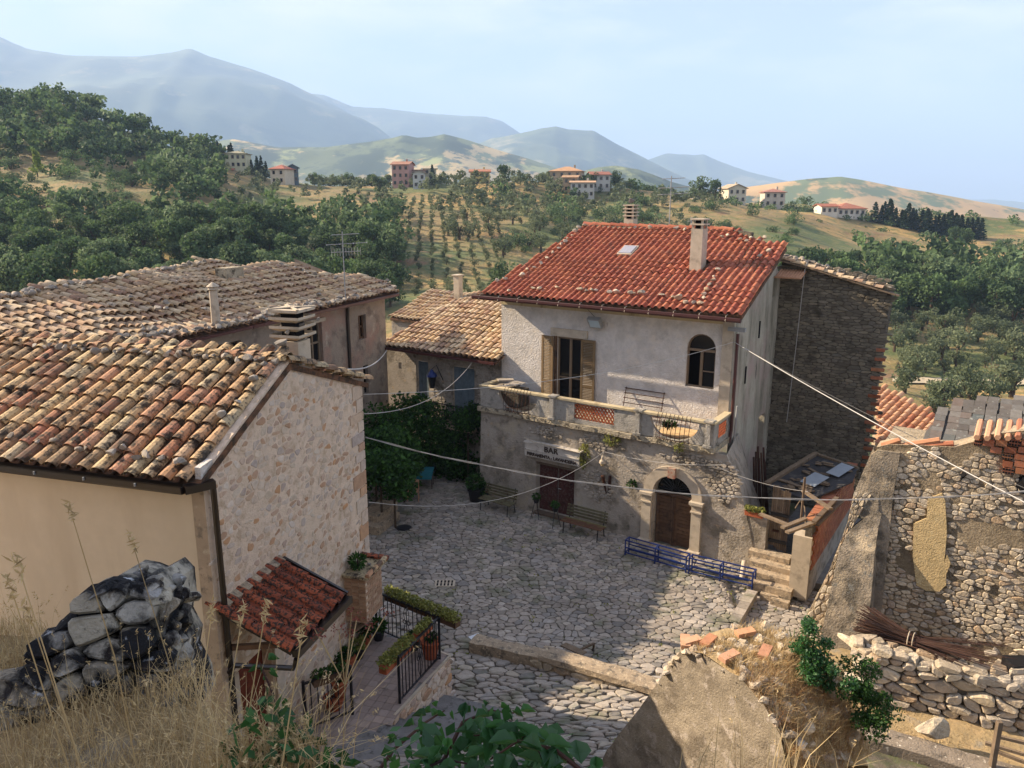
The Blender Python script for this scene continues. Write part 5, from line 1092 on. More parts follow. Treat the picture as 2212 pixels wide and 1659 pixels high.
# door under the awning
MB().box(GP(T0 + .85, ZT + 1.0, -.22), (.06, 1.0, 2.1), (N2, A2, UPV)).build('door', M('red_brown_door', ['6b3320'], (5, .12), [('4b2417', 4, .6, .06)], (40, .2)), nh)
MB().box(GP(T0 + .18, ZT + 1.05, .03), (.08, .3, 2.2), (N2, A2, UPV)).box(GP(T0 + 1.5, ZT + 1.05, .03), (.08, .26, 2.2), (N2, A2, UPV)).build('door_jamb', MT['gablestone'], nh)
# lean-to awning of red tiles
aa, ab = ong(604, 1208), ong(478, 1312); za = (aa[1] + ab[1]) / 2; ta, tb = aa[0], T0 + .05
aw = thing('tiled_awning', 'small lean-to awning of sooty red tiles over the near house door', 'awning', GP((ta + tb) / 2, za, .6))
W_ = 1.25; dz = -.52; ua = (N2 * W_ + UPV * dz); La = ua.length; ua.normalize(); na = A2.cross(ua).normalized(); na = na if na.z > 0 else -na
O = GP(tb, za, .05); pa_ = [(0, 0), (ta - tb, 0), (ta - tb, La), (0, La)]
ad = MB().prism([O + A2 * a + ua * b for a, b in pa_], -na * .09).build('deck', MT['gutterblack'], aw)
TRM = tile_mesh('tile', .45, .09, .08, 6, .1, MT['redmoss'], .03)
tiled(ad, O + ua * La, A2, -ua, [(.0, 0), (ta - tb - .05, 0), (ta - tb - .05, La), (0, La)], .275, .385, TRM, MT['redmoss'], None, .003, .006, 300, 54, lift=.015)
MB().box(O + A2 * ((ta - tb) / 2) + na * .05 - ua * .05, (.25, ta - tb, .06), (ua, A2, na)).build('mortar_flashing', MT['concrete'], aw)
MB().bar(O + ua * (La + .07) - na * .02, O + ua * (La + .07) - na * .02 + A2 * (ta - tb), .13, .12).build('gutter', MT['gutterblack'], aw)
MB().bar(O + A2 * (ta - tb) + na * .04, O + A2 * (ta - tb) + na * .04 + ua * La, .05, .1).bar(O + na * .02, O + na * .02 + ua * La, .05, .14).build('verge_trim', MT['gutterblack'], aw)
MB().tube([O + ua * (La + .07) - UPV * .1, O + ua * (La + .0) - UPV * .3, GP(tb - .02, za - .95, .25), GP(tb - .02, za - 1.1, .12)], .045, 7).build('drain_elbow', MT['gutterblack'], aw)
for t_ in (tb + .12, ta - .12): MB().bar(GP(t_, za - .75, .03), O + A2 * (t_ - tb) + ua * La * .8 - na * .12, .08).bar(GP(t_, za - .9, .04), GP(t_, za - .05, .04), .08).build('timber_bracket', MT['doorwood'], aw)
MB().box(GP(tb + .62, za - .5, .62), (1.1, .06, .14), (N2, A2, UPV)).build('tie_beam', M('red_brown_beam', ['5f2f1e'], (5, .12), (), None), aw)
# masonry chimney breast of brick on the gable, tiles on top with a plant
def cbx(): return ong(728, 1205, .5), ong(780, 1240, .5)
q0 = ong(783, 1225, .55); tc1 = -.42; tc0 = -1.2; zc = 3.72
cb = thing('brick_box_chimney', 'stubby brick flue box with tiles and a weed on top, against the gable', 'chimney', GP(-.6, 2, .25))
core = MB().prism([GP(tc0, ZT + .95, 0), GP(tc1, ZT + .95, 0), GP(tc1, ZT + .95, .5), GP(tc0, ZT + .95, .5)], UPV * (zc - ZT - .95)).prism([GP(tc0, ZT + .5, 0), GP(tc1, ZT + .5, 0), GP(tc1, ZT + .95, .5), GP(tc0, ZT + .95, .5)], UPV * .01).build('core', MT['gableplaster'], cb)
r = random.Random(77); rows_ = int((zc - ZT - .95) / .075)
for j in range(rows_):
    z = ZT + .98 + j * .075; t_ = tc0 + (.1 if j % 2 else 0)
    while t_ < tc1 - .05: e = min(t_ + .22, tc1); MB().box(GP((t_ + e) / 2, z + .035, .5), (.03, e - t_ - .012, .062), (N2, A2, UPV), tone=r.random()).build('brick', M_PALEBRICK if 'M_PALEBRICK' in globals() else globals().setdefault('M_PALEBRICK', M('pale_brick', ['a5866a', 'b3967a', '98795f', 'b08c70'], (8, .15), (), (30, .4, .01))), core); t_ = e
    for i in range(3): n_ = .03 + i * .165; MB().box(GP(tc0 - .004, z + .035, n_ + .075), (.15, .03, .062), (N2, A2, UPV), tone=r.random()).build('brick', M_PALEBRICK, core)
tp = MB().prism([GP(tc0 - .1, zc, -.0), GP(tc1 + .1, zc + .0, -.0), GP(tc1 + .1, zc - .0, .62), GP(tc0 - .1, zc - .0, .62)], UPV * .05).build('tile_cap', MT['coppof'], cb)
for k in range(4): MB().tube([GP(tc0 - .08 + k * .22, zc + .08, .6 ), GP(tc0 - .08 + (k + 1) * .22, zc + .1, .6)], .06, 6).build('tile', MT['coppof'], tp)
for k in range(3): MB().bar(GP(tc1 + .05, zc + .1, .0 + k * .22), GP(tc1 + .05, zc + .08, .22 + k * .22), .14, .05).build('tile', MT['redmoss'], tp)
plantlump('wall_plant', 'green weed growing on top of the brick flue box', 'plant', GP(tc0 + .25, zc + .22, .22), .2, 240, 'vine', .045, sq=(1, 1, 1), seed=21)
rocks([GP(tc0 + .4, zc + .08, .42)], .09, 'white stone on top of the brick flue box', None, seed=13)
# ---------------------------------------------------------------- the ground: street and square
def gz(x, y):
    z = float(np.interp(y, [5, 7, 9, 10.5, 12, 14, 16, 18.5, 40], [4.8, 4.2, 3.2, 2.5, 1.75, .85, .35, 0, 0])); 
    k = min(1, max(0, (x - 3.5) / 3)) if y < 18.5 else 0
    z = z * (1 - k) + min(z, .5) * k
    return z - (min(1, max(0, (x - (6.4 + (y - 20) * .1)) / .12)) * .2 if y > 17.5 and y < 22 and x > 6 else 0)
xs = np.linspace(-9, 16, 90); ys = np.linspace(5, 40, 120); vs = [(x, y, gz(x, y) - .035) for y in ys for x in xs]
me = npmesh('square', vs, np.array([(j * 90 + i, j * 90 + i + 1, (j + 1) * 90 + i + 1, (j + 1) * 90 + i) for j in range(119) for i in range(89)])); me.materials.append(MT['mortar'])
sq = prop(link('square', me), kind='structure')
me = npmesh('village_ground', [(-60, -20, -8), (60, -20, -8), (60, 60, -16), (-60, 60, -16)], np.array([(0, 1, 2, 3)])); me.materials.append(MT['soil']); prop(link('village_ground', me), kind='structure')
def gfr(x0, y0):
    def f(a, b): x, y = x0 + a, y0 + b; return V((x, y, gz(x, y))), UPV
    return f
def keepsq(near):
    def k(a, b):
        x, y = (-6 + a, 10.2 + b) ; 
        if y < 10.3 or y > 34: return False
        q = V((x, y, 0)) - V((W0.x, W0.y, 0)); n = q.dot(WN); s = q.dot(WX)
        if n > -.02 and s > -7.3: return False
        if n > 1.7: return False
        if x > 5.6 and y < 16.6: return False
        g = V((x, y, 0)) - V((CC.x, CC.y, 0)); 
        if g.dot(N2) < 0 and g.dot(A2) < .3: return False
        if g.dot(A2) < .4 and g.dot(N2) < 1.9: return False       # terrace
        lw = x * .494 + y * .87                                    # line of the low wall
        far = y > 17.2 + (1.6 - x) * .42
        return far == (not near) and x < 10.5
    return k
stones(sq, 'cobblestone', gfr(-6, 10.2), 17, 24, .225, .185, MT['cobble'], keepsq(False), .009, .02, .03, 300, seed=61, drop=.16, rnd=1.1, jit=.5)
stones(sq, 'cobblestone', gfr(-6, 10.2), 17, 10, .29, .2, MT['cobble'], keepsq(True), .016, .045, .04, 260, seed=62, drop=.14, rnd=1.3, jit=.5)
def disc(label, uu, vv, r_, mat, z=.012, name='manhole_cover', cat='manhole cover', ob=True):
    p = Zp(uu, vv, gz(*Zp(uu, vv, 0).xy)) 
    p = Zp(uu, vv, gz(p.x, p.y) + .04); t = thing(name, label, cat, p); MB().lathe(p, [(r_, -.03), (r_, .0), (r_ - .03, .008)], 20).build('lid', MT[mat], t); MB().lathe(p, [(r_ + .05, -.04), (r_ + .05, -.008), (r_ + .005, -.008)], 20).build('ring', MT['iron'], t); return t
disc('dark round manhole cover in the shaded far part of the square', 872, 1139, .22, 'iron'); disc('round iron manhole cover beside the sunlit cobbles below the low wall', 1142, 1494, .2, 'iron')
p = Zp(961, 1260, .03); t = thing('drain_grate', 'rectangular iron drain grate set in the cobbles', 'drain', p)
MB().box(p, (.62, .4, .02)).build('frame', MT['stonetrim'], t)
for j in range(2):
    for k in range(5): MB().box(p + V((-.22 + k * .11, -.09 + j * .18, .012)), (.05, .14, .01)).build('slot', MT['dark'], t)
# low wall across the foot of the street
lwz = .72; A, B = Zp(1172, 1402, lwz), Zp(1428, 1478, lwz); D = (B - A).normalized(); Nn = V((-D.y, D.x, 0)) if D.x > 0 else V((D.y, -D.x, 0))
lw = thing('low_wall', 'low thick stone wall with rounded concrete top beside the steps', 'wall', (A + B) / 2)
B2 = B + D * .6; top = MB(); n = 14; vs = []
for i in range(n + 1):
    P = A + (B2 - A) * (i / n)
    for a, z in ((-.26, -.16), (-.24, -.03), (-.1, .03), (.1, .035), (.24, -.02), (.26, -.16)): vs.append(P + Nn * (a + random.uniform(-.012, .012)) + UPV * (z + random.uniform(-.012, .012)))
top.add(vs, [(i * 6 + j, i * 6 + j + 1, (i + 1) * 6 + j + 1, (i + 1) * 6 + j) for i in range(n) for j in range(5)] + [(0, 1, 2, 3, 4, 5)]).build('cap', MT['concrete'], lw)
core = MB().prism([A - Nn * .2 - UPV * 1.2, B2 - Nn * .2 - UPV * 1.2, B2 + Nn * .2 - UPV * 1.2, A + Nn * .2 - UPV * 1.2], UPV * 1.1).build('core', MT['rubblemortar'], lw)
LW = (B2 - A).length
stones(core, 'stone', lambda a, b: (A + D * a - Nn * .2 + UPV * (b - 1.0), -Nn), LW, .86, .3, .2, MT['rubble'], None, .014, .04, .02, 60, seed=63, rows=True)
A_, B_ = Zp(1022, 1378, .45), A - D * .02 - UPV * .12; D2 = (B_ - A_).normalized(); N_ = V((-D2.y, D2.x, 0))
lw2 = thing('low_kerb_wall', 'lower shaded stretch of wall continuing left of the rounded low wall', 'wall', A_)
m = MB(); vs = []; n = 10
for i in range(n + 1):
    P = A_ + (B_ - A_) * (i / n)
    for a, z in ((-.2, -.5), (-.2, -.02), (0, .02), (.2, -.0), (.2, -.5)): vs.append(P + N_ * (a + random.uniform(-.02, .02)) + UPV * (z + random.uniform(-.015, .015)))
m.add(vs, [(i * 5 + j, i * 5 + j + 1, (i + 1) * 5 + j + 1, (i + 1) * 5 + j) for i in range(n) for j in range(4)] + [(0, 1, 2, 3, 4)]).build('cap', MT['concrete'], lw2)
p = Zp(1255, 1395, .25)
t = thing('plank_trestle', 'two loose boards behind the low wall', 'boards', p); MB().bar(Zp(1217, 1392, .5), Zp(1262, 1412, .55), .2, .03).build('board', MT['wood'], t); MB().bar(Zp(1243, 1408, .4), Zp(1283, 1390, .5), .05, .04).bar(Zp(1283, 1390, .5), Zp(1281, 1405, .1), .05, .04).build('leg', MT['wood'], t)
plantf = MB().box(Zp(1028, 1377, .06), (.32, .26, .03), (V((.8, .6, 0)), V((-.6, .8, 0)), UPV)); plantf.build('flat_stone', MT['steel'], None, 'flat pale slab lying at the left end of the low wall', 'stone')
# terrace
tz = ZT
Tf = [Zp(806, 1352, tz), Zp(972, 1417, tz), Zp(852, 1546, tz), Zp(800, 1600, tz)]
back = GP(.05, tz, .02); near_ = GP(T0 + .1, tz, .02)
edge = [back, Tf[1], Tf[2], Tf[2] + (Tf[2] - Tf[1]).normalized() * 1.0, near_]
te = thing('terrace', 'small paved terrace with stone retaining wall beside the near house', 'terrace', (back + Tf[1]) / 2)
body = MB().prism([p - UPV * 2.6 for p in edge], UPV * 2.56).build('body', MT['gableplaster'], te)
r = random.Random(9); ex = (near_ - back).normalized(); 
ft = MB().prism([p - UPV * .04 for p in edge], UPV * .035).build('tile_bed', MT['flagstone'], te); P2 = [((p - back).dot(A2), (p - back).dot(N2)) for p in edge]
i = 0
for a in np.arange(-6, 1, .2):
    for b in np.arange(0, 3.4, .2):
        if inpoly(a + .1, b + .1, P2): MB().box(back + A2 * (a + .1) + N2 * (b + .1) + UPV * (.004), (.192, .192, .014), (A2, N2, UPV), tone=r.random() * .7).build('floor_tile', M_FT if 'M_FT' in globals() else globals().setdefault('M_FT', M('terrace_floor_tile', ['8f8078', '988a82', '867870', 'a19084'], (6, .1), [('6f665f', 3, .62, .06)], (30, .2, .005), .7)), ft)
def faces(p, q, W_=None, seed=70):
    d = (q - p); L_ = d.length; d.normalize(); n_ = V((d.y, -d.x, 0)); n_ = n_ if n_.dot(N2) > 0 or n_.y < 0 else -n_
    stones(body, 'stone', lambda a, b: (p + d * a + UPV * (b - 1.75), n_), L_, 1.68, .22, .14, MT['gablestone'], None, .014, .03, .02, 140, seed=seed, rows=True, rnd=1)
faces(Tf[1], Tf[2], seed=71); faces(back, Tf[1], seed=72)
MB().bar(Tf[1] + UPV * .0, Tf[2], .05, .04).bar(Tf[0] + (Tf[1] - Tf[0]) * .5, Tf[1], .05, .04).build('edging', MT['stonetrim'], te)
# railings
def railing(label, P, Q, h=1.02, step=.125, plant=None, posts=(1, 1), scroll=True):
    t = thing('iron_railing', label, 'railing', (P + Q) / 2); d = (Q - P); L_ = d.length; d.normalize(); n_ = V((-d.y, d.x, 0))
    for k, e in enumerate((P, Q)):
        if posts[k]: MB().bar(e - UPV * .03, e + UPV * (h + .06), .05).build('post', MT['iron'], t)
    MB().bar(P + UPV * h, Q + UPV * h, .05, .035).build('handrail', MT['iron'], t); MB().bar(P + UPV * .08, Q + UPV * .08, .03, .03).build('bottom_rail', MT['iron'], t)
    n = int(L_ / step)
    for k in range(1, n):
        if scroll and abs(k - n / 2) < 1.2: continue
        e = P + d * (L_ * k / n); MB().bar(e + UPV * .08, e + UPV * h, .018).build('baluster', MT['iron'], t)
    if scroll:
        c = P + d * (L_ / 2); s = MB()
        for sg in (-1, 1):
            for z0, zs in ((.12, 1), (h - .05, -1)):
                s.tube([c + d * (sg * .11 * math.sin(a * 2.4)) * (1 - a * .5) + UPV * (z0 + zs * (.42 * (a))) for a in np.linspace(0, 1, 9)], .009, 4)
            s.tube([c + d * (sg * (.06 + .05 * math.cos(a))) + UPV * (.56 + .05 * math.sin(a)) for a in np.linspace(0, 6.2, 10)], .009, 4)
        s.tube([c + UPV * .08, c + UPV * h], .009, 4); s.build('scroll', MT['iron'], t)
    return t
R0 = Zp(813, 1352, tz); R1 = Zp(950, 1424, tz); R2 = Zp(864, 1520, tz)
R0 = GP(-.0, tz, .12)
railing('black iron railing along the rear edge of the terrace by the flowers', R0, R1); railing('black iron railing on the right edge of the terrace', R1, R2, posts=(0, 1))
R3 = Zp(762, 1544, tz); R3 = V((R3.x, R3.y, tz)); R4 = GP(T0 + 1.75, tz, .35)
railing('short black iron railing nearest the awning door', R4, R3, step=.13)
def planter(label, P, Q, z, mat='succulent', n=900, rad=.15, seed=0, box='doorwood', sz=.035, group=None):
    t = thing('flower_box', label, 'planter', (P + Q) / 2 + UPV * z, group); d = (Q - P).normalized(); L_ = (Q - P).length
    MB().bar(P + UPV * z, Q + UPV * z, .17, .16).build('box', MT[box], t); C = []
    m = max(2, int(L_ / .16))
    for k in range(m): C.append(spray(P + d * (L_ * (k + .5) / m) + UPV * (z + .14), rad, n // m, seed * 31 + k, (1.1, 1.1, .75)))
    leaves('foliage', np.concatenate(C), sz, MT[mat], t, seed=seed); return t
dn = (R1 - R0).normalized(); nn_ = V((-dn.y, dn.x, 0)) * (1 if V((-dn.y, dn.x, 0)).y > 0 else -1)
for k in range(3): planter('flower box of yellow-green sedum hung on the rear railing, ' + ('nearest the house wall', 'in the middle', 'at the outer corner')[k], R0 + dn * (.25 + k * .72) + nn_ * .12, R0 + dn * (.25 + k * .72 + .66) + nn_ * .12, .95, seed=80 + k, n=700)
dm = (R2 - R1).normalized(); nm_ = V((dm.y, -dm.x, 0)); nm_ = nm_ if nm_.x < 0 else -nm_
planter('flower box of small sedum on the right railing beside the corner post', R1 + dm * .25 + nm_ * .1, R1 + dm * .8 + nm_ * .1, .95, seed=84, n=420, rad=.11, box='terracotta')
planter('long flower box of trailing sedum on the right railing, nearer end', R1 + dm * 1.0 + nm_ * .14, R1 + dm * 2.0 + nm_ * .14, .92, seed=85, n=1000, rad=.16, box='terracotta')
d4 = (R3 - R4).normalized(); planter('flower box of dry dark plants on the railing nearest the awning', R4 + d4 * .1 + V((.05, .1, 0)), R3 - d4 * .15 + V((.05, .1, 0)), .95, 'vine', 380, .12, 86)
def pot(label, p, r_, h, mat='terracotta', pm='vine', n=160, pr=.16, seed=0, cat='plant pot', sz=.045, group=None):
    t = thing('plant_pot', label, cat, p, group); MB().lathe(p, [(r_ * .7, 0), (r_, h * .85), (r_ * 1.1, h * .86), (r_ * 1.1, h), (r_ * .9, h)], 14).build('pot', MT[mat], t)
    leaves('foliage', spray(V(p) + UPV * (h + pr * .6), pr, n, seed, (1, 1, .9)), sz, MT[pm], t, seed=seed); return t
pot('large terracotta pot standing inside the right railing by the corner post', Zp(930, 1420, tz), .2, .42, seed=1, pm='vine', n=120)
pot('dark green pot of leaves behind the long flower box', Zp(893, 1372 + 30, tz), .17, .3, 'iron', seed=2, n=90, pr=.12)
for k, (uu, vv, lb) in enumerate([(818, 1382, 'potted bush in the far inner corner of the terrace'), (786, 1395, 'potted bush against the gable, second from the far corner'), (774, 1422, 'flower pot with pale bowl against the gable wall'), (752, 1440, 'round bowl of plants in the middle of the gable foot'), (722, 1452, 'terracotta pot beside the bowl against the gable'), (702, 1468, 'tall dry plant pot nearest the awning')]):
    pot(lb, Zp(uu, vv, tz), .14 + .02 * (k % 2), .24, 'terracotta' if k % 2 else 'iron', ('vine', 'vine', 'succulent')[k % 3], 220, .22 - .015 * k, 90 + k)
pot('terracotta window box on the terrace floor at the near railing', Zp(722, 1530, tz), .2, .25, seed=9, n=60, pr=.1, pm='twig'); pot('terracotta pot behind the near railing', Zp(735, 1500, tz + .3), .15, .3, seed=10, n=40, pr=.1)
# landing and steps at the near end of the terrace
st = thing('stone_steps', 'grey broken stone steps climbing towards the viewer below the terrace', 'steps', Zp(960, 1600, 2)); r = random.Random(14)
P = Zp(1000, 1530, .95); dirn = V((-.35, -.94, 0)).normalized(); sd = V((.94, -.35, 0))
for k in range(9):
    c = P + dirn * (k * .42) + UPV * (k * .14); MB().box(c - UPV * .1 + sd * r.uniform(-.05, .05), (2.1 + r.uniform(-.1, .1), .5, .26), (sd, dirn, UPV), tone=r.random()).build('step', MT['flagstone'], st)
rocks([P + dirn * r.uniform(-.2, 3) + sd * r.uniform(.9, 2.6) + UPV * 0 for k in range(0)], .1, 'x', None)
fl = [V((x, y, gz(x, y) + .02)) for x, y in [(r.uniform(-1.5, 2.2), r.uniform(9.2, 12.2)) for _ in range(26)]]
for k, p in enumerate(fl): MB().rock(p, r.uniform(.14, .28), 400 + k, (1, .8, .35), r.random(), 0).build('paving_stone', MT['flagstone'], sq)
# ---------------------------------------------------------------- right side: ruin wall, buttress, dry-stone wall, shed
RT = Yp(1887, 968, 18.0); 
def RP(s, z, n=0.0): return V((RT.x, RT.y, 0)) + WX * s + UPV * z + WN * n
def onr(uu, vv, n=0.0): q = Pp(uu, vv, RP(0, 0, n), WN) - RP(0, 0, n); return (q.dot(WX), q.z)
tops = [onr(u_, v_) for u_, v_ in ((1884, 980), (1893, 966), (1920, 960), (1990, 962), (2060, 966), (2075, 962), (2110, 952), (2118, 940), (2212, 930))]; tops.append((tops[-1][0] + 2.5, tops[-1][1] + .1))
ru = thing('ruined_house', 'sunlit roofless rubble stone wall with ochre render patch on the right', 'ruin', RP(3, 0, .5))
rt2 = [(-.05, -1), (6.8, -1), (tops[-1][0], tops[-1][1])] + tops[::-1][1:]
w = walls(lambda a, b, d=0: RP(a, b, d), rt2); w.prism([RP(a, b, 0) for a, b in rt2], WN * .6); rw = w.build('wall', MT['rubblemortar'], ru)
och = [onr(u_, v_) for u_, v_ in ((2005, 1075), (2035, 1065), (2042, 1080), (2046, 1150), (2040, 1215), (2046, 1196), (2054, 1216), (2044, 1240), (2044, 1262), (2030, 1276), (2000, 1274), (1980, 1262), (1972, 1200), (1974, 1130), (2002, 1118))]
xr = [t[0] for t in tops]; zr = [t[1] for t in tops]
def keepr(a, b):
    z = -.6 + b
    if z > np.interp(a, xr, zr) - .06: return False
    if inpoly(a, z, och): return False
    return not (a < .55 and z > 1.5) and not (noise.noise(V((a * .9, z * .9, 2))) > .27 or noise.noise(V((a * 5, z * 5, 7))) > .38)
stones(rw, 'stone', lambda a, b: (RP(a, -.6 + b, 0), -WN), 6.6, 7.4, .175, .105, MT['rubble'], keepr, .011, .026, .02, 300, seed=81, rows=True, drop=.22, rnd=1.3, jit=.5)
MB().prism([RP(a, b, -.05) for a, b in och], WN * .06).build('ochre_render', MT['ochre'], ru)
op = [(0, 1.2), (.62, 1.2), (.6, 3), (.56, 4.3), (.6, zr[2] - .15), (.1, zr[1] - .05), (-.02, zr[0])]
MB().prism([RP(a, b, -.07) for a, b in op], WN * .08).build('render_patch', MT['oldplaster'], ru)
for uu, vv, sz in ((2075, 1028, .2), (2205, 1045, .26), (2052, 1345, .12)):
    a, z = onr(uu, vv); MB().rock(RP(a, z, .02), sz, int(uu), (1, .3, 1)).build('wall_hole', MT['dark'], ru)
# buttress
bt = thing('buttress', 'tall tapering rendered buttress against the ruined wall', 'buttress', RP(-.2, 0, -.5))
def bp(uu, vv, n): return Pp(uu, vv, RP(0, 0, n), WN)
Lf = [bp(1893, 1100, -.1), bp(1832, 1148, -.15), bp(1812, 1190, -.35), bp(1772, 1380, -.85), bp(1764, 1500, -1.1)]
Rt = [bp(1905, 1110, -.1), bp(1897, 1140, -.15), bp(1890, 1190, -.35), bp(1872, 1400, -.85), bp(1862, 1510, -1.1)]
b = MB(); vs = Lf + Rt + [RP(*( (lambda q: (q[0], q[1]))(onr(*proj(p), .0))), .1) for p in Lf + Rt]; n = 5
vs = Lf + Rt + [V((p.x, p.y, p.z)) + WN * ((.1 - (p - RP(0, 0, 0)).dot(WN))) for p in Lf + Rt]
b.add(vs, [(i, i + 1, n + i + 1, n + i) for i in range(4)] + [(2 * n + i + 1, 2 * n + i, i, i + 1) for i in range(4)] + [(n + i, n + i + 1, 3 * n + i + 1, 3 * n + i) for i in range(4)] + [(0, n, 3 * n, 2 * n)])
b.build('render_face', MT['oldplaster'], bt)
L2 = [bp(1845, 1064, -.05), bp(1830, 1130, -.1), bp(1790, 1235, -.15), bp(1734, 1345, -.35), bp(1700, 1420, -.5)]
R2_ = [bp(1885, 1064, -.05), bp(1840, 1140, -.1), bp(1815, 1240, -.15), bp(1790, 1345, -.35), bp(1780, 1440, -.5)]
b = MB(); vs = L2 + R2_ + [p + WN * 1.2 for p in L2]
b.add(vs, [(i, i + 1, n + i + 1, n + i) for i in range(4)] + [(2 * n + i, 2 * n + i + 1, i + 1, i) for i in range(4)]); fl = b.build('rubble_flank', MT['rubblemortar'], bt)
def flf(a, b_):
    t = b_; i = min(3, int(t)); f = t - i; l = L2[i].lerp(L2[i + 1], f); rr_ = R2_[i].lerp(R2_[i + 1], f); return l.lerp(rr_, a), -WN
stones(fl, 'stone', lambda a, b_: (flf(min(max(a, 0), 1), min(max(b_, 0), 3.99))), 1.0, 4.0, .26, .17, MT['rubble'], None, .02, .03, .02, 80, seed=83, rnd=1)
MB().prism([bp(1886, 968, -.02), bp(1845, 1064, -.05), bp(1860, 1120, -.1), bp(1897, 1120, -.1), bp(1900, 1000, -.04)], WN * .5).build('corner_render', MT['oldplaster'], bt)
# roofs and hollow bricks behind the ruin
sr = thing('slate_roof_house', 'dark grey weathered tiled roof behind the ruined wall', 'house', RP(3, 2, 4))
E7 = RP(-.1, 5.35, .5); u7 = (WN + UPV * .28).normalized(); n7 = (UPV - WN * .28).normalized()
def on7(uu, vv): q = Pp(uu, vv, E7, n7) - E7; return (q.dot(WX), q.dot(u7))
p7 = [on7(1990, 958), on7(2000, 930), on7(2024, 905), on7(2062, 872), on7(2150, 868), on7(2300, 868), on7(2300, 958)]
sd_ = MB().prism([E7 + WX * a + u7 * b - n7 * .03 for a, b in p7], -n7 * .12).build('roof', MT['slate'], sr)
def slab_tile(name, mat): mb = MB().box((0, .19, .015), (.25, .42, .028)); me = mb.mesh(name); me.materials.append(mat); return me, np.array(mb.v, np.float32), mb.f
ts = slab_tile('tile', MT['slate']); tiled(sd_, E7, WX, u7, p7, .27, .3, ts, MT['slate'], None, .015, .05, 300, 91, .04)
MB().prism([RP(a, b, .6) for a, b in ((0, -1), (6.6, -1), (6.6, 5.2), (0, 5.2))], WN * 3).build('wall', MT['rubblemortar'], sr)
orr = thing('orange_roof_house', 'sunlit orange tiled roof behind the dark stone house', 'house', (13, 30, 0))
E8 = Yp(1890, 965, 29.5); u8 = (WN * .85 + WX * .3 + UPV * .36).normalized(); x8 = (WX * .9 - WN * .32).normalized(); n8 = x8.cross(u8).normalized(); n8 = n8 if n8.z > 0 else -n8
def on8(uu, vv): q = Pp(uu, vv, E8, n8) - E8; return (q.dot(x8), q.dot(u8))
p8 = [on8(1890, 960), on8(1895, 835), on8(1915, 840), on8(2030, 905), on8(1996, 950), on8(1960, 962)]
od = MB().prism([E8 + x8 * a + u8 * b - n8 * .03 for a, b in p8], -n8 * .12).build('roof', MT['orangetile'], orr)
to = slab_tile('tile', MT['orangetile']); tiled(od, E8, x8, u8, p8, .3, .34, tile_mesh('tile', .42, .1, .085, 5, .06, MT['orangetile']), MT['orangetile'], None, .01, .04, 300, 92, .03)
MB().prism([E8 + x8 * a + u8 * b - n8 * .2 - UPV * 4 for a, b in p8], UPV * 3.8).build('wall', MT['rubblemortar'], orr)
for k, (uu, vv, u2, v2) in enumerate([(1905, 962, 1945, 950), (1925, 966, 2030, 950), (1990, 962, 2060, 958)]):
    MB().tube([Pp(uu, vv, RP(0, 0, .1), WN), Pp(u2, v2, RP(0, 0, .1), WN)], .07, 6).build('clay_tile', MT['orangetile'], None, ('short pale clay tile at the left end of the ruin top', 'long red clay tile lying along the ruin top', 'thin pink tile edge along the ruin top')[k], 'tile')
hb = thing('hollow_brick_pier', 'orange hollow-brick infill at the top right of the ruin', 'brickwork', RP(*onr(2180, 975), .2)); r = random.Random(4)
for j, row in enumerate([[(2105, 2122, 1), (2124, 2150, 0), (2152, 2178, 0), (2180, 2206, 1), (2208, 2230, 0)], [(2140, 2166, 0), (2170, 2198, 0), (2200, 2226, 0)], [(2166, 2190, 1), (2192, 2222, 0)], [(2166, 2190, 0), (2192, 2222, 0)], [(2166, 2192, 1), (2194, 2222, 0)]]):
    for u0, u1, hol in row:
        v_ = 948 + j * 15; a0, z1 = onr(u0, v_, -.05); a1, _ = onr(u1, v_, -.05); _, z0 = onr(u0, v_ + 14, -.05); h_ = z1 - z0
        o = MB().box(RP((a0 + a1) / 2, (z0 + z1) / 2, .02), (a1 - a0 - .01, .22, h_ - .015), Rs, tone=r.random()).build('brick', MT['brick'], hb)
        if hol:
            for i in range(4):
                for q in range(2): MB().box(RP(a0 + (a1 - a0) * (i + .5) / 4, z0 + h_ * (q + .5) / 2, -.092), ((a1 - a0) / 5.5, .01, h_ * .32), Rs).build('hole', MT['dark'], o)
for k in range(5):
    a, z = onr(2112 + k * 22, 938 + (k % 2) * 2, .1); MB().tube([RP(a, z, -.2), RP(a, z + .12, .9)], .065, 6).build('corrugated_tile', MT['orangetile'], hb)
# dry-stone wall in front, with brushwood and rubble
dz_ = .5; D0, D1 = Zp(1842, 1502, dz_), Zp(2240, 1596, dz_); dd = (D1 - D0).normalized(); dn_ = V((dd.y, -dd.x, 0)); dn_ = dn_ if dn_.y < 0 else -dn_
dw = thing('dry_stone_wall', 'sunlit dry-stone wall of stacked pale blocks before the ruin', 'wall', (D0 + D1) / 2)
Ld = (D1 - D0).length; core = MB().prism([D0 - dn_ * .1 - UPV * .5, D1 - dn_ * .1 - UPV * .5, D1 - dn_ * .75 - UPV * .5, D0 - dn_ * .75 - UPV * .5], UPV * 1.52).build('core', MT['darkmortar'], dw)
stones(core, 'block', lambda a, b: (D0 + dd * a + UPV * (b - .12) - dn_ * (.02 + .08 * b), dn_), Ld, 1.38, .33, .15, MT['rubble'], lambda a, b: b < 1.28 + .1 * math.sin(a * 4), .016, .1, .12, 150, seed=85, rows=True, drop=.24, rnd=1.2, jit=.5)
stones(core, 'block', lambda a, b: (D0 + dd * a - dn_ * (.05 + b) + UPV * 1.02, UPV), Ld, .75, .3, .24, MT['rubble'], None, .016, .12, .05, 60, seed=86, rnd=1.2)
d0b = D0; nb_ = -dd
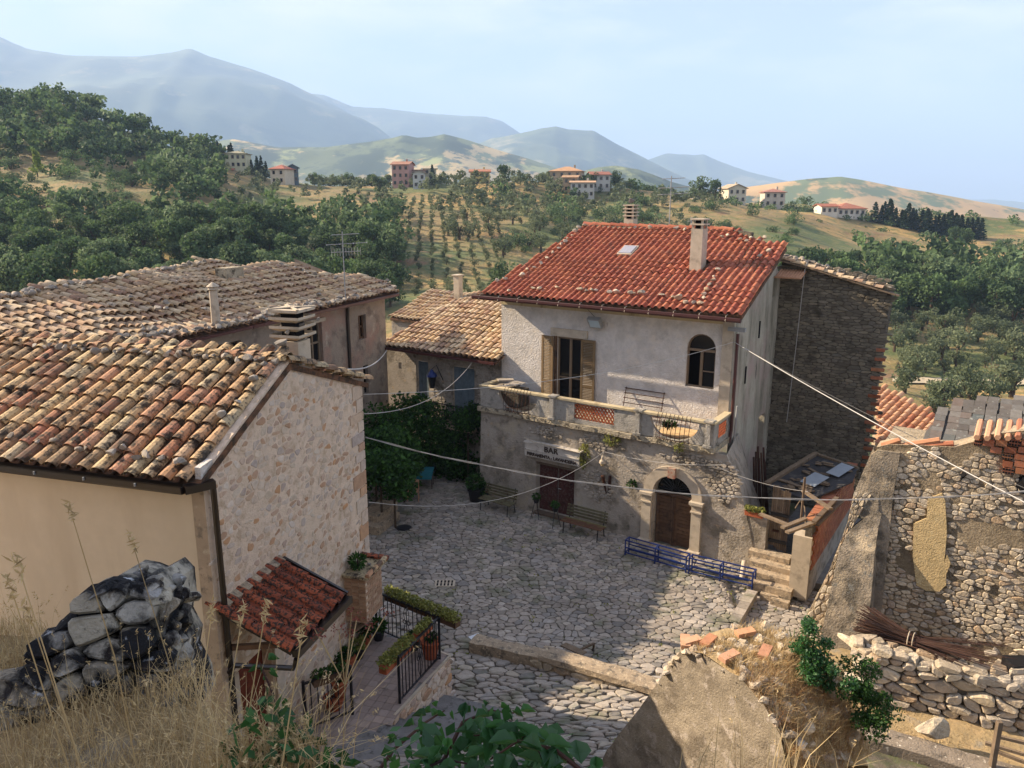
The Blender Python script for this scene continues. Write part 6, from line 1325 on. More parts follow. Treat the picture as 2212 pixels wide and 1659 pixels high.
stones(core, 'block', lambda a, b: (D0 + (-dn_) * a + UPV * (b - .12), nb_), .75, 1.2, .32, .19, MT['rubble'], None, .016, .09, .1, 30, seed=87, rows=True, rnd=1)
bw = thing('brushwood_bundle', 'tied bundle of dark brushwood lying on the dry-stone wall', 'brushwood', D0 + dd * 1.4 + UPV * 1.35); r = random.Random(6)
P0, P1 = Zp(1872, 1358, 1.62), Zp(2130, 1442, 1.6); d_ = (P1 - P0).normalized(); sd2 = V((-d_.y, d_.x, 0)); tws = [MB() for _ in range(1)]
for k in range(230):
    t0 = r.uniform(-.25, .25); L1 = r.uniform(1.5, 2.9); a = r.uniform(-.2, .2); oz, oy = r.uniform(-.14, .22), r.uniform(-.26, .26); pts = []
    for i in range(6):
        s = t0 + i / 5 * L1; sp = .4 + 1.9 * abs(s - .95) / 1.6
        pts.append(P0 + d_ * s + sd2 * (oy * sp + a * .18 * (s - 1)) + UPV * (oz * sp + .1 + r.uniform(-.02, .02) - .05 * s))
    m = MB().tube(pts, [.009, .009, .008, .006, .005, .003], 4, tone=r.random())
    if k < 200: m.build('twig', MT['twig'], bw)
    else: tws[0].add(m.v, m.f, r.random())
tws[0].build('twigs', MT['twig'], bw, kind='stuff')
for s in (.9, 1.0): c = P0 + d_ * s + UPV * .1; MB().tube([c + sd2 * (.17 * math.cos(a)) + UPV * (.17 * math.sin(a)) for a in np.linspace(0, 6.3, 14)], .012, 4).build('tie', MT['stonetrim'], bw)
rocks([Zp(u_, v_, .95) for u_, v_ in ((1925, 1345), (1945, 1338), (1968, 1350), (2110, 1395), (2140, 1415), (2160, 1440), (2185, 1430))], .2, 'pale rubble stone heaped behind the brushwood', 'stones behind the brushwood', 'rubble', seed=14)
# dirt platform and thick wall in the corner
dirt = [Zp(1700, 1420, .35), Zp(1850, 1400, .4), Zp(2600, 1560, .5), Zp(2700, 1900, .5), Zp(1790, 1560, .45), Zp(1740, 1520, .4)]
MB().prism(dirt, UPV * .06).build('dirt_platform', MT['soil'], None, kind='structure')
leaves('dry_grass', [dirt[4] + (dirt[1] - dirt[4]) * a + (dirt[3] - dirt[4]) * b * .5 + UPV * .07 for a, b in np.random.default_rng(3).uniform(0, 1, (2600, 2))], .06, MT['straw'], None, 'stuff', 5, .3, aspect=8)
cw0, cw1 = Zp(1782, 1566, .72), Zp(2140, 1672, .72); cd = (cw1 - cw0).normalized(); cn_ = V((cd.y, -cd.x, 0)); cn_ = cn_ if cn_.y < 0 else -cn_
cwall = thing('thick_retaining_wall', 'lichen-spotted thick retaining wall in the bottom right corner', 'wall', cw0.lerp(cw1, .5)); vs = []; n = 12
for i in range(n + 1):
    P = cw0 + (cw1 + cd * 1.5 - cw0) * (i / n)
    for a, z in ((.05, -3.2), (.0, -.04), (-.1, .0), (-.32, .03), (-.5, .0), (-.55, -.2)): vs.append(P - cn_ * -(a + random.uniform(-.02, .02)) + UPV * (z + random.uniform(-.012, .012)))
MB().add(vs, [(i * 6 + j, i * 6 + j + 1, (i + 1) * 6 + j + 1, (i + 1) * 6 + j) for i in range(n) for j in range(5)] + [(0, 1, 2, 3, 4, 5)]).build('coping', M('lichen_concrete', ['85796a'], [(3, .15), (12, .1)], [('c9bfae', 9, .62, .025), ('5d554a', 4, .6, .06)], (24, .9, .04)), cwall)
rocks([Zp(2012, 1588, .78)], .34, 'single pale block of stone sitting on the thick retaining wall', None, 'rubble', seed=15)
rk = thing('wooden_rack', 'dark timber rack frame at the bottom right edge', 'rack', Zp(2160, 1640, .8))
a0, a1 = Zp(2143, 1655, .75), Zp(2158, 1535, 1.9)
MB().bar(a0, V((a0.x, a0.y, 1.75)), .09).build('post', MT['wood'], rk)
for (u_, v_, z_, u2, v2, z2) in ((2152, 1590, 1.2, 2300, 1625, 1.2), (2128, 1605, 1.0, 2300, 1655, 1.0), (2150, 1622, .9, 2300, 1680, .9)): MB().bar(Zp(u_, v_, z_), Zp(u2, v2, z2), .06).build('rail', MT['wood'], rk)
MB().box(Zp(2200, 1440, 1.6), (.5, .4, .3)).build('crate', MT['iron'], None, 'dark crate cut off at the right edge above the dry-stone wall', 'crate')
# planks and red tubes against the buttress
r = random.Random(3); pl_ = thing('leaning_planks', 'pale planks and a beam leaning on the buttress foot', 'planks', Zp(1740, 1490, .6))
for k, (u0, v0, u1, v1) in enumerate(((1722, 1452, 1762, 1395), (1738, 1478, 1774, 1398), (1748, 1488, 1782, 1402))): MB().bar(Pp(u0, v0, RP(0, 0, -2.0), WN), Pp(u1, v1, RP(0, 0, -1.35), WN), .16 if k else .3, .05, up=WN).build('plank', M('fresh_plank%d' % k, ['b39c72'], (5, .15), [('8d7850', 6, .6, .06)], (40, .3, .01)), pl_)
tb = thing('red_plastic_tubes', 'two thin red tubes leaning beside the buttress', 'tubes', bp(1790, 1340, -1))
for u_ in (1792, 1797): MB().tube([bp(u_, 1360, -.6), bp(u_ + 2, 1292, -.45)], .02, 6).build('tube', M('red_plastic', ['b8403a'], (3, .1), (), None, .4), tb)
# ---------------------------------------------------------------- shed yard: pier, gate, hollow-brick wall, tin roof, steps
yd = thing('shed_yard', 'walled yard with hollow-brick wall and patched roof right of the bar house', 'shed', HP(5.6, 0, 1.5))
PT0 = Zp(1702, 1287, 0); PT0b = Zp(1740, 1300, 0)
MB().box(Zp(1722, 1288, 0) + UPV * .95 + WN * .22, (.52, .5, 1.95), Rs).build('pier', MT['stonetrim'], yd)
pr0 = Zp(1722, 1288, 0) + WX * .26; wd = (Pp(1842, 1068, pr0, WX) - pr0); wd = WN * 6.2
MB().prism([pr0 + WN * .0 - UPV * .1, pr0 + wd - UPV * .1, pr0 + wd - WX * .25 - UPV * .1, pr0 - WX * .25 - UPV * .1], UPV * 1.0).build('lower_wall', MT['walllow'], yd)
bw2 = MB().prism([pr0 + UPV * .88 + WN * .05 - WX * .03, pr0 + wd + UPV * .88 - WX * .03, pr0 + wd - WX * .22 + UPV * .88, pr0 - WX * .22 + WN * .05 + UPV * .88], UPV * 1.45).build('brick_core', MT['darkmortar'], yd); r = random.Random(5)
for j in range(9):
    for i in range(21):
        s = .1 + i * .295 + (.14 if j % 2 else 0)
        if s > 5.9 or (j > 6 and s < .3): continue
        MB().box(pr0 + WN * (s + .13) + UPV * (.95 + j * .155) - WX * .0, (.08, .27, .135), Rs, tone=r.random()).build('brick', MT['brick'], bw2)
for k in range(12): MB().box(pr0 + WN * (.5 + k * .5) + UPV * 2.36 - WX * .12, (.34, .46, .05), (WX, WN, UPV), tone=r.random()).build('capping_tile', MT['brick'], bw2)
gx0, gx1 = HP(3.95, 0, .25), HP(5.05, 0, .25); gt_ = thing('plank_gate', 'dark weathered plank gate between the pier and the bar house', 'gate', HP(4.5, .5, .3))
ga, gb_ = onp = (Pp(1657, 1200, HP(0, 0, .3), WN) - W0).dot(WX), (Pp(1697, 1200, HP(0, 0, .3), WN) - W0).dot(WX)
for k in range(9): s = ga + (gb_ - ga) * (k + .5) / 9; MB().box(HP(s, 1.62 + r.uniform(-.04, .04) + (.2 if k < 4 else .1), .32 + r.uniform(0, .015)), ((gb_ - ga) / 9 - .012, .025, 2.0), Rs).build('plank', MT['wood'], gt_)
for z in (1.9, 1.0): MB().box(HP((ga + gb_) / 2, z, .29), (gb_ - ga, .04, .1), Rs).build('ledge', MT['iron'], gt_)
MB().box(HP(ga + .2, 1.35, .28), (.2, .05, .06), Rs).build('latch', MT['rust'], gt_)
MB().prism([HP(3.3, -.2, 0.02), HP(ga - .02, -.2, .02), HP(ga - .02, 1.75, .02), HP(3.05, 1.8, .02)], WN * .4).build('side_pier', MT['walllow'], yd)
fb = HP(ga - .42, 1.88, .0); planter('terracotta flower box with yellow-green leaves on the wall end beside the gate', fb - WX * .28, fb + WX * .28, 0, 'succulent', 420, .14, 130, 'terracotta', .05)
MB().box(HP(5.2, -.1, 3.2), (3.6, 6, .2), Rs).build('yard_floor', MT['flagstone'], yd)
# roof over the rear of the yard: boards, battens and two pale sheets
def YR_(uu, vv): return Pp(uu, vv, HP(4, 2.6, 3), (UPV + WN * -.12 - WX * .1).normalized())
rr4 = [YR_(1655, 1048), YR_(1763, 982), YR_(1852, 1012), YR_(1842, 1040), YR_(1745, 1080)]
yr = MB().prism(rr4, -UPV * .05).build('shed_roof', M('tarred_sheet', ['3c3b3c'], (3, .2), [('55534f', 4, .6, .06)], (20, .5)), yd)
def P4(a, b): return rr4[0].lerp(rr4[1], b).lerp(rr4[4].lerp(rr4[2], b), a) + UPV * .03
for k in range(34):
    a, b_, L1 = r.uniform(.05, .8), r.uniform(.05, .9), r.uniform(.1, .3); A_1, B_1 = P4(a, b_), P4(min(1, a + L1), min(1, b_ + r.uniform(-.05, .05))); MB().bar(A_1 + UPV * r.uniform(0, .05), B_1 + UPV * r.uniform(0, .05), r.uniform(.1, .18), .03, tone=r.random()).build('board', MT['wood'], yr)
for (a, b_, a2, b2) in ((.68, .62, .98, .95), (.5, .25, .85, .55)): MB().add([P4(a, b_) + UPV * .07, P4(a2, b_) + UPV * .06, P4(a2, b2) + UPV * .06, P4(a, b2) + UPV * .07], [(0, 1, 2, 3)]).build('pale_sheet', M('pale_sheet%d' % int(a * 10), ['8f979e'], (3, .1), (), None, .5), yr)
MB().bar(rr4[0] + UPV * .05, rr4[1] + UPV * .05, .16, .1).bar(rr4[1] + UPV * .02, rr4[2] + UPV * .02, .1, .08).build('edge_beam', MT['wood'], yr)
gg = HP(ga, 2.62, .3)
for (u0, v0, u1, v1, z_) in ((1642, 1110, 1705, 1135, 2.65), (1690, 1140, 1740, 1120, 2.8), (1700, 1150, 1760, 1128, 2.75), (1758, 1128, 1808, 1075, 2.8), (1764, 1134, 1818, 1082, 2.7), (1735, 1060, 1795, 1100, 2.9)): MB().bar(Zp(u0, v0, z_), Zp(u1, v1, z_), .13, .06).build('batten', MT['wood'], yd)
MB().bar(Zp(1730, 1125, 2.6), Zp(1730, 1125, 2.6) + UPV * 1.3, .05).build('post', MT['wood'], yd)
MB().tube([Zp(1740, 1135, 2.2), Zp(1738, 1095, 2.6), Zp(1728, 1082, 2.7), Zp(1718, 1098, 2.6)], .02, 5).build('bent_frame', MT['wood'], yd)
for k in range(7): MB().tube([HP(2.75 + k * .08, .3, 2.6 + k * .02), HP(2.6 + k * .06, 2.9 + (k % 3) * .2, 2.4)], .035, 5).build('leaning_pole', MT['twig'], yd)
s2 = thing('gate_steps', 'worn concrete steps climbing to the plank gate', 'steps', Zp(1660, 1290, 0))
gs = HP((ga + gb_) / 2 - .1, 0, .1)
for k in range(4): MB().box(gs - WN * (.15 + .34 * (3 - k)) + UPV * (.1 + .17 * k) + WX * (.12 * (3 - k)), (1.25, .42, .26 + .0 * k), Rs, tone=r.random()).build('step', MT['concrete'], s2)
for k, (u_, v_) in enumerate(((1662, 1290), (1685, 1302))): MB().box(Zp(u_, v_, -.08), (.52, .2, .2), Rs).build('concrete_block', MT['concrete'], None, ('loose grey concrete block at the foot of the gate steps, left one', 'loose grey concrete block at the foot of the gate steps, right one')[k], 'block')
kb0, kb1 = Zp(1625, 1278, 0), Zp(1585, 1345, 0); kd = (kb1 - kb0).normalized(); kt = thing('kerb', 'line of kerb stones dropping from the square to the lane', 'kerb', kb0)
for k in range(5): a = kb0 + (kb1 - kb0) * (k / 5); b_ = kb0 + (kb1 - kb0) * ((k + .96) / 5); MB().bar(a - UPV * .07, b_ - UPV * .07, .3, .24, tone=r.random()).build('kerb_stone', MT['cobble'], kt)
# ---------------------------------------------------------------- wedge wall and rubble bank, bottom centre
WA, WB = V((2.26, 9.7, 4.8)), V((2.8, 8.8, 4.5)); wdv = V((.514, -.857, 0)); wn_ = V((-.857, -.514, 0))
def onw(uu, vv): return Pp(uu, vv, WA, wn_)
wp = [onw(*q) for q in ((1475, 1398), (1500, 1405), (1560, 1440), (1605, 1462), (1640, 1500), (1680, 1560), (1700, 1700), (1720, 1900), (1200, 1900), (1310, 1620), (1380, 1530), (1440, 1450))]
wt = thing('collapsed_wall', 'rendered wedge of a collapsed house wall with rubble along its top', 'wall', WA)
_tri = tessellate_polygon([wp]); _fm = MB(); _rr = random.Random(44)
def _split(a, b, c, d):
    if d == 0: _fm.add([a, b, c], [(0, 1, 2)]); return
    m1, m2, m3 = (a + b) / 2, (b + c) / 2, (c + a) / 2
    for t_ in ((a, m1, m3), (m1, b, m2), (m3, m2, c), (m1, m2, m3)): _split(*t_, d - 1)
for t_ in _tri: _split(*[wp[i_] for i_ in t_], 4)
_fm.v = [tuple(V(p_) + wn_ * (.05 * noise.noise(V(p_) * 1.7) + .012 * noise.noise(V(p_) * 6)) + UPV * (.012 * noise.noise(V(p_) * 7))) for p_ in _fm.v]
MB().prism([p_ - wn_ * .07 for p_ in wp], -wn_ * .45).build('core', MT['rubblemortar'], wt)
for k_ in range(64):
    i_ = _rr.choice((0, 0, 1, 2, 3, 4, 10, 11, 11)); a_, b_ = wp[i_], wp[(i_ + 1) % len(wp)]; MB().rock(a_.lerp(b_, _rr.random()) - wn_ * _rr.uniform(-.02, .3) - UPV * .03, _rr.uniform(.05, .12), 1300 + k_, (1, .8, .6), _rr.random(), 1).build('stone', MT['rubble'], wt)
_fm.build('render_face', M('coarse_grey_render', ['8b806f'], [(1.3, .16), (10, .12)], [('6f6557', 2.2, .57, .07), ('a1968a', 5, .6, .05), ('5f574b', 13, .66, .04)], (34, .8, .02)), wt)
r = random.Random(19)
bank = MB(); vs = []; pts = [onw(*q) for q in ((1470, 1402), (1520, 1416), (1600, 1462), (1650, 1520), (1700, 1610), (1730, 1720))]
for i, p in enumerate(pts):
    for a, z in ((.0, -.02), (-.4, .05), (-.9, .05), (-1.3, -.15), (-1.6, -1.5)): vs.append(p + wn_ * a + UPV * (z + r.uniform(-.05, .05)))
bank.add(vs, [(i * 5 + j, i * 5 + j + 1, (i + 1) * 5 + j + 1, (i + 1) * 5 + j) for i in range(5) for j in range(4)]); bk2 = bank.build('rubble_bank', MT['soil'], None, kind='structure')
def bankp(a, b): i = min(4, int(a * 5)); f = a * 5 - i; return pts[i].lerp(pts[i + 1], f) + wn_ * (-1.3 * b)
for k in range(120):
    a, b_ = r.random(), r.random() ** 1.3; MB().rock(bankp(a, b_) + UPV * .03, r.uniform(.04, .14), 700 + k, (1, .8, .7), r.random(), 1).build('stone', MT['rubble'], bk2)
for k, (a, b_, an) in enumerate(((.03, .1, .3), (.01, .05, 1.4), (.12, .2, .8), (.3, .1, .5), (.36, .45, 1.0), (.2, .6, .2))):
    p = bankp(a, b_) + UPV * .1; MB().box(p, (.26, .13, .06), (V((math.cos(an), math.sin(an), .1)).normalized(), V((-math.sin(an), math.cos(an), 0)), UPV)).build('brick', MT['orangetile'], bk2)
rg = np.random.default_rng(8); 
def blades(name, base, n, h, mat, seed, lean=.5, w=.004, kind='stuff', parent=None, heads=0, hs=.02, droop=.3):
    """thin grass stalks, each a bent two-part blade, some with a seed head"""
    r = np.random.default_rng(seed); B = np.asarray(base)[r.integers(0, len(base), n)] + r.normal(0, .03, (n, 3)) * np.array([1, 1, .1]); H = h * r.uniform(.45, 1.25, n)
    a = r.uniform(0, 6.3, n); d = np.stack([np.cos(a), np.sin(a), np.zeros(n)], 1); ln = (lean * r.uniform(.1, 1, n) * H)[:, None]
    s = np.stack([-np.sin(a + r.normal(0, .6, n)), np.cos(a), np.zeros(n)], 1) * w
    p1 = B + d * ln * .35 + np.array([0, 0, 1]) * (H * .55)[:, None]; p2 = B + d * ln + np.array([0, 0, 1]) * (H * (1 - droop * r.uniform(0, 1, n)))[:, None]
    v = np.stack([B - s, B + s, p1 + s * .8, p1 - s * .8, p2 + s * .2, p2 - s * .2], 1).reshape(-1, 3); k = np.arange(n)[:, None] * 6
    q = np.concatenate([k + np.array([0, 1, 2, 3]), k + np.array([3, 2, 4, 5])]); t = r.uniform(0, 1, n); t = np.concatenate([t, t])
    if heads:
        m = int(n * heads); P2 = p2[:m]; dr = (p2 - p1)[:m]; dr /= np.linalg.norm(dr, axis=1)[:, None]; C = []
        for j in range(7): C.append(P2 + dr * (hs * 2.2 * (j / 6 - .3)) [...,None] if False else P2 + dr * hs * 2.4 * (j / 6 - .3) + r.normal(0, hs * .22, (m, 3)))
        hv, hq = leaf_quads(np.concatenate(C), hs * .7, seed, 0, 3.5); q = np.concatenate([q, hq + len(v)]); v = np.concatenate([v, hv]); t = np.concatenate([t, r.uniform(.5, 1, len(hq))])
    org = np.array(ORG.get(parent.name, V((0, 0, 0)))) if parent is not None else 0
    me = npmesh(name, v - org, q, None, t); me.materials.append(MT[mat]); o = link(name, me, parent)
    if kind: o['kind'] = kind
    return o
bb = [bankp(rg.random(), rg.random()) for _ in range(300)]
blades('dry_grass', [bankp(rg.uniform(.45, 1), rg.random()) for _ in range(300)], 2400, .2, 'drybush', 21, 1.2, .0028); blades('dry_grass', [bankp(rg.uniform(.35, 1), rg.random()) for _ in range(300)], 4200, .2, 'straw', 23, 1.2, .0026); blades('dry_grass', [bankp(rg.uniform(.1, .5), rg.random()) for _ in range(200)], 2200, .16, 'straw', 22, .9, .0035)
def lumps(name, label, cat, cs, rad, n, mat, size, seed):
    t = thing(name, label, cat, cs[0]); rr_ = random.Random(seed); C = []
    for c in cs:
        for j in range(5): C.append(spray(c + V((rr_.uniform(-1, 1), rr_.uniform(-1, 1), rr_.uniform(-1, 1))) * rad * 1.1, rad * rr_.uniform(.5, 1.0), n // 5 // len(cs), seed * 7 + j, (1, 1, .8)))
    leaves('foliage', np.concatenate(C), size, MT[mat], t, seed=seed, aspect=1.3)
    for c in cs: MB().tube([V(cs[-1]) - UPV * .1, c], .008, 4).build('stem', MT['twig'], t)
lumps('ivy_bush', 'bright green ivy bush spilling over the rubble bank', 'shrub', [onw(u_, v_) - wn_ * .9 for u_, v_ in ((1640, 1425), (1655, 1450), (1670, 1480), (1690, 1510), (1640, 1470))], .17, 4200, 'bramble', .02, 33)
lumps('ivy_bush', 'dark green creeper hanging down the right side of the bank', 'shrub', [onw(u_, v_) - wn_ * 1.25 for u_, v_ in ((1700, 1530), (1720, 1565), (1740, 1600), (1755, 1640), (1730, 1625))], .18, 4200, 'vine', .02, 34)
t = thing('agave_plant', 'small spiky grey-green plant by the planks', 'plant', Zp(1712, 1400, .9))
for k in range(11): a = k * .57; b0 = Zp(1712, 1400, .9); MB().tube([b0, b0 + V((math.cos(a) * .12, math.sin(a) * .12, .25)), b0 + V((math.cos(a) * .25, math.sin(a) * .25, .42))], [.03, .022, .003], 4).build('leaf', MT['tolive'], t)
# ---------------------------------------------------------------- furniture of the square
def bench(label, c, d, L_, seatm, backm, group=None):
    t = thing('bench', label, 'bench', c, group); n_ = -WN
    n_ = V((d.y, -d.x, 0)); n_ = n_ if n_.dot(WN) < 0 else -n_
    for k in range(5): MB().bar(c - d * (L_ / 2) + n_ * (.02 + k * .09) + UPV * .45, c + d * (L_ / 2) + n_ * (.02 + k * .09) + UPV * .45, .065, .03, tone=k * .2).build('seat_slat', seatm, t)
    for k in range(4): MB().bar(c - d * (L_ / 2) - n_ * (.04 + k * .03) + UPV * (.58 + k * .1), c + d * (L_ / 2) - n_ * (.04 + k * .03) + UPV * (.58 + k * .1), .025, .07, tone=k * .23).build('back_slat', backm, t)
    for s in (-.42, .42):
        e = c + d * (L_ * s); MB().tube([e + n_ * .42, e + n_ * .38 + UPV * .43, e - n_ * .02 + UPV * .43, e - n_ * .16 + UPV * .95], .02, 5).build('leg', MT['iron'], t); MB().tube([e - n_ * .12, e - n_ * .02 + UPV * .43], .02, 5).build('leg', MT['iron'], t)
b1 = HP(-5.9, 0, -.55); bench('green slatted bench left of the oxblood bar door', b1, WX, 1.45, MT['greenbench'], MT['greenbench'], 'benches along the bar house')
b2 = HP(-2.2, 0, -.6); bench('brown-seated slatted bench between bar door and portal', b2, WX, 1.6, MT['brownbench'], MT['greenbench'], 'benches along the bar house')
def blue_rail(label, P, Q):
    t = thing('blue_rail', label, 'railing', (P + Q) / 2, 'blue tubular rails before the portal'); d = (Q - P); L_ = d.length; d.normalize(); n_ = WN * .28
    for o_ in (V((0, 0, 0)), n_):
        for z in (.55, .3, .12): MB().bar(P + o_ + UPV * z, Q + o_ + UPV * z, .035).build('rail', MT['blue'], t)
        for s in (0, .5, 1): MB().bar(P + o_ + d * L_ * s, P + o_ + d * L_ * s + UPV * .57, .04).build('post', MT['blue'], t)
    for s in (0, .5, 1): [MB().bar(P + d * L_ * s + UPV * z_, P + d * L_ * s + n_ + UPV * z_, .035).build('cross_bar', MT['blue'], t) for z_ in (.55, .12)]
a, b, c, d = Zp(1350, 1200, 0), Zp(1481, 1238, 0), Zp(1487, 1240, 0), Zp(1624, 1274, 0)
blue_rail('blue tubular floor rail on the left, before the portal', a, b); blue_rail('blue tubular floor rail on the right, ending at the kerb', c, d)
def stand(label, p, seed):
    t = thing('plant_stand', label, 'plant stand', p); 
    for k in range(3): a = k * 2.1 + seed; MB().tube([p + V((math.cos(a) * .2, math.sin(a) * .2, 0)), p + V((math.cos(a) * .06, math.sin(a) * .06, .62))], .012, 4).build('leg', MT['iron'], t)
    MB().lathe(p + UPV * .62, [(.08, 0), (.12, .14), (.13, .15)], 10).build('pot', MT['iron'], t); leaves('foliage', spray(p + UPV * .86, .16, 130, seed), .05, MT['vine'], t, seed=seed)
stand('tall iron plant stand left of the bar doorway centre', HP(-4.35, 0, -.45), 1); stand('tall iron plant stand in front of the bar door, right one', HP(-3.35, 0, -.75), 2)
pot('big dark pot with a bush left of the green bench', HP(-7.2, 0, -.35), .3, .55, 'iron', 'vine', 420, .4, 61, sz=.06)
pot('potted bush against the wall just left of the bench, smaller', HP(-6.95, 0, -.15), .18, .3, 'iron', 'vine', 260, .3, 62, sz=.06)
MB().tube([Zp(1602, 1252, 0) + UPV * .0, Zp(1606, 1235, 0) + UPV * .35], .08, 9).build('stub_pipe', MT['stonetrim'], None, 'short pale stub pipe standing at the right end of the blue rail', 'pipe')
# folding table and chairs in the alley
t = thing('folding_chair', 'orange-framed folding chair in the shaded alley', 'chair', Zp(895, 1085, 0)); c0 = Zp(893, 1082, 0)
for x in (-.22, .22): MB().tube([c0 + V((x, -.15, 0)), c0 + V((x, .1, .85))], .014, 5).build('leg', MT['orangetile'], t); MB().tube([c0 + V((x, .2, 0)), c0 + V((x, -.15, .45))], .014, 5).build('leg', MT['orangetile'], t)
MB().box(c0 + V((0, -.02, .45)), (.44, .38, .03)).build('seat', MT['orangetile'], t); MB().bar(c0 + V((-.22, .1, .8)), c0 + V((.22, .1, .8)), .02, .1).build('backrest', MT['orangetile'], t)
t = thing('folding_table', 'small table with a teal cloth in the shaded alley', 'table', Zp(905, 1060, 0)); c0 = Zp(905, 1062, 0) + V((.2, .5, 0)); MB().box(c0 + UPV * .74, (.7, .6, .03)).build('tabletop', MT['rust'], t)
MB().prism([c0 + V((-.36, -.31, .76)), c0 + V((.36, -.31, .76)), c0 + V((.36, .31, .76)), c0 + V((-.36, .31, .76))], UPV * .008).prism([c0 + V((-.36, -.315, .76)), c0 + V((.36, -.315, .76)), c0 + V((.3, -.33, .45)), c0 + V((-.3, -.33, .45))], V((0, .005, 0))).build('cloth', M('teal_cloth', ['2f6f7a'], (4, .12), [('8f3040', 9, .68, .03)], None), t)
for x in (-.3, .3):
    for y in (-.25, .25): MB().bar(c0 + V((x, y, 0)), c0 + V((x, y, .74)), .03).build('leg', MT['rust'], t)
# stone trough steps by the near house, alley greenery
al = thing('alley_steps', 'two worn stone steps beside the far corner of the near house', 'steps', Zp(825, 1110, 0))
for k, (uu, vv, z_) in enumerate(((822, 1128, 0), (818, 1105, 0))): MB().box(Zp(uu, vv, .15 + .22 * k), (.75, 1.5, .3), (V((.93, -.35, 0)), V((.35, .93, 0)), UPV)).build('step', MT['concrete'], al)
vn = [(845, 1010, 2.0, 1.5, 28.2), (830, 930, 4.0, 1.6, 29.5), (880, 900, 4.1, 1.5, 30.5), (930, 960, 3.1, 1.7, 31), (985, 930, 3.4, 1.5, 31), (1005, 1000, 2.2, 1.2, 30.5), (900, 1010, 2.6, 1.2, 31.5), (960, 1030, 1.9, 1.2, 31.2), (820, 1000, 1.8, 1.1, 25.8), (850, 1030, 1.2, .9, 25.6), (808, 960, 3.0, 1.1, 27.0), (870, 975, 2.4, 1.1, 28.0), (1010, 900, 3.5, .8, 30.0)]
for k, (uu, vv, z_, rad, yy) in enumerate(vn):
    c0 = Yp(uu, vv, yy); t = thing('alley_tree', ['leafy vine bush filling the alley, leftmost by the stone corner', 'vine crown at the top left of the alley', 'vine crown under the long house wall', 'dark leafy mass in the middle of the alley', 'dark creeper below the low house balcony', 'creeper against the left edge of the bar house', 'dark bush at the back of the alley', 'low dark creeper above the alley paving', 'bright leafy branch beside the near house corner', 'lowest leafy branch over the alley steps', 'leafy branch high at the near house corner', 'leafy branch above the folding chair', 'creeper top beside the balcony end'][k], 'tree', c0)
    n = int(1500 * rad); C = np.concatenate([spray(c0 + V((random.uniform(-.5, .5), random.uniform(-.4, .4), random.uniform(-.4, .4))) * rad, rad * .55, n // 7, k * 10 + j) for j in range(7)]); leaves('crown', C, .085, MT['vine'], t, seed=k, aspect=1.5)
    MB().tube([V((c0.x, c0.y, 0)), c0], [.05, .03], 5).build('trunk', MT['bark'], t)
MB().box(Zp(958, 1040, 0) + V((0, 1.8, 1.2)), (.5, .2, 2.4)).build('stone_post', MT['stonetrim'], None, 'pale stone post half hidden in the alley creeper', 'post')
# concrete louvre chimney behind the near ridge
lc = thing('louvred_chimney', 'big concrete chimney of four stacked louvre rings behind the near ridge', 'chimney', RF + XN * .0 + A2 * 1.0)
bc = Yp(638, 790, RF.y + .9); bc.z = Yp(638, 790, RF.y + .9).z - .5; X_, Y_ = (-XN), A2
def sz_(w): return w
MB().box(bc + UPV * .35, (.44, .44, 1.3), (X_, Y_, UPV)).build('stack', MT['stonetrim'], lc)
for k in range(4):
    zc_ = bc + UPV * (1.03 + k * .165); w_ = .5; ring = MB(); pr_ = []
    for (sx_, sy_) in ((-1, -1), (1, -1), (1, 1), (-1, 1)): pr_.append((sx_, sy_))
    lo_, hi_ = [zc_ + X_ * a * .2 + Y_ * b * .2 + UPV * .0 for a, b in pr_], [zc_ + X_ * a * .31 + Y_ * b * .31 + UPV * (.06 if k < 3 else .03) for a, b in pr_]
    top_ = [p + UPV * .05 for p in hi_]; ring.add(lo_ + hi_ + top_, [(i, (i + 1) % 4, 4 + (i + 1) % 4, 4 + i) for i in range(4)] + [(4 + i, 4 + (i + 1) % 4, 8 + (i + 1) % 4, 8 + i) for i in range(4)])
    if k == 3: ring.add(top_, [(0, 1, 2, 3)]); ring.bar(top_[0] + UPV * .01, top_[2] + UPV * .01, .05, .03).bar(top_[1] + UPV * .01, top_[3] + UPV * .01, .05, .03)
    ring.build('louvre_ring', MT['stonetrim'], lc)
MB().box(bc + UPV * 1.3, (.3, .3, .62), (X_, Y_, UPV)).build('flue', MT['dark'], lc)
# ---------------------------------------------------------------- cables
def cable(label, P, Q, sag, r_=.012, mat='cable', tw=0):
    pts = [P.lerp(Q, t) - UPV * (4 * sag * t * (1 - t)) for t in np.linspace(0, 1, 26)]
    m = MB().tube(pts, r_, 5)
    if tw:
        for ph in range(tw): m.tube([p + UPV * (.02 * math.sin(i * 1.3 + ph * 2)) + WN * (.02 * math.cos(i * 1.3 + ph * 2)) for i, p in enumerate(pts)], r_ * .7, 4)
    m.build('cable', MT[mat], None, label, 'cable')
hk = HP(SR + .05, 7.0, 1.3)
cable('cable from the near house corner to the bar house gutter corner', GP(.02, ong(797, 843)[1], .05), hk, .35, .008)
cable('bright white cable running from the bar house corner to the lower right', hk, Pp(2330, 1145, RP(0, 0, -3.2), WN), .1, .013)
cable('thin dark cable beside the bright white one', hk, Pp(2260, 1075, RP(0, 0, -.5), WN), .15, .009, 'cabledark')
cable('thick twisted cable crossing the square in front of the bar sign', GP(.02, ong(797, 937)[1], .05), Pp(2330, 1050, RP(0, 0, -2.2), WN), .75, .006, tw=2)
cable('thin low cable drooping from the near house to the bell lamp', GP(.02, ong(800, 1077)[1], .05), HP(-1.77, 3.0, -.2), .75, .007)
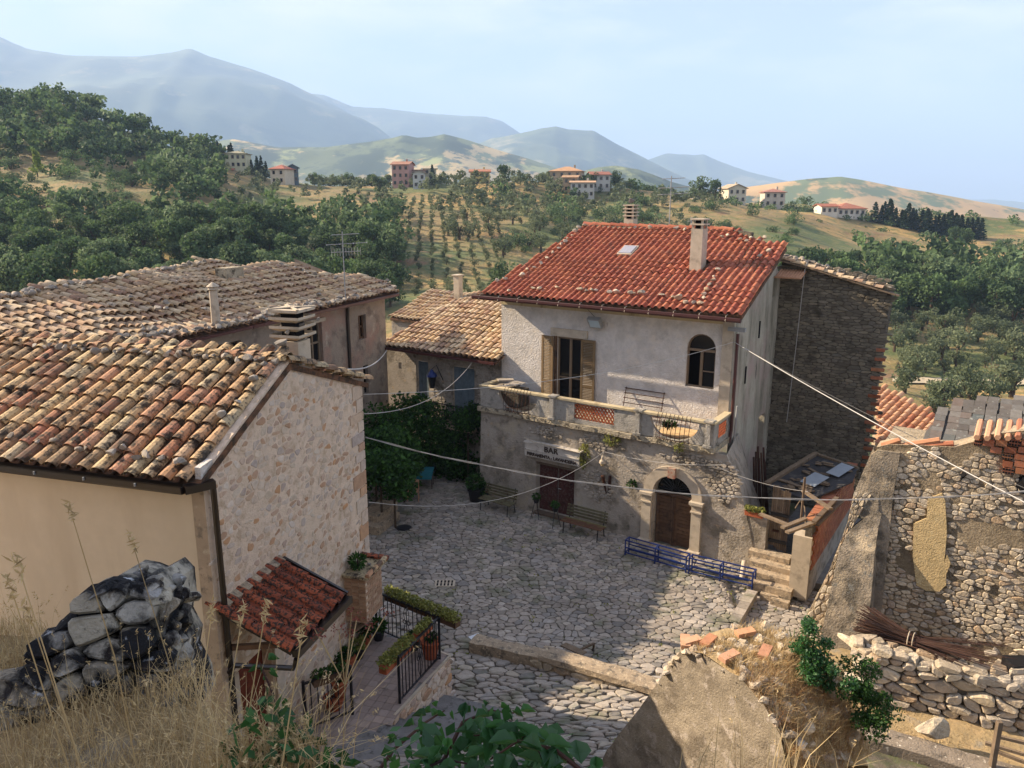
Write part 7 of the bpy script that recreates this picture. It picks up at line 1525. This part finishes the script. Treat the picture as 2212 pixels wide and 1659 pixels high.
cable('thin cable from the near house to the low house eave', GP(.02, ong(797, 885)[1], .05), HP(-8.3, 5.15, 1.0), .5, .009, 'cable')
cable('cable strung from the near roof towards the long house downpipe', RF + A2 * 2.2 - UPV * .6, HP(-13.2, 5.1, 1.4), .25, .02)
cable('thin cable running along under the balcony from the bell lamp', HP(-1.77, 3.0, -.2), HP(2.3, 3.3, -.1), .15, .009)
cable('thin cable descending to the yard roof behind the buttress', HP(2.2, 3.2, -.1), Zp(1745, 1062, 3.0), .12, .008)
# ---------------------------------------------------------------- viewer's hillside: grass, lichen rock, brambles
xs = np.linspace(-7, 7, 60); ys = np.linspace(-3, 5.2, 44); vs = []
def hz(x, y):
    e = float(np.interp(x, [-7, -2.2, -1.2, -.6, -.1, .8, 2, 7], [3.3, 3.0, 2.55, 1.75, 1.15, 1.05, 1.3, 2.2])); z = 9.85 - .05 * y + .1 * noise.noise(V((x * 1.3, y * 1.3, 0)))
    return z - max(0, y - e) * 2.8 - max(0, x + .2) * .22
for y in ys:
    for x in xs: vs.append((x, y, hz(x, y)))
me = npmesh('grass_bank', vs, np.array([(j * 60 + i, j * 60 + i + 1, (j + 1) * 60 + i + 1, (j + 1) * 60 + i) for j in range(43) for i in range(59)])); me.materials.append(MT['soil']); prop(link('grass_bank', me), kind='structure')
rg = np.random.default_rng(5); B = []
while len(B) < 9000:
    x, y = rg.uniform(-3.6, -.4), rg.uniform(.9, 3.4)
    if y < np.interp(x, [-7, -2.2, -1.2, -.6, -.1], [3.4, 3.1, 2.65, 1.9, 1.3]): B.append((x, y, hz(x, y)))
blades('dry_grass', B, 34000, .11, 'straw', 41, 1.0, .0013, droop=.5)
Bn = [b for b in B if b[0] < -.15]
blades('dry_grass', Bn, 2600, .24, 'straw', 42, .7, .0008, heads=.8, hs=.0095, droop=.15)
for k, (uu, vv, yy, lb) in enumerate([(157, 1120, 1.9, 'tallest bearded grass stalk, crossing the lichen rock'), (290, 1185, 1.9, 'second tall grass stalk with a pinkish ear over the rock'), (45, 1240, 1.5, 'tall bearded grass stalk at the left edge'), (30, 1290, 1.45, 'bearded grass stalk leaning at the far left, lower'), (70, 1345, 1.5, 'bearded grass stalk beside the rock foot'), (455, 1340, 1.5, 'bearded grass stalk before the awning, left'), (520, 1350, 1.6, 'bearded grass stalk before the awning, middle'), (570, 1340, 1.6, 'bearded grass stalk before the awning, right'), (650, 1385, 1.4, 'long grass stalk arching before the gable foot')]):
    tip = Yp(uu, vv, yy); x0 = min(tip.x + (.12 if k < 5 else -.2), -.1); base = V((x0, yy - .05, hz(x0, yy) - .02)); mid = base.lerp(tip, .55) + V((.02, 0, .02)); t = thing('grass_stalk', lb, 'grass stalk', base)
    MB().tube([base, mid, tip], [.0022, .0018, .0012], 4, tone=.3).build('stem', MT['straw'], t); dr = (tip - mid).normalized(); C = [tip + dr * (.028 * (j / 20 - .1)) * 1.6 + V(rg.normal(0, .0035, 3)) for j in range(26)]; leaves('ear', C, .014, MT['straw'], t, seed=k, aspect=5)
ht = thing('lichen_rock_pile', 'black-lichened crumbling stone heap rising from the dry grass', 'rock pile', (-1.3, 2.2, 9.8)); r = random.Random(23)
OL = [(15, 1560), (20, 1450), (55, 1400), (95, 1345), (150, 1300), (200, 1248), (235, 1215), (275, 1222), (300, 1232), (345, 1207), (372, 1235), (378, 1300), (368, 1345), (395, 1395), (388, 1440), (420, 1500), (430, 1560)]
OL = [(190 + (u_ - 200) * .9, 1430 + (v_ - 1400) * .9) for u_, v_ in OL]; RY = 2.5; on = V((.12, -.95, .25)).normalized(); RO = Yp(200, 1400, RY)
def rp2(u_, v_): return Pp(u_, v_, RO, on)
Pl = [rp2(*q) for q in OL]
MB().prism([p - on * .05 for p in Pl], -on * .4).build('core', MT['lichenrock'], ht)
rx = V((1, .12, 0)).normalized(); rx = (rx - on * rx.dot(on)).normalized(); ru_ = on.cross(rx) if on.cross(rx).z > 0 else -on.cross(rx)
P2r = [((p - RO).dot(rx), (p - RO).dot(ru_)) for p in Pl]; x0_, y0_ = min(p[0] for p in P2r), min(p[1] for p in P2r); W_r, H_r = max(p[0] for p in P2r) - x0_, max(p[1] for p in P2r) - y0_
def rfr(a, b):
    x, y = x0_ + a, y0_ + b; cx_, cy_ = x0_ + W_r * .5, y0_ + H_r * .35; bul = .09 - .5 * ((x - cx_) ** 2 + (y - cy_) ** 2) + .03 * noise.noise(V((x * 6, y * 6, 1)))
    return RO + rx * x + ru_ * y + on * (bul - .05), (on + rx * (x - cx_) * .8 + ru_ * (y - cy_) * .8).normalized()
stones(ht, 'rock', rfr, W_r, H_r, .105, .075, MT['lichenrock'], lambda a, b: inpoly(x0_ + a, y0_ + b, P2r), .004, .045, .06, 120, jit=.48, drop=.2, seed=96, rnd=1.3)
for k in range(70):
    i = r.randrange(1, len(Pl) - 2); p = Pl[i].lerp(Pl[i + 1], r.random()) - on * r.uniform(-.02, .3) - UPV * r.uniform(.0, .03); MB().rock(p, r.uniform(.035, .07), 900 + k, (1, .85, r.uniform(.55, .8)), r.random(), 1).build('rock', MT['lichenrock'], ht)
nb = thing('added_shade_house', 'unseen stone house added left of the viewpoint to shade the dry grass', 'house', (-11, 4, 6))  # out-of-frame blocker, added to keep sun off the grass and rock pile
MB().prism([(-14, 1.5, 5), (-8.5, 1.5, 5), (-8.5, 6.2, 5), (-14, 6.2, 5)], (0, 0, 10)).build('wall', MT['gableplaster'], nb)
MB().prism([(-14.4, 1.1, 15), (-8.1, 1.1, 15), (-8.1, 6.6, 15)], (0, 0, .01)).prism([(-14.4, 1.1, 14.9), (-14.4, 6.6, 14.9), (-14.4, 3.85, 16.3)], (6.3, 0, 0)).build('roof', MT['coppo'], nb)
# brambles hanging in the foreground
def bramble(label, pts, nl, seed, sz=.075, mat='bramble', cat='bramble', rad=.006):
    t = thing('bramble_shoot', label, cat, pts[0]); MB().tube(pts, [rad * (1 - .7 * i / (len(pts) - 1)) for i in range(len(pts))], 5).build('stem', MT['twig'], t); r_ = random.Random(seed)
    nl = int(nl * 1.7)
    for k in range(nl):
        f = (k + .7) / nl * (len(pts) - 1); i = min(len(pts) - 2, int(f)); p = pts[i].lerp(pts[i + 1], f - i); a = r_.uniform(0, 6.3); D = V((math.cos(a), math.sin(a), r_.uniform(-.1, .6))).normalized(); Sd = D.cross(UPV).normalized(); U_ = Sd.cross(D); L_ = sz * .6 * r_.uniform(.5, 1.45)
        q0 = p + D * .02; vs = [q0, q0 + D * L_ * .3 + Sd * L_ * .33 + U_ * .012, q0 + D * L_ * .65 + Sd * L_ * .26 + U_ * .008, q0 + D * L_ * 1.1 - U_ * .012, q0 + D * L_ * .65 - Sd * L_ * .26 + U_ * .008, q0 + D * L_ * .3 - Sd * L_ * .33 + U_ * .012, q0 + D * L_ * .5 - U_ * .008]
        MB().add(vs, [(0, 1, 6), (1, 2, 6), (2, 3, 6), (3, 4, 6), (4, 5, 6), (5, 0, 6)], r_.random()).build('leaf', MT[mat], t)
    return t
def path(l): return [Yp(u_, v_, y_) for u_, v_, y_ in l]
bramble('bramble shoot arching up to the right in the bottom centre', path([(930, 1700, 1.5), (1000, 1560, 1.6), (1060, 1535, 1.65), (1110, 1540, 1.7)]), 9, 1, .05)
bramble('large-leaved bramble in the bottom centre right', path([(1230, 1720, 1.3), (1150, 1600, 1.4), (1100, 1580, 1.45), (1020, 1590, 1.5)]), 13, 2, .075)
bramble('bramble trailing along the bottom edge, right of centre', path([(1300, 1700, 1.3), (1200, 1620, 1.35), (1120, 1600, 1.35), (1060, 1640, 1.4)]), 12, 3, .085)
bramble('bramble shoot with small leaves left of centre', path([(780, 1720, 1.5), (850, 1620, 1.6), (920, 1560, 1.7), (960, 1535, 1.75)]), 10, 4, .04)
bramble('bramble with round leaves before the terrace steps', path([(560, 1700, 1.5), (600, 1600, 1.6), (590, 1500, 1.65), (560, 1430, 1.7)]), 13, 5, .04)
bramble('low bramble at the bottom left of centre', path([(520, 1690, 1.5), (640, 1600, 1.55), (700, 1640, 1.55), (760, 1680, 1.5)]), 16, 6, .045)
bramble('short bramble in the bottom centre', path([(860, 1740, 1.3), (900, 1670, 1.35), (960, 1640, 1.4), (1010, 1650, 1.4)]), 10, 7, .06)
C = np.concatenate([spray(Yp(u_, v_, 1.5), .1, 60, i) for i, (u_, v_) in enumerate([(1000, 1640), (1060, 1620), (1130, 1650), (900, 1650), (1180, 1670), (640, 1640), (560, 1600)])]); leaves('undergrowth', C, .022, MT['bramble'], None, 'stuff', 4)
blades('dry_grass', [tuple(Yp(u_, 1690, 1.5)) for u_ in range(450, 700, 8)], 420, .2, 'straw', 43, 1.1, .0011, heads=.4, hs=.009, droop=.4)
blades('dry_grass', [tuple(Yp(u_, 1700, 1.6)) for u_ in range(1500, 1800, 12)], 60, .19, 'straw', 44, .6, .0011, heads=.2, hs=.007, droop=.2)
t = thing('dry_umbel', 'dry reddish umbel flower heads standing before the gable foot', 'flower', Yp(690, 1700, 1.8))
for k, (uu, vv) in enumerate(((757, 1368), (732, 1360), (770, 1340), (800, 1350), (680, 1360), (690, 1375), (760, 1320), (835, 1325))):
    tip = Yp(uu, vv, 1.9); MB().tube([Yp(740, 1650, 1.8), Yp(745, 1480, 1.85), tip], .0014, 4).build('stem', MT['straw'], t)
    C = [tip + V((rg.normal(0, .012), rg.normal(0, .012), rg.normal(0, .004))) for _ in range(28)]; leaves('flower_head', C, .0045, M_UM if 'M_UM' in globals() else globals().setdefault('M_UM', M('umbel_red', ['6b3a30', '7d463a'], (3, .1), (), None)), t, seed=k)
print('objects', len(bpy.data.objects), 'tris', sum(len(m.polygons) for m in bpy.data.meshes) * 2)

# weeds in the joints of the square
wr = np.random.default_rng(77); W_ = []
while len(W_) < 420:
    x, y = wr.uniform(-4, 9), wr.uniform(11, 28)
    q = V((x, y, 0)) - V((W0.x, W0.y, 0))
    if q.dot(WN) > -.1 or noise.noise(V((x * .5, y * .5, 4))) < .05 and wr.random() > .12: continue
    gq = V((x, y, 0)) - V((CC.x, CC.y, 0))
    if gq.dot(N2) < 0 or (gq.dot(A2) < .4 and gq.dot(N2) < 1.9) or (x > 5.6 and y < 16.6): continue
    for _ in range(5): W_.append((x + wr.normal(0, .05), y + wr.normal(0, .05), gz(x, y) + .03 + abs(wr.normal(0, .015))))
leaves('weeds', W_, .035, MT['succulent'], None, 'stuff', 9)
